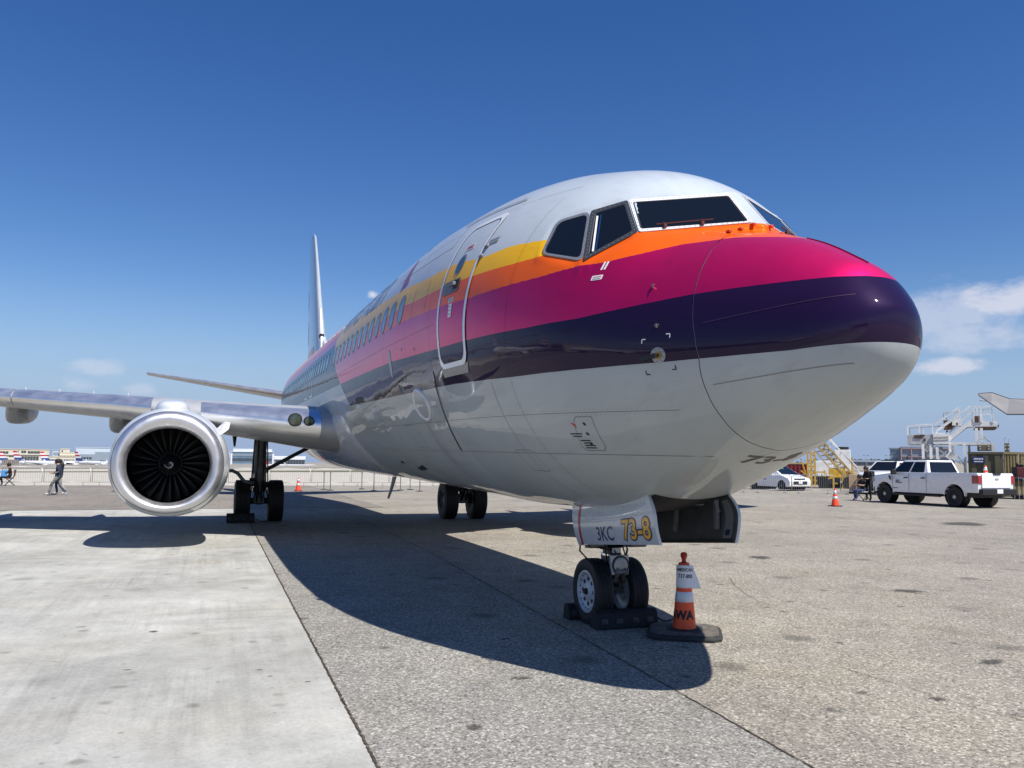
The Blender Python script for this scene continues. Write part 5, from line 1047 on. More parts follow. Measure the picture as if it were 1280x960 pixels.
def make_pickup(label):
    t = thing('pickup_truck', label, 'pickup truck', group='white pickup trucks'); w = 1.98
    poly = [(-1.13, .62), (-1.15, 1.36), (-1.10, 1.41), (1.34, 1.41), (1.36, 1.38), (3.20, 1.36), (4.30, 1.24), (4.52, 1.12), (4.58, .62), (4.42, .50)] + [(3.69 + .50, .50)] + arch(3.69, .49, .46)[::-1] + [(3.18, .52), (.52, .52)] + arch(0, .49, .46)[::-1] + [(-.52, .62)]
    body = side_body('body', poly, w, M_car, t, .055)
    for v_ in body.data.vertices:        # the front corners are drawn in
        if v_.co.x > 3.95: v_.co.y *= 1 - .22*((v_.co.x - 3.95)/.63)**1.4
    mb = MB(); mb.box((1.85, 0, .56), (5.2, 1.7, .30)); mb.build('chassis', M_trim, t)
    for x in (0, 3.69):
        mb = MB(); [mb.lathe([(s*.62, .001), (s*.62, .485), (s*.96, .485)], (x, 0, .46), (0, 1, 0), 28) for s in (1, -1)]; tag(mb.build('wheel_arches', M_black, body), kind='stuff')
    zb, zt = 1.34, 1.93; base = [(1.30, -.94, zb), (3.42, -.94, zb), (3.42, .94, zb), (1.30, .94, zb)]; top = [(1.52, -.74, zt), (2.72, -.72, zt), (2.72, .72, zt), (1.52, .74, zt)]
    cab = greenhouse(t, base, top, M_car, 'cab', .045)
    B, T = np.array(base), np.array(top); at_ = lambda c0, c1, d0, d1, u_, v_: (c0*(1-u_) + c1*u_)*(1-v_) + (d0*(1-u_) + d1*u_)*v_
    f = lambda u_, v_: at_(B[0], B[3], T[0], T[3], u_, v_); panel('rear_window', [f(.08, .12), f(.08, .86), f(.92, .86), f(.92, .12)], .004, M_cglass, cab)
    f = lambda u_, v_: at_(B[1], B[2], T[1], T[2], u_, v_); panel('windshield', [f(.06, .06), f(.94, .06), f(.92, .92), f(.08, .92)], .004, M_cglass, cab)
    for s, (i, j) in ((-1, (0, 1)), (1, (3, 2))):
        f = lambda u_, v_: at_(B[i], B[j], T[i], T[j], u_, v_)
        for u0, u1, u2, u3 in ((.10, .46, .47, .06), (.505, .93, .965, .515)):
            q = [f(u0, .10), f(u1, .10), f(min(u2, .97), .86), f(max(.05, u3), .86)]; panel('side_window', q if s < 0 else q[::-1], .004, M_cglass, cab)
        mb = MB(); mb.box((3.02, s*1.12, 1.40), (.12, .24, .22)); mb.bar((3.04, s*.95, 1.34), (3.03, s*1.04, 1.36), .06); mb.build('wing_mirror', M_trim, t, bevel=.03)
        for x0 in (1.38, 2.30, 3.22):
            mb = MB(); mb.box((x0, s*.992, .95), (.012, .006, .80)); mb.build('door_seam', M_trim, body)
        for x0 in (1.55, 2.47):
            mb = MB(); mb.box((x0, s*1.005, 1.16), (.20, .03, .05)); mb.build('door_handle', M_trim, body, bevel=.01)
        mb = MB(); mb.box((1.95, s*.97, .42), (2.5, .16, .07)); mb.build('running_board', M_trim, t, bevel=.015)
        panel('fender_vent', [(3.30, s*.995, 1.22), (3.42, s*.995, 1.24), (3.38, s*.995, 1.08), (3.30, s*.995, 1.02)], 0, M_trim, body)
        mb = MB(); mb.prism([(-1.165, s*.80, .98), (-1.165, s*1.0, .98), (-1.02, s*1.0, 1.02), (-.86, s*1.0, 1.30), (-1.165, s*1.0, 1.30), (-1.165, s*.80, 1.30)], (0, 0, .02)); 
        lm = MB(); lm.box((-1.10, s*.915, 1.15), (.16, .19, .32), taper=(1, 1)); lm.prism([(-1.03, s*.975, .99), (-1.03, s*1.008, .99), (-1.03, s*1.008, 1.31), (-1.03, s*.975, 1.31)], (.16, 0, .0)); lm.build('tail_lamp', M_tail, t, bevel=.015)
        hm = MB(); hm.box((4.42, s*.70, 1.03), (.22, .34, .18), rz=-s*.5); hm.build('headlight', M_lens, t, bevel=.03)
        mk = MB(); mk.box((2.95, s*.993, .98), (.16, .006, .14)); mk.box((2.78, s*.993, .93), (.18, .006, .05)); mk.box((3.05, s*.993, .70), (.28, .006, .04)); mk.build('door_marking', mat('door_mark_grey', (.20, .24, .32), .5), body)
    tg = MB(); tg.box((-1.165, 0, 1.10), (.05, 1.62, .58)); tail = tg.build('tailgate', M_car, t, bevel=.02)
    mb = MB(); mb.box((-1.19, 0, 1.385), (.08, .40, .07)); mb.build('tailgate_handle', M_trim, tail, bevel=.012)
    mb = MB(); mb.lathe([(0, .001), (.012, .05), (.016, .10), (0, .112)], (-1.185, 0, 1.17), (-1, 0, 0), 28, warp=lambda q: np.array([q[0], q[1]*1.0, 1.17 + (q[2] - 1.17)*.42])); mb.build('oval_badge', M_hub, tail, smooth=40)
    mb = MB(); mb.box((-1.22, 0, .66), (.20, 1.90, .24)); bp_ = mb.build('rear_bumper', M_trim, t, bevel=.03)
    mb = MB(); mb.box((-1.325, 0, .69), (.012, .32, .17)); mb.build('licence_plate', M_plate, bp_)
    mb = MB(); mb.box((4.54, 0, .66), (.16, 1.55, .26)); mb.build('front_bumper', M_trim, t, bevel=.03)
    mb = MB(); mb.box((4.55, 0, .98), (.08, 1.20, .30)); gr = mb.build('grille', M_trim, t, bevel=.02)
    mb = MB(); mb.box((.08, 0, .90), (2.3, 1.60, .04)); mb.build('bed_floor', M_trim, t)
    mb = MB(); mb.box((2.25, 0, 1.96), (.26, 1.2, .06)); mb.build('roof_light_bar', M_trim, t, bevel=.02)
    mb = MB(); mb.cyl((2.75, .55, 1.90), (2.75, .55, 2.10), .018, n=8); mb.box((2.75, .55, 2.0), (.05, .05, .16)); mb.build('antenna', M_trim, t)
    for x in (0, 3.69):
        for s in (1, -1): car_wheel(t, x, s*.86, .42, .28, M_steel, M_hub)
    return t
RA, FA = np.array(LD(19.2, 35.1)), np.array(LD(17.85, 38.55)); d_ = FA - RA
tr = make_pickup('white crew-cab pickup parked with its tailgate towards the camera, right of the nose'); tr.location = tuple(RA); tr.rotation_euler[2] = math.atan2(d_[1], d_[0])
t2 = copy_tree(tr); t2.location = LD(24.4, 51.2); t2.rotation_euler[2] = ROT((-.80, -.60)); t2['label'] = 'white pickup facing the camera, parked behind the person at the front of the other pickup'
def make_hatch(label):
    t = thing('hatchback_car', label, 'car'); w = 1.76   # rear axle x=0, front axle 2.6
    poly = [(-.72, .45), (-.76, .95), (-.55, 1.02), (2.55, .98), (3.20, .80), (3.36, .62), (3.32, .28), (3.02, .24)] + arch(2.60, .36, .32)[::-1] + [(2.20, .24), (.40, .24)] + arch(0, .36, .32)[::-1] + [(-.42, .30)]
    body = side_body('body', poly, w, M_car, t, .10)
    for x in (0, 2.6): mb = MB(); mb.lathe([(-.86, .352), (.86, .352)], (x, 0, .32), (0, 1, 0), 24); mb.build('wheel_arch', M_black, body)
    base = [(-.66, -.84, .96), (2.62, -.84, .96), (2.62, .84, .96), (-.66, .84, .96)]; top = [(-.30, -.60, 1.58), (1.35, -.62, 1.60), (1.35, .62, 1.60), (-.30, .60, 1.58)]
    cab = greenhouse(t, base, top, M_car, 'cabin', .08); B, T = np.array(base), np.array(top); at_ = lambda c0, c1, d0, d1, u_, v_: (c0*(1-u_) + c1*u_)*(1-v_) + (d0*(1-u_) + d1*u_)*v_
    f = lambda u_, v_: at_(B[1], B[2], T[1], T[2], u_, v_); ws_ = panel('windshield', [f(.07, .10), f(.93, .10), f(.92, .95), f(.08, .95)], .004, M_cglass, cab)
    q = [f(.44, .62), f(.56, .62), f(.54, .78), f(.46, .78)]; panel('windshield_sticker', q, .02, mat('green_sticker', (.02, .25, .12), .5), ws_, .003)
    f = lambda u_, v_: at_(B[0], B[3], T[0], T[3], u_, v_); panel('rear_window', [f(.08, .2), f(.08, .9), f(.92, .9), f(.92, .2)], .004, M_cglass, cab)
    for s, (i, j) in ((-1, (0, 1)), (1, (3, 2))):
        f = lambda u_, v_: at_(B[i], B[j], T[i], T[j], u_, v_)
        for u0, u1, u2, u3 in ((.08, .40, .46, .12), (.42, .74, .90, .48)): q = [f(u0, .10), f(u1, .10), f(u2, .88), f(u3, .88)]; panel('side_window', q if s < 0 else q[::-1], .004, M_cglass, cab)
        mb = MB(); mb.prism([(3.10, s*.60, .80), (2.55, s*.86, .90), (2.62, s*.885, .80), (3.22, s*.66, .70)], (0, 0, .05)); mb.build('headlight', M_cglass, t, bevel=.01)
        mb = MB(); mb.box((1.85, s*.98, 1.02), (.14, .20, .13)); mb.build('wing_mirror', M_car, t, bevel=.03)
        mk = MB(); mk.box((1.1, s*.882, .72), (.22, .006, .12)); mk.build('door_marking', mat('door_mark_grey'), body)
    mb = MB(); mb.box((3.33, 0, .52), (.08, 1.15, .20)); gr = mb.build('grille', M_trim, t, bevel=.03); mb = MB(); mb.box((3.385, 0, .53), (.012, .32, .15)); mb.build('licence_plate', M_plate, gr)
    mb = MB(); mb.box((3.31, 0, .76), (.05, .9, .06)); mb.build('upper_grille', M_trim, t, bevel=.015); mb = MB(); mb.box((3.35, 0, .76), (.02, .18, .06)); mb.build('badge', mat('badge_gold', (.5, .38, .1), .3, .8), t)
    mb = MB(); mb.box((3.24, 0, .27), (.16, 1.6, .06)); mb.build('front_skirt', M_trim, t, bevel=.02)
    for x in (0, 2.6):
        for s in (1, -1): car_wheel(t, x, s*.76, .335, .21, M_steel, M_gear, 5)
    return t
hb = make_hatch('white compact hatchback parked nose to the right beneath the airliner nose'); hb.location = LD(16.95, 56.4); hb.rotation_euler[2] = ROT((.42, -.91))

# ------------------------------------------------------------------ people
M_skin = mat('skin', (.42, .25, .17), .55); M_navy = mat('navy_cloth', (.018, .025, .055), .85); M_camo = mat('grey_camouflage', (.22, .23, .22), .85, var=.7, vscale=9); M_denim = mat('denim', (.03, .055, .13), .85, var=.2, vscale=20)
M_hair = mat('black_hair', (.008, .007, .007), .6); M_shoe = mat('white_shoe', (.6, .6, .6), .6); M_purple = mat('purple_shoe', (.14, .08, .22), .6); M_maroon = mat('maroon_cloth', (.16, .02, .03), .85); M_bcloth = mat('black_cloth', (.012, .012, .014), .85); M_sky = mat('blue_bag_cloth', (.06, .25, .55), .7)
def person(label, J, cloth, loc, rz, hair=True, cap=None, longhair=0., group=None):
    """J: joint name -> (x forward, y left, z) ; cloth: region -> material.  One skinned body mesh, hair / cap as children"""
    t = thing('person', label, 'person', loc, rz, group)
    rad = dict(pelvis=(.135, .12), waist=(.125, .11), chest=(.155, .12), neck=(.052, .052), head=(.092, .105), crown=(.07, .08), sh_l=(.062, .062), sh_r=(.062, .062), el_l=(.042, .042), el_r=(.042, .042), wr_l=(.030, .030), wr_r=(.030, .030), ha_l=(.030, .036), ha_r=(.030, .036), hip_l=(.092, .092), hip_r=(.092, .092), kn_l=(.060, .060), kn_r=(.060, .060), an_l=(.042, .042), an_r=(.042, .042), to_l=(.036, .042), to_r=(.036, .042))
    E_ = [('pelvis', 'waist'), ('waist', 'chest'), ('chest', 'neck'), ('neck', 'head'), ('head', 'crown'), ('chest', 'sh_l'), ('sh_l', 'el_l'), ('el_l', 'wr_l'), ('wr_l', 'ha_l'), ('chest', 'sh_r'), ('sh_r', 'el_r'), ('el_r', 'wr_r'), ('wr_r', 'ha_r'), ('pelvis', 'hip_l'), ('hip_l', 'kn_l'), ('kn_l', 'an_l'), ('an_l', 'to_l'), ('pelvis', 'hip_r'), ('hip_r', 'kn_r'), ('kn_r', 'an_r'), ('an_r', 'to_r')]
    reg = {'neck-head': 'skin', 'head-crown': 'skin', 'wr_l-ha_l': 'skin', 'wr_r-ha_r': 'skin', 'el_l-wr_l': 'forearm', 'el_r-wr_r': 'forearm', 'sh_l-el_l': 'top', 'sh_r-el_r': 'top', 'pelvis-waist': 'top', 'waist-chest': 'top', 'chest-neck': 'top', 'chest-sh_l': 'top', 'chest-sh_r': 'top', 'pelvis-hip_l': 'legs', 'pelvis-hip_r': 'legs', 'hip_l-kn_l': 'legs', 'hip_r-kn_r': 'legs', 'kn_l-an_l': 'legs', 'kn_r-an_r': 'legs', 'an_l-to_l': 'shoe', 'an_r-to_r': 'shoe'}
    names = list(J); me = bpy.data.meshes.new('person_body'); me.from_pydata([J[k] for k in names], [(names.index(a), names.index(b_)) for a, b_ in E_], []); o = bpy.data.objects.new('body', me); COL.objects.link(o)
    md = o.modifiers.new('skin', 'SKIN'); sv = me.skin_vertices[0].data
    for i, k in enumerate(names): sv[i].radius = rad[k]; sv[i].use_root = (k == 'pelvis')
    ss = o.modifiers.new('sub', 'SUBSURF'); ss.levels = 2; ss.render_levels = 2
    dg = bpy.context.evaluated_depsgraph_get(); me2 = bpy.data.meshes.new_from_object(o.evaluated_get(dg)); bpy.data.objects.remove(o)
    mats = [M_skin, cloth['top'], cloth['legs'], cloth['shoe'], cloth.get('forearm', M_skin)]; me2.materials.clear()
    for m_ in mats: me2.materials.append(m_)
    idx = dict(skin=0, top=1, legs=2, shoe=3, forearm=4)
    for p_ in me2.polygons:
        c_ = np.array(p_.center); best = None
        for a, b_ in E_:
            A, B = np.array(J[a]), np.array(J[b_]); u_ = np.clip((c_ - A) @ (B - A)/((B - A) @ (B - A) + 1e-9), 0, 1); r_ = rad[a][0]*(1-u_) + rad[b_][0]*u_; d = np.linalg.norm(c_ - A - u_*(B - A)) - r_
            if best is None or d < best[0]: best = (d, a + '-' + b_)
        p_.material_index = idx[reg[best[1]]]; p_.use_smooth = True
    body = bpy.data.objects.new('body', me2); COL.objects.link(body); body.parent = t
    h, c_ = np.array(J['head']), np.array(J['crown']); f_ = np.array([1, 0, 0])*1.0
    hd = MB(); hd.ball(h + (h - np.array(J['neck']))*.25 + np.array([-.018, 0, .02]), .118, 16, sc=(.95, .84, 1.06)); 
    if longhair: hd.tube([h + (-.07, .0, .02), h + (-.11, 0, -.12), h + (-.12, .0, -longhair)], [.075, .085, .04], 10)
    if hair: hd.build('hair', M_hair, t, smooth=0)
    fc = MB(); fc.ball(h + (.03, 0, -.005), .092, 14, sc=(.86, .76, 1.12)); fc.prism([h + (.105, -.012, .0), h + (.105, .012, .0), h + (.128, .0, -.022)], (0, 0, -.008)); fc.build('face', M_skin, t, smooth=0)
    ey = MB()
    for s in (.034, -.034): ey.ball(h + (.102, s, .022), .010, 8)
    ey.build('eyes', M_black, t)
    if cap is not None:
        cp = MB(); cp.ball(h + (-.012, 0, .055), .122, 16, sc=(.95, .84, .80)); cp.prism([h + (.06, -.075, .075), h + (.21, -.055, .06), h + (.21, .055, .06), h + (.06, .075, .075)], (0, 0, .012)); cp.build('cap', cap, t, smooth=40)
    for s in ('l', 'r'):        # five fingers curled from each palm
        hn = np.array(J['ha_' + s]); wv = hn - np.array(J['wr_' + s]); wv /= np.linalg.norm(wv) + 1e-9; sidev = np.cross(wv, [0, 0, 1.]); sidev /= np.linalg.norm(sidev) + 1e-9; nv = np.cross(sidev, wv); fg = MB()
        for k, (o_, L_) in enumerate(((-.030, .060), (-.011, .075), (.009, .070), (.028, .055))): b0 = hn + wv*.015 + sidev*o_; fg.tube([b0, b0 + wv*L_*.55 + nv*.005, b0 + wv*L_*.85 - nv*.022], [.0095, .009, .007], 6)
        b0 = hn - sidev*.03 - wv*.01; fg.tube([b0, b0 - sidev*.025 + wv*.02, b0 - sidev*.025 + wv*.05], [.011, .010, .008], 6); fg.build('fingers', M_skin, t, smooth=0)
    return t
def P0(**k):
    J = dict(pelvis=(0, 0, .92), waist=(0, 0, 1.05), chest=(.01, 0, 1.28), neck=(.02, 0, 1.44), head=(.05, 0, 1.55), crown=(.05, 0, 1.63), sh_l=(0, .17, 1.36), sh_r=(0, -.17, 1.36), el_l=(-.02, .23, 1.10), el_r=(-.02, -.23, 1.10), wr_l=(.05, .24, .88), wr_r=(.05, -.24, .88), ha_l=(.07, .24, .80), ha_r=(.07, -.24, .80), hip_l=(0, .09, .88), hip_r=(0, -.09, .88), kn_l=(.03, .10, .48), kn_r=(.03, -.10, .48), an_l=(0, .10, .09), an_r=(0, -.10, .09), to_l=(.14, .11, .045), to_r=(.14, -.11, .045)); J.update(k); return J
walk = P0(kn_l=(.20, .10, .50), an_l=(.27, .10, .10), to_l=(.41, .11, .06), kn_r=(-.06, -.10, .50), an_r=(-.36, -.10, .14), to_r=(-.25, -.11, .045), el_l=(-.10, .24, 1.12), wr_l=(.12, .16, 1.02), ha_l=(.20, .12, 1.03), el_r=(-.02, -.25, 1.12), wr_r=(.20, -.16, 1.06), ha_r=(.27, -.12, 1.07))
pa = person('walking person in navy t-shirt, grey camouflage trousers and black cap, left of the engine', walk, dict(top=M_navy, legs=M_camo, shoe=M_shoe, forearm=M_camo), LD(-19.52, 36.3), ROT((-.97, -.25)), cap=M_bcloth, group='people on the apron')
walk2 = P0(kn_r=(.16, -.10, .50), an_r=(.10, -.10, .10), to_r=(.24, -.11, .05), kn_l=(-.02, .10, .50), an_l=(-.24, .10, .12), to_l=(-.12, .11, .045), wr_r=(.16, -.2, 1.0), ha_r=(.23, -.18, 1.02))
pb = person('walking person with long black hair and blue jeans, half hidden behind the capped walker', walk2, dict(top=M_navy, legs=M_denim, shoe=M_shoe, forearm=M_skin), LD(-19.93, 37.2), ROT((-.97, -.25)), longhair=.42, group='people on the apron')
sit = P0(pelvis=(0, 0, .50), waist=(-.03, 0, .63), chest=(0, 0, .86), neck=(.04, 0, 1.02), head=(.08, 0, 1.13), crown=(.09, 0, 1.21), sh_l=(0, .17, .94), sh_r=(0, -.17, .94), el_l=(.10, .22, .72), el_r=(.10, -.22, .72), wr_l=(.30, .14, .74), wr_r=(.30, -.14, .74), ha_l=(.37, .10, .76), ha_r=(.37, -.10, .76), hip_l=(.03, .10, .48), hip_r=(.03, -.10, .48), kn_l=(.44, .12, .50), kn_r=(.42, -.12, .48), an_l=(.52, .12, .09), an_r=(.36, -.12, .09), to_l=(.66, .13, .045), to_r=(.50, -.13, .045))
pa.scale = (1.12, 1.2, .92); pb.scale = (1.08, 1.15, .91)
pc = person('seated person in dark clothes on a folding chair at the far left by the barricades', sit, dict(top=M_bcloth, legs=M_bcloth, shoe=M_shoe, forearm=M_bcloth), LD(-28.1, 47.2), ROT((-.90, -.42)), group='people on the apron')
def folding_chair(label, loc, rz, m):
    t = thing('folding_chair', label, 'chair', loc, rz, 'folding chairs')
    mb = MB(); mb.box((.05, 0, .42), (.44, .46, .03)); mb.build('seat', m, t, bevel=.01); mb = MB(); mb.box((-.20, 0, .72), (.03, .46, .36)); mb.build('backrest', m, t, bevel=.01)
    for s in (1, -1):
        mb = MB(); mb.bar((.26, s*.24, .004), (-.20, s*.24, .56), .025); mb.bar((-.20, s*.24, .56), (-.24, s*.24, .92), .025); mb.build('leg', M_dark, t); mb = MB(); mb.bar((-.24, s*.22, .004), (.22, s*.22, .44), .025); mb.build('leg', M_dark, t)
    return t
folding_chair('maroon folding chair under the seated person at the far left', LD(-28.08, 47.22), ROT((-.90, -.42)), M_maroon)
bg = thing('shoulder_bag', 'bright blue bag at the side of the seated person at the far left', 'bag', LD(-28.28, 46.95), ROT((-.90, -.42)))
mb = MB(); mb.box((0, 0, .70), (.30, .10, .36)); mb.build('bag_body', M_sky, bg, bevel=.03); mb = MB(); mb.tube([(-.1, 0, .86), (-.05, 0, 1.02), (.05, 0, 1.02), (.1, 0, .86)], .012, 6); mb.build('strap', M_bcloth, bg)
lean = dict(sit); 
pd = person('seated person in jeans and purple shoes bent forward by the pickup front wheel', P0(**dict(sit, neck=(.12, 0, 1.0), head=(.19, 0, 1.09), crown=(.22, 0, 1.16), chest=(.05, 0, .85))), dict(top=M_bcloth, legs=M_denim, shoe=M_purple, forearm=M_skin), LD(16.72, 40.0), ROT((-.93, -.35)), longhair=.3, group='people on the apron')
pe = person('person in black standing at the front of the white pickup', P0(chest=(.06, 0, 1.26), neck=(.12, 0, 1.40), head=(.19, 0, 1.49), crown=(.21, 0, 1.57), el_l=(.06, .24, 1.10), wr_l=(.26, .16, 1.04), ha_l=(.33, .13, 1.05), el_r=(.06, -.24, 1.10), wr_r=(.26, -.16, 1.04), ha_r=(.33, -.13, 1.05)), dict(top=M_bcloth, legs=M_bcloth, shoe=M_bcloth, forearm=M_bcloth), LD(16.98, 39.95), ROT((-.85, -.52)), longhair=.25, group='people on the apron')
bk = thing('backpack', 'black backpack worn by the person at the front of the white pickup', 'backpack', LD(16.98, 39.95), ROT((-.85, -.52))); mb = MB(); mb.box((-.19, 0, 1.18), (.18, .32, .46)); mb.build('pack_body', M_bcloth, bk, bevel=.05); mb = MB(); mb.box((-.30, 0, 1.08), (.06, .24, .22)); mb.build('front_pocket', M_bcloth, bk, bevel=.02)
st_ = folding_chair('pale folding chair under the person bent forward by the pickup', LD(16.74, 40.02), ROT((-.93, -.35)), M_white)
# ------------------------------------------------------------------ background
EYE = float(CAM[2])
def hzn(u): return 576.3 + .01108*(u - 640)
def SV(u, v, dep):
    """surveyed bearing and elevation (u right, v down) at a distance -> (right, height)"""
    return (u - 640)*dep/FPX, EYE + (hzn(u) - v)*dep/FPX
def site(name, label, cat, u, dep, z=0., group=None, turn=0.):
    """thing whose local X runs to the right of the view and Y away from it"""
    lat = SV(u, 0, dep)[0]; x, y, _ = LD(lat, dep); return thing(name, label, cat, (x, y, z), YAW - PI/2 - math.atan((u - 640)/FPX) + turn, group)
def CA(u): return math.cos(math.atan((u - 640)/FPX))
M_cream = mat('cream_render', (.60, .55, .43), .8, var=.08, vscale=.3); M_conc = mat('pale_concrete_wall', (.50, .49, .45), .85, var=.1, vscale=.4)
M_bgrey = mat('blue_grey_cladding', (.24, .29, .34), .6, var=.08, vscale=.3); M_lblue = mat('pale_blue_cladding', (.50, .57, .64), .5, var=.05, vscale=.2)
M_dwin = mat('dark_window_band', (.05, .06, .075), .2, 0, .6); M_bglass = mat('blue_facade_glass', (.12, .19, .27), .15, 0, .7, var=.25, vscale=.25); M_jet = mat('white_jet_paint', (.72, .73, .75), .3, 0, .6)
M_jred = mat('tail_red', (.45, .03, .04), .4); M_jblue = mat('tail_blue', (.03, .06, .20), .4)
def building(label, u0, u1, vt, dep, mt, parts=(), thick=24, cat='building', name='terminal_building', group=None, roof=None):
    """block with its wall, roof edge and facade pieces (u0, u1, v top, v bottom, material, name, proud)"""
    uc = (u0 + u1)/2; z0 = -9.; t = site(name, label, cat, uc, dep, z0, group); X = lambda u: (u - uc)*dep*CA(uc)/FPX; Z = lambda v: SV(uc, v, dep)[1] - z0
    mb = MB(); mb.box((0, thick/2, Z(vt)/2), (X(u1) - X(u0), thick, Z(vt))); w = mb.build('wall', mt, t)
    mb = MB(); mb.box((0, thick/2, Z(vt) + .25), (X(u1) - X(u0) + .8, thick + .8, .5)); mb.build('roof_edge', roof or mt, t)
    for (a, b_, v0, v1, m_, nm, pr) in parts:
        mb = MB(); mb.box(((X(a) + X(b_))/2, -pr/2 + .05, (Z(v0) + Z(v1))/2), (X(b_) - X(a), pr + .1, Z(v0) - Z(v1))); o = mb.build(nm, m_, t)
        if nm == 'window_band':      # mullions stand proud of the glass
            k = max(2, int((X(b_) - X(a))/2.4)); mm = MB()
            for i in range(1, k): mm.box((X(a) + (X(b_) - X(a))*i/k, -pr - .12, (Z(v0) + Z(v1))/2), (.22, .2, Z(v0) - Z(v1)))
            mm.build('mullions', mt, o)['kind'] = 'stuff'
    return t
building('cream terminal block at the far left with two dark window bands', -30, 27, 561.5, 800, M_cream, [(-28, 14, 564, 567, M_dwin, 'window_band', .1), (-28, 13.5, 572, 576, M_dwin, 'window_band', .1), (15, 21, 568.5, 571, M_dwin, 'window_band', .1), (-30, 27, 568, 568.8, M_conc, 'ledge', .8)], group='terminal buildings')
building('cream terminal block behind the striped jet tails', 27, 65, 562, 815, M_cream, [(30, 36, 563.5, 566.5, M_dwin, 'window_band', .1), (38, 53, 564, 567, M_dwin, 'window_band', .1), (30.5, 52, 570.5, 577, M_dwin, 'window_band', .1), (55, 64, 568.8, 570.6, M_dwin, 'window_band', .1), (27, 65, 568, 568.7, M_conc, 'ledge', .8)], group='terminal buildings')
building('low cream building with a long dark band, above the walking people', 62, 98, 571, 780, M_cream, [(64, 97, 574.2, 577, M_dwin, 'window_band', .1)], 20, group='terminal buildings')
building('cream upper storey standing on the low cream building', 78, 98, 566, 800, M_cream, [(78, 98, 569.6, 570.6, M_dwin, 'window_band', .1)], 16, group='terminal buildings')
building('cream roof block with plant screens above the low cream building', 78.5, 90, 561.5, 806, M_cream, [(80, 82, 563, 566, M_dwin, 'louvre', .2), (84, 87, 562.5, 566, M_conc, 'louvre', .2)], 10, group='terminal buildings')
building('small pale blue roof house left of the cream roof block', 69, 77.5, 563, 806, M_lblue, [(70, 77, 565.5, 569, M_bgrey, 'window_band', .1)], 10, group='terminal buildings')
building('pale blue hangar with dark grey front, just left of the engine', 98, 150, 560, 830, M_lblue, [(98, 150, 568, 580, M_bgrey, 'front_wall', .6), (122, 150, 565, 568, M_bgrey, 'front_panel', .5), (104, 118, 571.5, 574, M_dwin, 'window_band', .7), (128, 136, 575.5, 580, M_dwin, 'hangar_door', .8)], 40, group='terminal buildings')
building('glass fronted building with a white roof, seen under the near wing', 292, 343.5, 565, 760, M_bglass, [(291, 293, 567, 585, M_jet, 'corner_frame', .6), (342.5, 345, 567, 585, M_jet, 'corner_frame', .6), (293, 342, 567.5, 570, M_bgrey, 'window_band', .2), (293, 342, 573, 576, M_dwin, 'window_band', .2), (293, 342, 579, 582, M_bgrey, 'window_band', .2)], 30, group='terminal buildings', roof=M_jet)
building('white plant house on the roof of the glass fronted building', 294, 342, 562, 770, M_jet, [(300, 336, 563.2, 564.4, M_lblue, 'louvre', .1)], 14, group='terminal buildings')
building('lower grey building right of the glass fronted building under the wing', 345, 384, 571, 740, M_bgrey, [(345, 384, 571, 574.5, M_jet, 'fascia', .8), (347, 383, 576, 580, M_dwin, 'window_band', .2)], 24, group='terminal buildings', roof=M_jet)
building('pale low building between the engine and the glass fronted building', 272, 290, 564.5, 790, M_lblue, [(272, 290, 573, 575, M_dwin, 'window_band', .2)], 24, group='terminal buildings')
building('dark blue-grey building far behind the white pickup', 1112, 1138, 561.5, 330, M_bgrey, [(1112, 1126, 565, 568, M_bglass, 'window_band', .1), (1112, 1138, 573, 575, M_bglass, 'window_band', .1)], 12, group='terminal buildings')
building('blue-grey building with a pale pink frame far behind the white access stairs', 1125.5, 1190, 560, 325, M_bgrey, [(1125, 1190, 560, 561.2, mat('pink_frame', (.45, .30, .30), .6), 'frame_rail', .5), (1125, 1190, 570.5, 571.3, mat('pink_frame'), 'frame_rail', .5), (1125, 1126.6, 560, 586, mat('pink_frame'), 'frame_post', .5), (1138, 1139.5, 560, 586, mat('pink_frame'), 'frame_post', .5), (1152, 1153.5, 560, 586, mat('pink_frame'), 'frame_post', .5)], 12, group='terminal buildings')

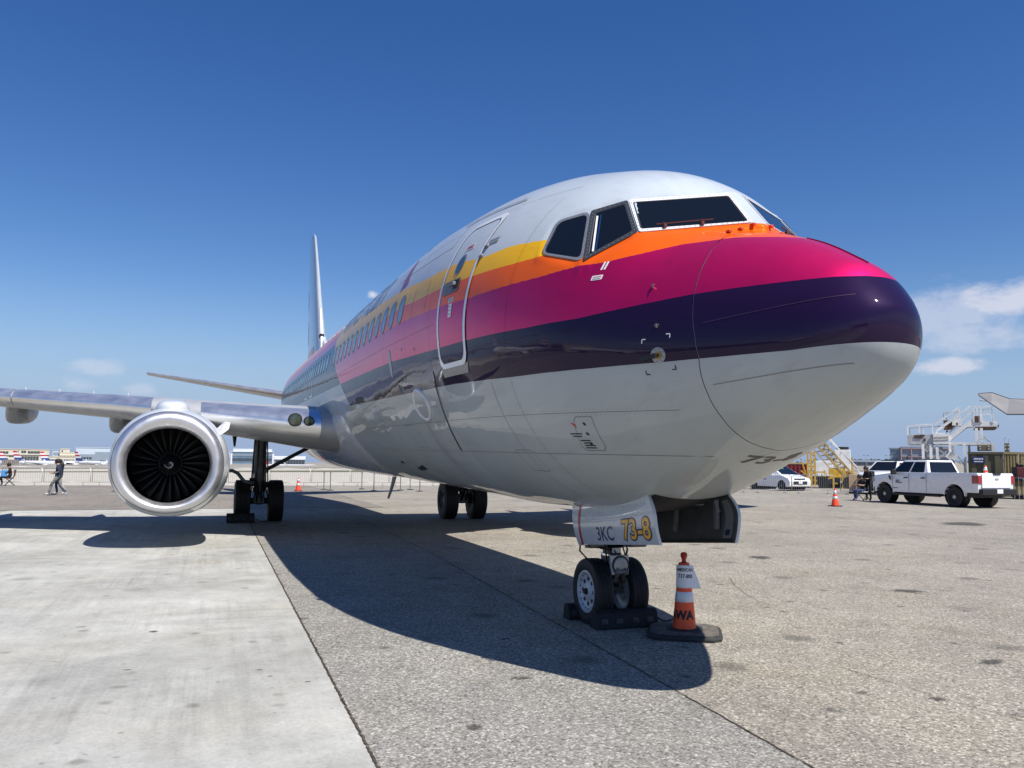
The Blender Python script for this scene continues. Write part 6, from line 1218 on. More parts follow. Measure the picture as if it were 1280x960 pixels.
# parked jets on the far stand
def make_jet(name, label, tail=('r', 'w', 'r', 'w', 'b', 'b'), group='parked jets'):
    t = thing(name, label, 'jet', group=group)         # nose towards +X, origin under the nose gear
    prof = [(0, .05), (.3, .5), (1.2, 1.15), (2.8, 1.68), (5, 1.88), (26, 1.9), (30, 1.55), (34, .9), (37.5, .25)]
    mb = MB(); mb.lathe([(-h, r) for h, r in prof], (4, 0, 3.3), (1, 0, 0), 20, warp=lambda q: np.array([q[0], q[1], q[2] + max(0, (-q[0] - 22))*.075])); fu = mb.build('fuselage', M_jet, t, smooth=50)
    mb = MB(); mb.box((2.4, 0, 4.35), (.7, 2.0, .45)); mb.build('cockpit_glass', M_dwin, fu)
    for s in (1, -1): mb = MB(); [mb.box((-1 - .9*k, s*1.86, 3.75), (.35, .12, .42)) for k in range(28)]; mb.build('cabin_windows', M_dwin, fu)['kind'] = 'stuff'
    for s in (1, -1):
        mb = MB(); mb.prism([(-9, s*1.5, 2.5), (-16.5, s*1.5, 2.5), (-18.5, s*16.5, 3.9), (-17, s*16.5, 3.9)], (0, 0, .35)); wg = mb.build('wing', M_wing, t); mb = MB(); mb.prism([(-17, s*16.5, 4.0), (-18.5, s*16.5, 4.0), (-20, s*17.1, 6.4), (-19.3, s*17.1, 6.4)], (0, .2*s, 0)); mb.build('winglet', M_jet, wg)
        mb = MB(); mb.lathe([(0, .8), (-.5, 1.05), (-2.5, 1.0), (-4.2, .6)], (-7.5, s*5, 1.7), (1, 0, 0), 16); en = mb.build('engine', M_jet, t, smooth=50); mb = MB(); mb.lathe([(-.4, .78), (-.45, .01)], (-7.5, s*5, 1.7), (1, 0, 0), 16); mb.build('fan', M_black, en)
        mb = MB(); mb.prism([(-29, s*.6, 4.6), (-33, s*.4, 4.7), (-34.5, s*6.8, 5.5), (-33, s*6.8, 5.5)], (0, 0, .2)); mb.build('tailplane', M_jet, t)
        for (x_, y_) in ((-15.6, s*2.86), (0, s*.2)): mb = MB(); mb.lathe([(-.2, .3), (-.2, .5), (.2, .5), (.2, .3)], (x_, y_, .5), (0, 1, 0), 16); mb.build('wheel', M_tyre, t); mb = MB(); mb.cyl((x_, y_, .5), (x_, y_, 2.6), .14); mb.build('gear_leg', M_gear, t)
    fin_ = None; n = len(tail); zz = lambda k: 4.9 + 7.6*k/n; xl = lambda z: -26.5 - (z - 4.9)*.78; xt = lambda z: -33.2 - (z - 4.9)*.25
    for k, cc in enumerate(reversed(tail)):
        a, b_ = zz(k), zz(k+1); mb = MB(); mb.prism([(xl(a), -.16, a), (xt(a), -.16, a), (xt(b_), -.16, b_), (xl(b_), -.16, b_)], (0, .32, 0)); o = mb.build('fin' if fin_ is None else 'fin_stripe', {'r': M_jred, 'w': M_jet, 'b': M_jblue, 'g': M_lblue}[cc], fin_ or t); fin_ = fin_ or o
    return t
def put_jet(j, u, v, dep, head, label=None):
    lat, z = SV(u, v, dep); j.location = LD(lat, dep, z - 3.3); j.rotation_euler[2] = ROT(head)
    if label: j['label'] = label
    return j
j1 = make_jet('parked_jet', 'parked white jet, the taller striped tail second from the left edge'); put_jet(j1, 80, 579.2, 640, (.90, .10))
put_jet(copy_tree(j1), 62, 579.2, 690, (.85, .3), 'parked white jet with a striped tail just left of the tallest one')
put_jet(copy_tree(j1), 113, 579.0, 700, (.80, .5), 'parked white jet mostly hidden behind the walking people')
put_jet(copy_tree(j1), 142, 579.5, 660, (.88, -.25), 'parked white jet with a red striped tail right of the walking people')
put_jet(copy_tree(j1), 8, 579.5, 600, (.7, -.7), 'parked jet cut off by the left edge of the picture')
j2 = make_jet('parked_jet', 'parked jet with an all white tail left of the engine', ('w', 'w', 'w', 'w', 'g', 'w')); put_jet(j2, 133, 579.8, 560, (.15, -.95))
j3 = make_jet('parked_jet', 'red tailed jet parked under the near wing beside the main gear', ('r', 'r', 'r', 'r', 'r', 'r')); put_jet(j3, 395, 584.5, 520, (.92, .35)); 
bf = site('blast_fence', 'brown-grey slanted blast fence on the far apron at the left edge', 'blast fence', 16, 560, -5)
X0 = lambda u: (u - 16)*560*CA(16)/FPX; Zb = lambda v: SV(16, v, 560)[1] + 5
mb = MB(); mb.prism([(X0(4), 0, Zb(584)), (X0(28), 0, Zb(584)), (X0(28), 2.5, Zb(574.5)), (X0(8), 2.5, Zb(574.5))], (0, .4, 0)); bfo = mb.build('fence_face', mat('weathered_steel', (.17, .15, .13), .7, .2, var=.3, vscale=.8), bf)
for k in range(9): mb = MB(); mb.bar((X0(5.5 + 2.6*k), -.1, Zb(584)), (X0(8 + 2.45*k), 2.35, Zb(574.5)), .35); mb.build('rib', mat('weathered_steel_dark', (.09, .085, .08), .7), bf)
# red ground equipment in a row under the wing
for k, (u0, u1, lb) in enumerate(((287, 300, 'red tug under the near wing, farthest left of its row'), (303, 314, 'red tug in the row under the near wing, behind the main gear leg'), (331, 342, 'red tug right of the main gear leg under the near wing'))):
    t = site('baggage_tug', lb, 'tug', (u0+u1)/2, 420, SV((u0+u1)/2, 587.5, 420)[1], 'red tugs'); w = (u1-u0)*420/FPX
    mb = MB(); mb.box((0, 0, .75), (w, 2, .7)); mb.build('body', M_jred, t, bevel=.1); mb = MB(); mb.box((-w*.12, 0, 1.45), (w*.35, 1.6, .7), taper=(.8, .9)); mb.build('cab', M_jet, t, bevel=.05)
    for s in (-.32, .32): mb = MB(); mb.cyl((w*s, -1.05, .42), (w*s, 1.05, .42), .42, n=14); mb.build('wheel', M_tyre, t)

# crowd-control barricades
M_galv = mat('galvanised_steel', (.42, .43, .44), .45, .6, var=.15, vscale=8)
def barricade():
    t = thing('barricade', None, 'barricade', group='steel barricades'); W, H = 2.4, 1.08
    mb = MB(); mb.tube([(-W/2, 0, .18), (-W/2, 0, H - .12), (-W/2 + .12, 0, H), (W/2 - .12, 0, H), (W/2, 0, H - .12), (W/2, 0, .18)], .017, 6); mb.tube([(-W/2, 0, .20), (W/2, 0, .20)], .018, 6); mb.build('frame', M_galv, t, smooth=0)
    mb = MB(); [mb.cyl((-W/2 + W*(k + 1)/20, 0, .2), (-W/2 + W*(k + 1)/20, 0, H), .006, n=5, cap=False) for k in range(19)]; mb.build('bars', M_galv, t)['kind'] = 'stuff'
    for s in (-.82, .82): mb = MB(); mb.bar((s, -.30, .015), (s, .30, .015), .05, .025); mb.bar((s, 0, .02), (s, 0, .22), .03); mb.build('foot', M_galv, t)
    return t
bp = barricade(); first = True; n_b = 0
lab = {0: 'steel barricade in the fence line %s'}
spots = [(50.25, y, 0) for y in np.arange(17.0, -14.5, -2.5)]
where = ['at the far left edge behind the seated person', 'between the seated person and the walking people', 'behind the walking people', 'just left of the engine', 'hidden behind the engine', 'behind the engine, second from the main gear', 'left of the near main gear', 'behind the near main gear', 'right of the near main gear wheels', 'behind the small cone under the belly', 'under the belly, right of the small cone', 'under the belly, left of the drain mast', 'right of the drain mast under the belly']
for k, (x, y, _) in enumerate(spots):
    o = bp if first else copy_tree(bp); first = False; o.location = (x + random.uniform(-.06, .06), y, zground(x, y)); o.rotation_euler[2] = PI/2 + random.uniform(-.03, .03); o['label'] = 'steel barricade ' + where[min(k, len(where)-1)]
rs = [(12.9, 49.6, 'under the nose, farthest left of the right-hand line'), (15.3, 49.4, 'in front of the front door of the hatchback'), (17.6, 49.0, 'in front of the hatchback grille'), (19.85, 47.6, 'in front of the yellow stairs'), (26.6, 45.5, 'at the right edge in front of the dark red tug')]
for lat, dep, lb in rs: o = copy_tree(bp); o.location = LD(lat, dep); o.rotation_euler[2] = YAW - PI/2 + random.uniform(-.08, .08); o['label'] = 'steel barricade ' + lb
sp = None
for k, (u, v, lb) in enumerate(((416, 607.5, 'left of the drain mast'), (408, 607, 'between two barricades left of the drain mast'), (455, 606.5, 'directly left of the drain mast'), (470, 607.5, 'just behind the drain mast'), (503, 606.5, 'right of the drain mast'), (515, 607, 'second to the right of the drain mast'), (527, 606, 'nearest the far main gear wheels'))):
    if sp is None:
        sp = thing('stanchion', None, 'stanchion', group='black stanchion posts'); mb = MB(); mb.lathe([(.0, .001), (.004, .19), (.03, .18), (.045, .05)], n=20); mb.build('base', M_rubber, sp, smooth=40); mb = MB(); mb.cyl((0, 0, .04), (0, 0, .98), .024, n=12); mb.cyl((0, 0, .90), (0, 0, 1.0), .034, n=12); mb.build('post', M_gear, sp, smooth=40); o = sp
    else: o = copy_tree(sp)
    dep = 45.5 + (k % 3)*1.2; o.location = LD((u - 640)*dep/FPX, dep); o['label'] = 'black stanchion post under the belly ' + lb

# white two-level access stairs
M_stair = mat('weathered_white_steel', (.84, .83, .79), .55, 0, var=.16, vscale=1.6); M_rust = mat('rusty_plate', (.11, .06, .042), .8, .2, var=.5, vscale=4)
M_sgrey = mat('grey_steel_plate', (.50, .50, .49), .6, .2, var=.3, vscale=2); M_olive = mat('shaded_front_olive', (.115, .105, .06), .7, var=.2, vscale=1.2); M_tan = mat('tan_lit_side_and_chassis', (.42, .34, .17), .7, var=.2, vscale=1.2)  # olive and tan paint the shaded front and sunlit side of one container
D1 = 50.; UC = 1185
ws = site('access_stairs', 'tall white two-level aircraft access stairs with rusty platforms behind the white pickup', 'access stairs', UC, D1)
def q(u, v, y=0.): l, z = SV(u, v, D1); return ((u - UC)*D1*CA(UC)/FPX, y, z)
def sbars(name, segs, m, r=.05, ys=(0.,)):
    for y in ys:
        for a, b_ in segs: mb = MB(); mb.bar(q(*a, y), q(*b_, y), r); mb.build(name, m, ws)
def plate(name, u0, u1, v0, v1, y0, y1, m, bev=.01):
    a, b_ = q(u0, v1), q(u1, v0); mb = MB(); mb.box(((a[0]+b_[0])/2, (y0+y1)/2, (a[2]+b_[2])/2), (b_[0]-a[0], y1-y0, b_[2]-a[2])); return mb.build(name, m, ws, bevel=bev)
dk = plate('shaded_lower_platform', 1133.5, 1166, 543, 555, 0, 3.2, M_sgrey); plate('lit_platform_side', 1166.3, 1186.5, 541.5, 555, -.12, 3.1, M_stair);  # grey for the shaded face, white for the sunlit one, put into the colours
for (u0, u1, v0, v1) in ((1142, 1152, 543.5, 547.5), (1150, 1156, 543, 545), (1154, 1157, 548, 551)): 
    a, b_ = q(u0, v1), q(u1, v0); mb = MB(); mb.box(((a[0]+b_[0])/2, -.02, (a[2]+b_[2])/2), (b_[0]-a[0], .05, b_[2]-a[2])); mb.build('rust_patch', M_rust, dk, bevel=.04)
for v in (546.5, 550): a, b_ = q(1166.5, v), q(1186, v - .4); mb = MB(); mb.bar((a[0], -.13, a[2]), (b_[0], -.13, b_[2]), .03); mb.build('panel_rib', mat('rust_stain', (.42, .33, .22), .8), ws)
sbars('guard_rail', [((1134, 543), (1134, 532)), ((1134, 532), (1149, 530.5)), ((1149, 530.5), (1166, 530)), ((1149, 542), (1149, 531)), ((1166, 543), (1166, 529.5)), ((1154, 542), (1154, 537))], M_stair, .07)
sbars('guard_rail', [((1134, 543), (1134, 532)), ((1134, 532), (1180, 530)), ((1150, 542), (1150, 531))], M_sgrey, .06, (3.1,))
# stair flight: stringers, treads, handrails
for y in (.0, 1.3):
    mb = MB(); a, b_ = q(1186, 549), q(1217, 527); mb.prism([q(1186, 545.5, y), q(1216.5, 523.5, y), q(1216.5, 534, y), q(1209, 534.5, y), q(1187, 552, y)], (0, .10, 0)); mb.build('stringer', M_stair, ws)
for k in range(9): t_ = (k + .5)/9; p_ = q(1187 + 30*t_, 548.5 - 21.5*t_); mb = MB(); mb.box((p_[0], .70, p_[2]), (.32, 1.15, .05)); mb.build('tread', M_sgrey, ws)
sbars('handrail', [((1171, 537.5), (1214.5, 508.5)), ((1171, 537.5), (1171, 546))], M_stair, .085)
sbars('handrail', [((1187, 541), (1217, 514)), ((1169, 531), (1200, 509.5))], M_stair, .085, (.0,)); sbars('handrail', [((1171, 537.5), (1200, 519)), ((1200, 509.5), (1202, 528)), ((1180, 534), (1180, 530))], M_stair, .085, (1.3,))
plate('rear_platform_box', 1180, 1192, 524, 535, 1.6, 3.2, M_rust); plate('rear_landing', 1191, 1203, 523, 531, 1.5, 3.2, M_stair); sbars('guard_rail', [((1180, 524), (1180, 513)), ((1180, 513), (1201, 511.5)), ((1184, 524), (1184, 513)), ((1201, 523), (1201, 511.5))], M_sgrey, .06, (3.0,))
for k in range(4): plate('step_bracket', 1183 + 4.2*k, 1185.5 + 4.2*k, 538 - 3.0*k, 540.5 - 3.0*k, -.14, .02, M_rust)
up_ = plate('upper_platform', 1218, 1246, 528.5, 536, 0, 2.8, M_stair); plate('platform_rust_edge', 1219, 1245, 534.5, 536.6, -.03, 2.83, M_rust); plate('upper_cabinet', 1219, 1224, 521, 529, -.05, .8, M_rust); plate('upper_cabinet', 1225, 1228, 520, 529, -.05, .8, M_stair)
sbars('guard_rail', [((1218, 529), (1218, 509.5)), ((1218, 509.5), (1240, 509.5)), ((1222, 528), (1222, 509.5)), ((1227, 528), (1227, 509.5)), ((1240, 529), (1240, 509.5)), ((1227, 519), (1240, 519)), ((1240, 509.5), (1241, 530))], M_stair, .07); sbars('guard_rail', [((1218, 529), (1218, 510)), ((1218, 510), (1240, 510)), ((1232, 528), (1232, 510))], M_sgrey, .06, (2.7,))
plate('bumper_tip', 1244, 1248, 532, 535, .3, 2.5, M_rubber)
sbars('main_beam', [((1186, 554), (1240.5, 556))], M_stair, .14, (0., 2.6)); sbars('post', [((1187, 555), (1187, 600)), ((1205, 556), (1205, 603)), ((1220.5, 536), (1220.5, 554)), ((1226.5, 536), (1226.5, 554)), ((1240, 555.5), (1240, 566)), ((1153, 555), (1153, 602)), ((1163, 555), (1163, 602)), ((1171, 555), (1171, 602))], M_stair, .15); sbars('post', [((1155, 555), (1155, 600)), ((1190, 555), (1190, 600)), ((1212, 555), (1212, 602))], M_sgrey, .13, (2.6,))
sbars('brace', [((1227, 545), (1236, 553.5)), ((1153, 560), (1187, 590)), ((1187, 560), (1153, 592)), ((1190, 560), (1206, 585)), ((1170, 560), (1200, 580))], M_sgrey, .07); sbars('brace', [((1186, 568), (1195, 573)), ((1184, 573), (1190, 566))], M_stair, .35)
plate('winch_box', 1156, 1166, 555.5, 563, .3, 1.6, M_stair); plate('hydraulic_tank', 1172, 1178, 558, 566, .5, 1.5, M_sgrey); plate('chassis', 1150, 1214, 594, 600, .2, 2.6, M_sgrey)
for u in (1156, 1206):
    for y in (.0, 2.8): p_ = q(u, 600); mb = MB(); mb.cyl((p_[0], y - .15, .45), (p_[0], y + .15, .45), .45, n=20); mb.build('wheel', M_tyre, ws, smooth=40)

# storage containers and crates behind the pickup
def container(label, u0, u1, vt, dep, mt, thick, ribs, name='shipping_container', z=0.):
    uc = (u0+u1)/2; t = site(name, label, 'container', uc, dep, z, 'storage containers'); X = lambda u: (u - uc)*dep*CA(uc)/FPX; H = SV(uc, vt, dep)[1] - z; W = X(u1) - X(u0)
    mb = MB(); mb.box((0, thick/2, H/2), (W, thick, H)); b_ = mb.build('body', mt, t)
    for k in range(ribs): mb = MB(); mb.box((-W/2 + W*(k + .5)/ribs, -.02, H/2), (W/ribs*.45, .08, H*.92)); mb.build('corrugation', mt, b_)
    mb = MB(); mb.box((0, -.03, H - .06), (W + .04, .10, .12)); mb.build('top_rail', mt, b_)
    return t, X, H
ct, X, H = container('olive container front with painted shade and a small blue sign behind the pickup tailgate', 1209, 1253, 565, 47, M_olive, 2.4, 3)
mb = MB(); zc = SV(1222, 575, 47)[1]; mb.box((X(1222), -.09, zc), (.62, .04, .38)); sg = mb.build('blue_sign', mat('sign_blue', (.015, .035, .13), .4), ct)
for k in range(6): mb = MB(); mb.box((X(1222) - .20 + .08*k, -.112, zc + .06), (.055, .006, .09 + .02*(k % 2))); mb.build('sign_mark', M_placard, sg)
mb = MB(); mb.box((X(1222), -.112, zc - .09), (.44, .006, .05)); mb.build('sign_line', M_placard, sg)
container('sunlit side of the olive container, light painted as tan, behind the dark red tug', 1253.5, 1272, 565, 47.2, M_tan, 2.4, 5); container('pale tan container cut off by the right edge of the picture', 1272.5, 1300, 565.5, 47.6, mat('khaki_container', (.30, .27, .15), .7, var=.2), 2.4, 3)  # tan block: sunlit side of the olive container, light put into its colour
def crate(label, u0, u1, v0, v1, dep, mt):
    uc = (u0+u1)/2; zb_ = SV(uc, v1, dep)[1]; t = site('equipment_box', label, 'equipment box', uc, dep, zb_, 'boxes on the containers'); W = (u1-u0)*dep*CA(uc)/FPX; H_ = (v1-v0)*dep/FPX
    mb = MB(); mb.box((0, .4, H_/2), (W, .8, H_)); b_ = mb.build('box', mt, t, bevel=.02)
    for a in (-.3, .3): 
        for z in (.3, .7): mb = MB(); mb.box((a*W, -.01, z*H_), (.07, .04, .05)); mb.build('latch', M_placard, b_)
    mb = MB(); mb.tube([(-W*.45, .2, H_), (-W*.42, .2, H_ + .28), (0, .2, H_ + .34), (W*.42, .2, H_ + .28), (W*.45, .2, H_)], .02, 6); mb.build('carry_frame', M_sgrey, t)
crate('brown equipment box on the olive container below the access stairs beam', 1221, 1239, 556, 563.6, 47.4, mat('brown_box', (.17, .14, .09), .7)); crate('tall brown equipment box on the tan sunlit container side near the right edge', 1255, 1261.5, 554, 564.6, 47.6, mat('brown_box'))

# dark red tug at the right edge
D2 = 44.; tg = site('aircraft_tug', 'dark red equipment tug with a big black tyre at the right edge', 'tug', 1272, D2)
XT = lambda u: (u - 1272)*D2*CA(1272)/FPX; ZT = lambda v: SV(1272, v, D2)[1]
mb = MB(); mb.box((XT(1276), 1.0, (ZT(584) + ZT(600))/2), (XT(1290) - XT(1263), 1.8, ZT(584) - ZT(600))); mb.build('body', mat('dark_red_paint', (.16, .035, .035), .5, var=.2), tg, bevel=.05)
mb = MB(); mb.box((XT(1266), .08, ZT(589)), (.26, .06, .44)); mb.build('radiator_grille', M_black, tg); mb = MB(); mb.cyl((XT(1270), .8, ZT(584)), (XT(1270), .8, ZT(579)), .06); mb.build('exhaust_pipe', M_dark, tg); mb = MB(); mb.box((XT(1274), .9, ZT(583)), (.3, .5, .2)); mb.build('hood_vent', M_dark, tg)
mb = MB(); mb.box((XT(1279), 1.0, ZT(604)), (XT(1292) - XT(1264), 1.6, .34)); mb.build('chassis', M_tan, tg, bevel=.03)
mb = MB(); mb.lathe([(-.30, .40), (-.32, .5), (-.26, .58), (.26, .58), (.32, .5), (.30, .40)], (XT(1271), -.05, .58), (0, 1, 0), 28); wl_ = mb.build('tyre', M_tyre, tg, smooth=40)
for k in range(5): mb = MB(); mb.bar((XT(1271) - .4 + .2*k, -.385, .58 - math.sqrt(max(.01, .33 - (.4 - .2*k)**2))), (XT(1271) - .4 + .2*k, -.385, .58 + math.sqrt(max(.01, .33 - (.4 - .2*k)**2))), .05, .02); mb.build('tread_bar', M_sgrey, wl_)

# yellow passenger stairs and loader frame beside the hatchback
M_yel = mat('safety_yellow', (.66, .40, .05), .5, .1, var=.3, vscale=3); M_yel2 = mat('worn_yellow', (.50, .35, .13), .6, .1, var=.45, vscale=3)
D3 = 60.; U3 = 1035; ys = site('loader_stairs', 'yellow mobile stairs with a lattice boom behind the hatchback', 'loader', U3, D3)
def q3(u, v, y=0.): return ((u - U3)*D3*CA(U3)/FPX, y, SV(u, v, D3)[1])
def ybar(name, a, b_, m, r=.07, y=0.): mb = MB(); mb.bar(q3(*a, y), q3(*b_, y), r); return mb.build(name, m, ys)
for y in (0, 1.6):
    ybar('boom_rail', (1022, 558), (1055, 594), M_yel2, .14, y); ybar('boom_rail', (1030, 553), (1064, 592), M_yel2, .14, y)
    for k in range(7): t_ = k/7; t2_ = (k + .5)/7; ybar('lattice_bar', (1022 + 33*t_, 558 + 36*t_), (1030 + 34*t2_, 553 + 39*t2_), M_yel2, .06, y); ybar('lattice_bar', (1030 + 34*t2_, 553 + 39*t2_), (1022 + 33*(t_ + 1/7), 558 + 36*(t_ + 1/7)), M_yel2, .06, y)
for y in (0, 1.6):      # upper boom rails and their lattice
    ybar('boom_rail', (1016, 560), (1040, 590), M_yel2, .08, y)
    for k in range(6): t_ = k/6; ybar('lattice_bar', (1016 + 24*t_, 560 + 30*t_), (1026 + 30*t_, 556 + 36*t_), M_yel2, .05, y)
for k in range(5): ybar('truss_bar', (1009 + 2*k, 606 - 9*k), (1018 - 1.5*k, 598 - 8*k), M_yel2, .06, .3); ybar('truss_bar', (1020 + 6*k, 592), (1024 + 6*k, 606), M_yel2, .06, .4)
for k in range(10): t_ = k/9; p_ = q3(1026 + 33*t_, 557 + 36*t_); mb = MB(); mb.box((p_[0], .8, p_[2]), (.25, 1.6, .05)); mb.build('tread', M_yel2, ys)
for y in (-.05, 1.65): ybar('handrail', (1032, 545), (1071, 584), M_stair, .06, y)
ybar('handrail', (1036, 546.5), (1075, 592), M_stair, .07, 0)
for t_ in (.2, .5, .8): ybar('rail_post', (1032 + 39*t_, 545 + 39*t_), (1030 + 34*t_, 553 + 39*t_), M_stair, .05, 0)
mb = MB(); a, b_ = q3(1035, 597), q3(1056, 586); mb.box(((a[0]+b_[0])/2, .8, (a[2]+b_[2])/2), (b_[0]-a[0], 1.7, b_[2]-a[2])); mb.build('engine_cover', M_yel, ys, bevel=.05)
mb = MB(); mb.prism([q3(1056, 590), q3(1066, 590), q3(1073, 600), q3(1068, 601), q3(1056, 595)], (0, 1.6, 0)); mb.build('step_guard', M_yel, ys, bevel=.03)
for u, v0, v1 in ((1009, 565, 608), (1013, 565, 608), (1018, 564, 608), (1030, 588, 610), (1041, 597, 611), (1052, 595, 611), (1064, 572, 600)): ybar('post', (u, v0), (u, v1), M_yel, .12); 
for v in (566, 575, 583, 591, 600): ybar('ladder_rung', (1008, v), (1019, v), M_yel, .09)
for a, b_ in (((1001, 575), (1010, 603)), ((1000, 588), (1016, 601)), ((1019, 590), (1031, 590)), ((1041, 604), (1046, 604)), ((1018, 601), (1040, 597))): ybar('brace', a, b_, M_yel, .09)
mb = MB(); a, b_ = q3(1022, 609), q3(1066, 604); mb.box(((a[0]+b_[0])/2, .9, (a[2]+b_[2])/2), (b_[0]-a[0], 1.5, b_[2]-a[2])); mb.build('chassis', M_dark, ys, bevel=.04)
for u in (1028, 1060): p_ = q3(u, 600); mb = MB(); mb.cyl((p_[0], -.1, .42), (p_[0], .25, .42), .42, n=20); mb.build('wheel', M_tyre, ys, smooth=40)
rb = site('shipping_container', 'dark red container left of the yellow stairs, behind the hatchback', 'container', 996, 66, 0, 'storage containers'); mb = MB(); mb.box((0, 1.2, .85), (1.7, 2.4, 1.7)); b_ = mb.build('body', mat('dark_red_steel', (.20, .02, .025), .6, var=.2), rb); mb = MB(); mb.box((0, 1.2, 1.76), (2.0, 2.5, .10)); mb.build('top_rail', M_yel2, b_)
for k in range(6): mb = MB(); mb.box((-.72 + .29*k, -.03, .85), (.13, .08, 1.55)); mb.build('corrugation', mat('dark_red_steel'), b_)
wc = site('equipment_box', 'white equipment box standing behind the yellow stairs', 'equipment box', 1032, 70, 0, 'boxes on the containers'); mb = MB(); mb.box((-.2, .8, 1.35), (1.5, 1.6, 1.3)); b_ = mb.build('box', M_stair, wc, bevel=.04); mb = MB(); mb.box((0, .8, .35), (2.2, 1.5, .7)); mb.build('skid', M_dark, wc)
wc2 = site('equipment_box', 'white air-conditioning box on the roof line right of the yellow boom', 'equipment box', 1053, 85, 0, 'boxes on the containers'); mb = MB(); mb.box((0, .8, 2.0), (1.5, 1.6, 2.4)); b_ = mb.build('box', M_stair, wc2, bevel=.04); mb = MB(); mb.cyl((0, .8, 3.2), (0, .8, 3.5), .6, n=18); mb.build('fan_housing', M_dark, b_); mb = MB(); mb.box((0, .8, .4), (1.4, 1.5, .8)); mb.build('skid', M_dark, wc2)
pb_ = site('cardboard_pallet', 'stack of tan boxes on a pallet left of the seated person by the pickup', 'pallet', 1074, 50, 0); 
for k in range(3): mb = MB(); mb.box((-.42 + .42*k, 0, .62), (.40, .8, 1.0)); mb.build('box', mat('cardboard', (.50, .34, .20), .8, var=.15), pb_, bevel=.01)
mb = MB(); mb.box((0, 0, .06), (1.3, .9, .11)); mb.build('pallet', mat('pallet_wood', (.20, .14, .09), .85), pb_)

# wing of a big jet parked outside the right edge
D4 = 62.; bw = site('parked_jet', 'large grey jet wing with a raked tip reaching in at the right edge', 'jet', 1330, D4, 0, 'parked jets', math.atan((1330 - 640)/FPX))
def q4(u, v, y=0.): return ((u - 640)*(D4 + y)/FPX - (1330 - 640)*D4/FPX, y, SV(u, v, D4 + y)[1])
Mw = mat('pale_wing_underside', (.25, .24, .225), .5, var=.06, vscale=.5)
top = [q4(1225, 494.5, 6.5), q4(1242, 493.2, 6.0), q4(1264, 501.0, 4.5), q4(1330, 503.5, 3.0), q4(1700, 518, 0)]; bot = [q4(1226, 495.5, 6.0), q4(1241, 506, 2.5), q4(1260, 519, .5), q4(1330, 519, -2.5), q4(1700, 530, -6.0)]
mb = MB(); n = len(top); mb.add(list(top) + list(bot) + [(p_[0], p_[1], p_[2] + .16) for p_ in top] + [(p_[0], p_[1], p_[2] + .10) for p_ in bot], [(i, i+1, n+i+1, n+i) for i in range(n-1)] + [(2*n+i, 3*n+i, 3*n+i+1, 2*n+i+1) for i in range(n-1)] + [(i, 2*n+i, 2*n+i+1, i+1) for i in range(n-1)] + [(n+i, n+i+1, 3*n+i+1, 3*n+i) for i in range(n-1)] + [(0, n, 3*n, 2*n), (n-1, 3*n-1, 4*n-1, 2*n-1)]); mb.build('wing', Mw, bw)
mb = MB(); mb.tube([(p_[0], p_[1], p_[2] + .10) for p_ in top], .10, 6); mb.build('trailing_edge', M_dark, bw); mb = MB(); mb.tube([q4(1227, 500.5, 7), q4(1240, 501.5, 7), q4(1262, 503, 6)], .06, 6); mb.build('raked_tip', Mw, bw)
mb = MB(); mb.lathe([(-14, .2), (-11, 2.2), (0, 2.9), (20, 2.9), (30, .4)], (30.0, -2, 5.4), (0, 1, 0), 24); mb.build('fuselage', M_jet, bw, smooth=50)
for (x_, y_) in ((30.0, -9), (27.0, 6), (33.0, 6)): mb = MB(); mb.cyl((x_, y_, .0), (x_, y_, 3.5), .25); mb.cyl((x_ - .4, y_, .6), (x_ + .4, y_, .6), .6, n=20); mb.build('landing_gear', M_dark, bw)

# far tree line and lamp posts to the right, and ground clutter
tl_v, tl_f = [], []
rng_ = random.Random(3)
M_leaf = mat('far_foliage', (.045, .06, .035), .9, var=.5, vscale=.4)
for k in range(900):
    dep = rng_.uniform(820, 900); u = rng_.uniform(1040, 1130) if k < 500 else rng_.uniform(890, 1300); hgt = rng_.uniform(0, 1)**.7*(7 if 3 > (u*.17) % 4 else 5); lat = (u - 640)*dep/FPX; x, y, _ = LD(lat, dep); zb_ = SV(u, 582.5, dep)[1]; c_ = np.array([x, y, zb_ + hgt]); s_ = rng_.uniform(.5, 1.5)
    nrm_ = np.array([rng_.uniform(-1, 1), rng_.uniform(-1, 1), rng_.uniform(-.3, 1)]); a_, b2, _ = frame_of(nrm_); o_ = len(tl_v); tl_v += [c_ + a_*s_, c_ + b2*s_, c_ - a_*s_*.8, c_ - b2*s_]; tl_f.append((o_, o_+1, o_+2, o_+3))
mb = MB(); mb.add(tl_v, tl_f); tag(mb.build('tree_line', M_leaf), 'low dark tree line on the horizon', None, None, 'stuff')
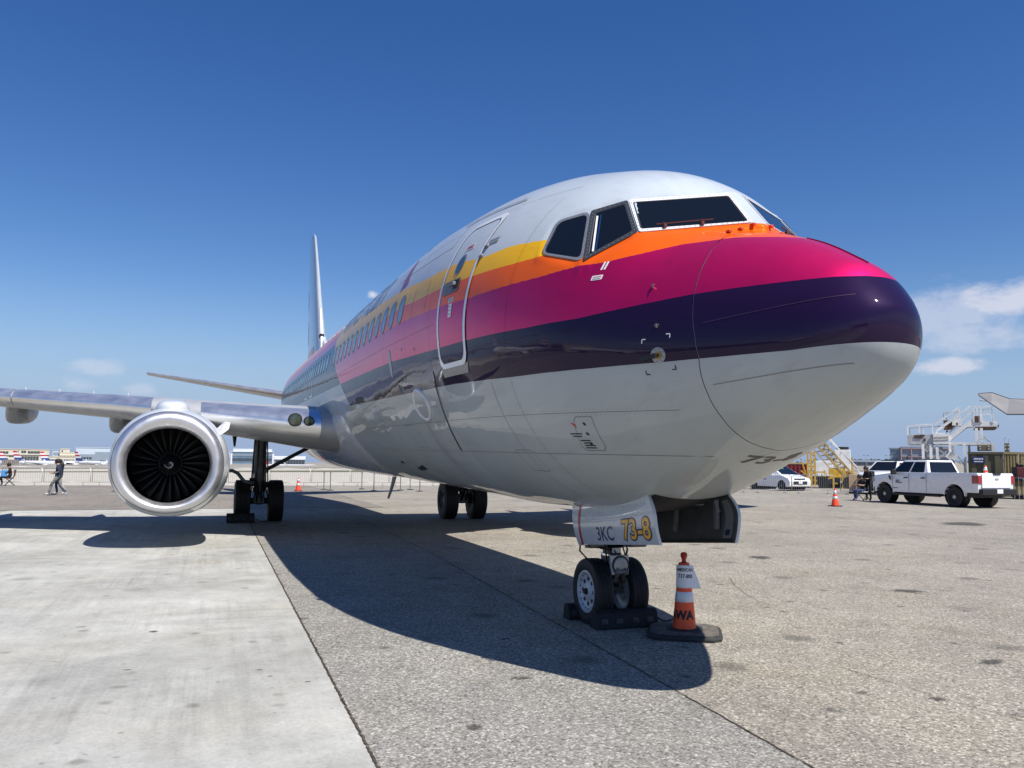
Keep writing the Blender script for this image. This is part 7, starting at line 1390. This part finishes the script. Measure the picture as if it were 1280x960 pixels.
for u, lb in ((1082, 'thin double lamp mast on the horizon right of the yellow stairs'), (1109.5, 'thin double lamp mast on the horizon left of the blue-grey buildings')):
    t = site('lamp_mast', lb, 'lamp mast', u, 400, -1.5, 'lamp masts'); zt = SV(u, 569.5, 400)[1] + 1.5; mb = MB(); mb.cyl((0, 0, 0), (0, 0, zt), .14, .09, 10); mb.build('mast', M_sgrey, t); mb = MB(); mb.bar((-1, 0, zt), (1, 0, zt), .12); mb.build('crossarm', M_sgrey, t)
    for s in (-.9, .9): mb = MB(); mb.box((s, -.1, zt + .12), (.6, .4, .22)); mb.build('lamp_head', M_dark, t)
building('long grey hangar roof on the horizon left of the lamp masts', 1060, 1100, 575.8, 420, M_bgrey, [(1060, 1100, 575.8, 577, M_lblue, 'fascia', .5), (1063, 1098, 579, 581, M_dwin, 'window_band', .2)], 12, group='terminal buildings')
building('pale low service building on the horizon behind the second pickup', 1096, 1113, 578.2, 380, M_conc, [(1098, 1111, 580, 582, M_dwin, 'window_band', .2)], 10, group='terminal buildings')

# neighbours on the stands to the left of and behind the photographer: in view only as reflections in the glossy skin
for (x, y, hd_, lb) in ((62, 52, (.2, -1), 'parked jet with a striped tail outside the left edge, mirrored in the airliner side'), (30, 78, (.5, -1), 'parked jet far off to the left, mirrored as a red streak in the door'), (-14, 84, (1, -.3), 'parked jet behind the photographer, mirrored in the nose stripe'), (-62, 60, (1, .2), 'parked jet well behind the photographer, mirrored low in the radome')):
    o = copy_tree(j1); o.location = (x, y, zground(x, y)); o.rotation_euler[2] = math.atan2(hd_[1], hd_[0]); o['label'] = lb
def site_xy(name, label, cat, x, y, rz, group): return thing(name, label, cat, (x, y, zground(x, y) - .5), rz, group)
for (x, y, w, h, rz, mt, lb) in ((95, 150, 90, 13, .3, M_cream, 'long cream terminal outside the left edge, mirrored in the airliner side'), (-20, 170, 110, 11, 0, M_bgrey, 'long grey terminal behind the photographer, mirrored in the nose stripe'), (-150, 60, 80, 12, PI/2, M_conc, 'pale cargo shed behind the photographer, mirrored in the radome')):
    t = site_xy('terminal_building', lb, 'building', x, y, rz, 'terminal buildings'); mb = MB(); mb.box((0, 0, h/2), (w, 20, h)); wl2 = mb.build('wall', mt, t)
    mb = MB(); mb.box((0, 0, h + .4), (w + 1, 21, .8)); mb.build('roof_edge', M_jet, t)
    for z in (h*.3, h*.7): mb = MB(); mb.box((0, 0, z), (w*.94, 20.3, 1.8)); mb.build('window_band', M_dwin, t)
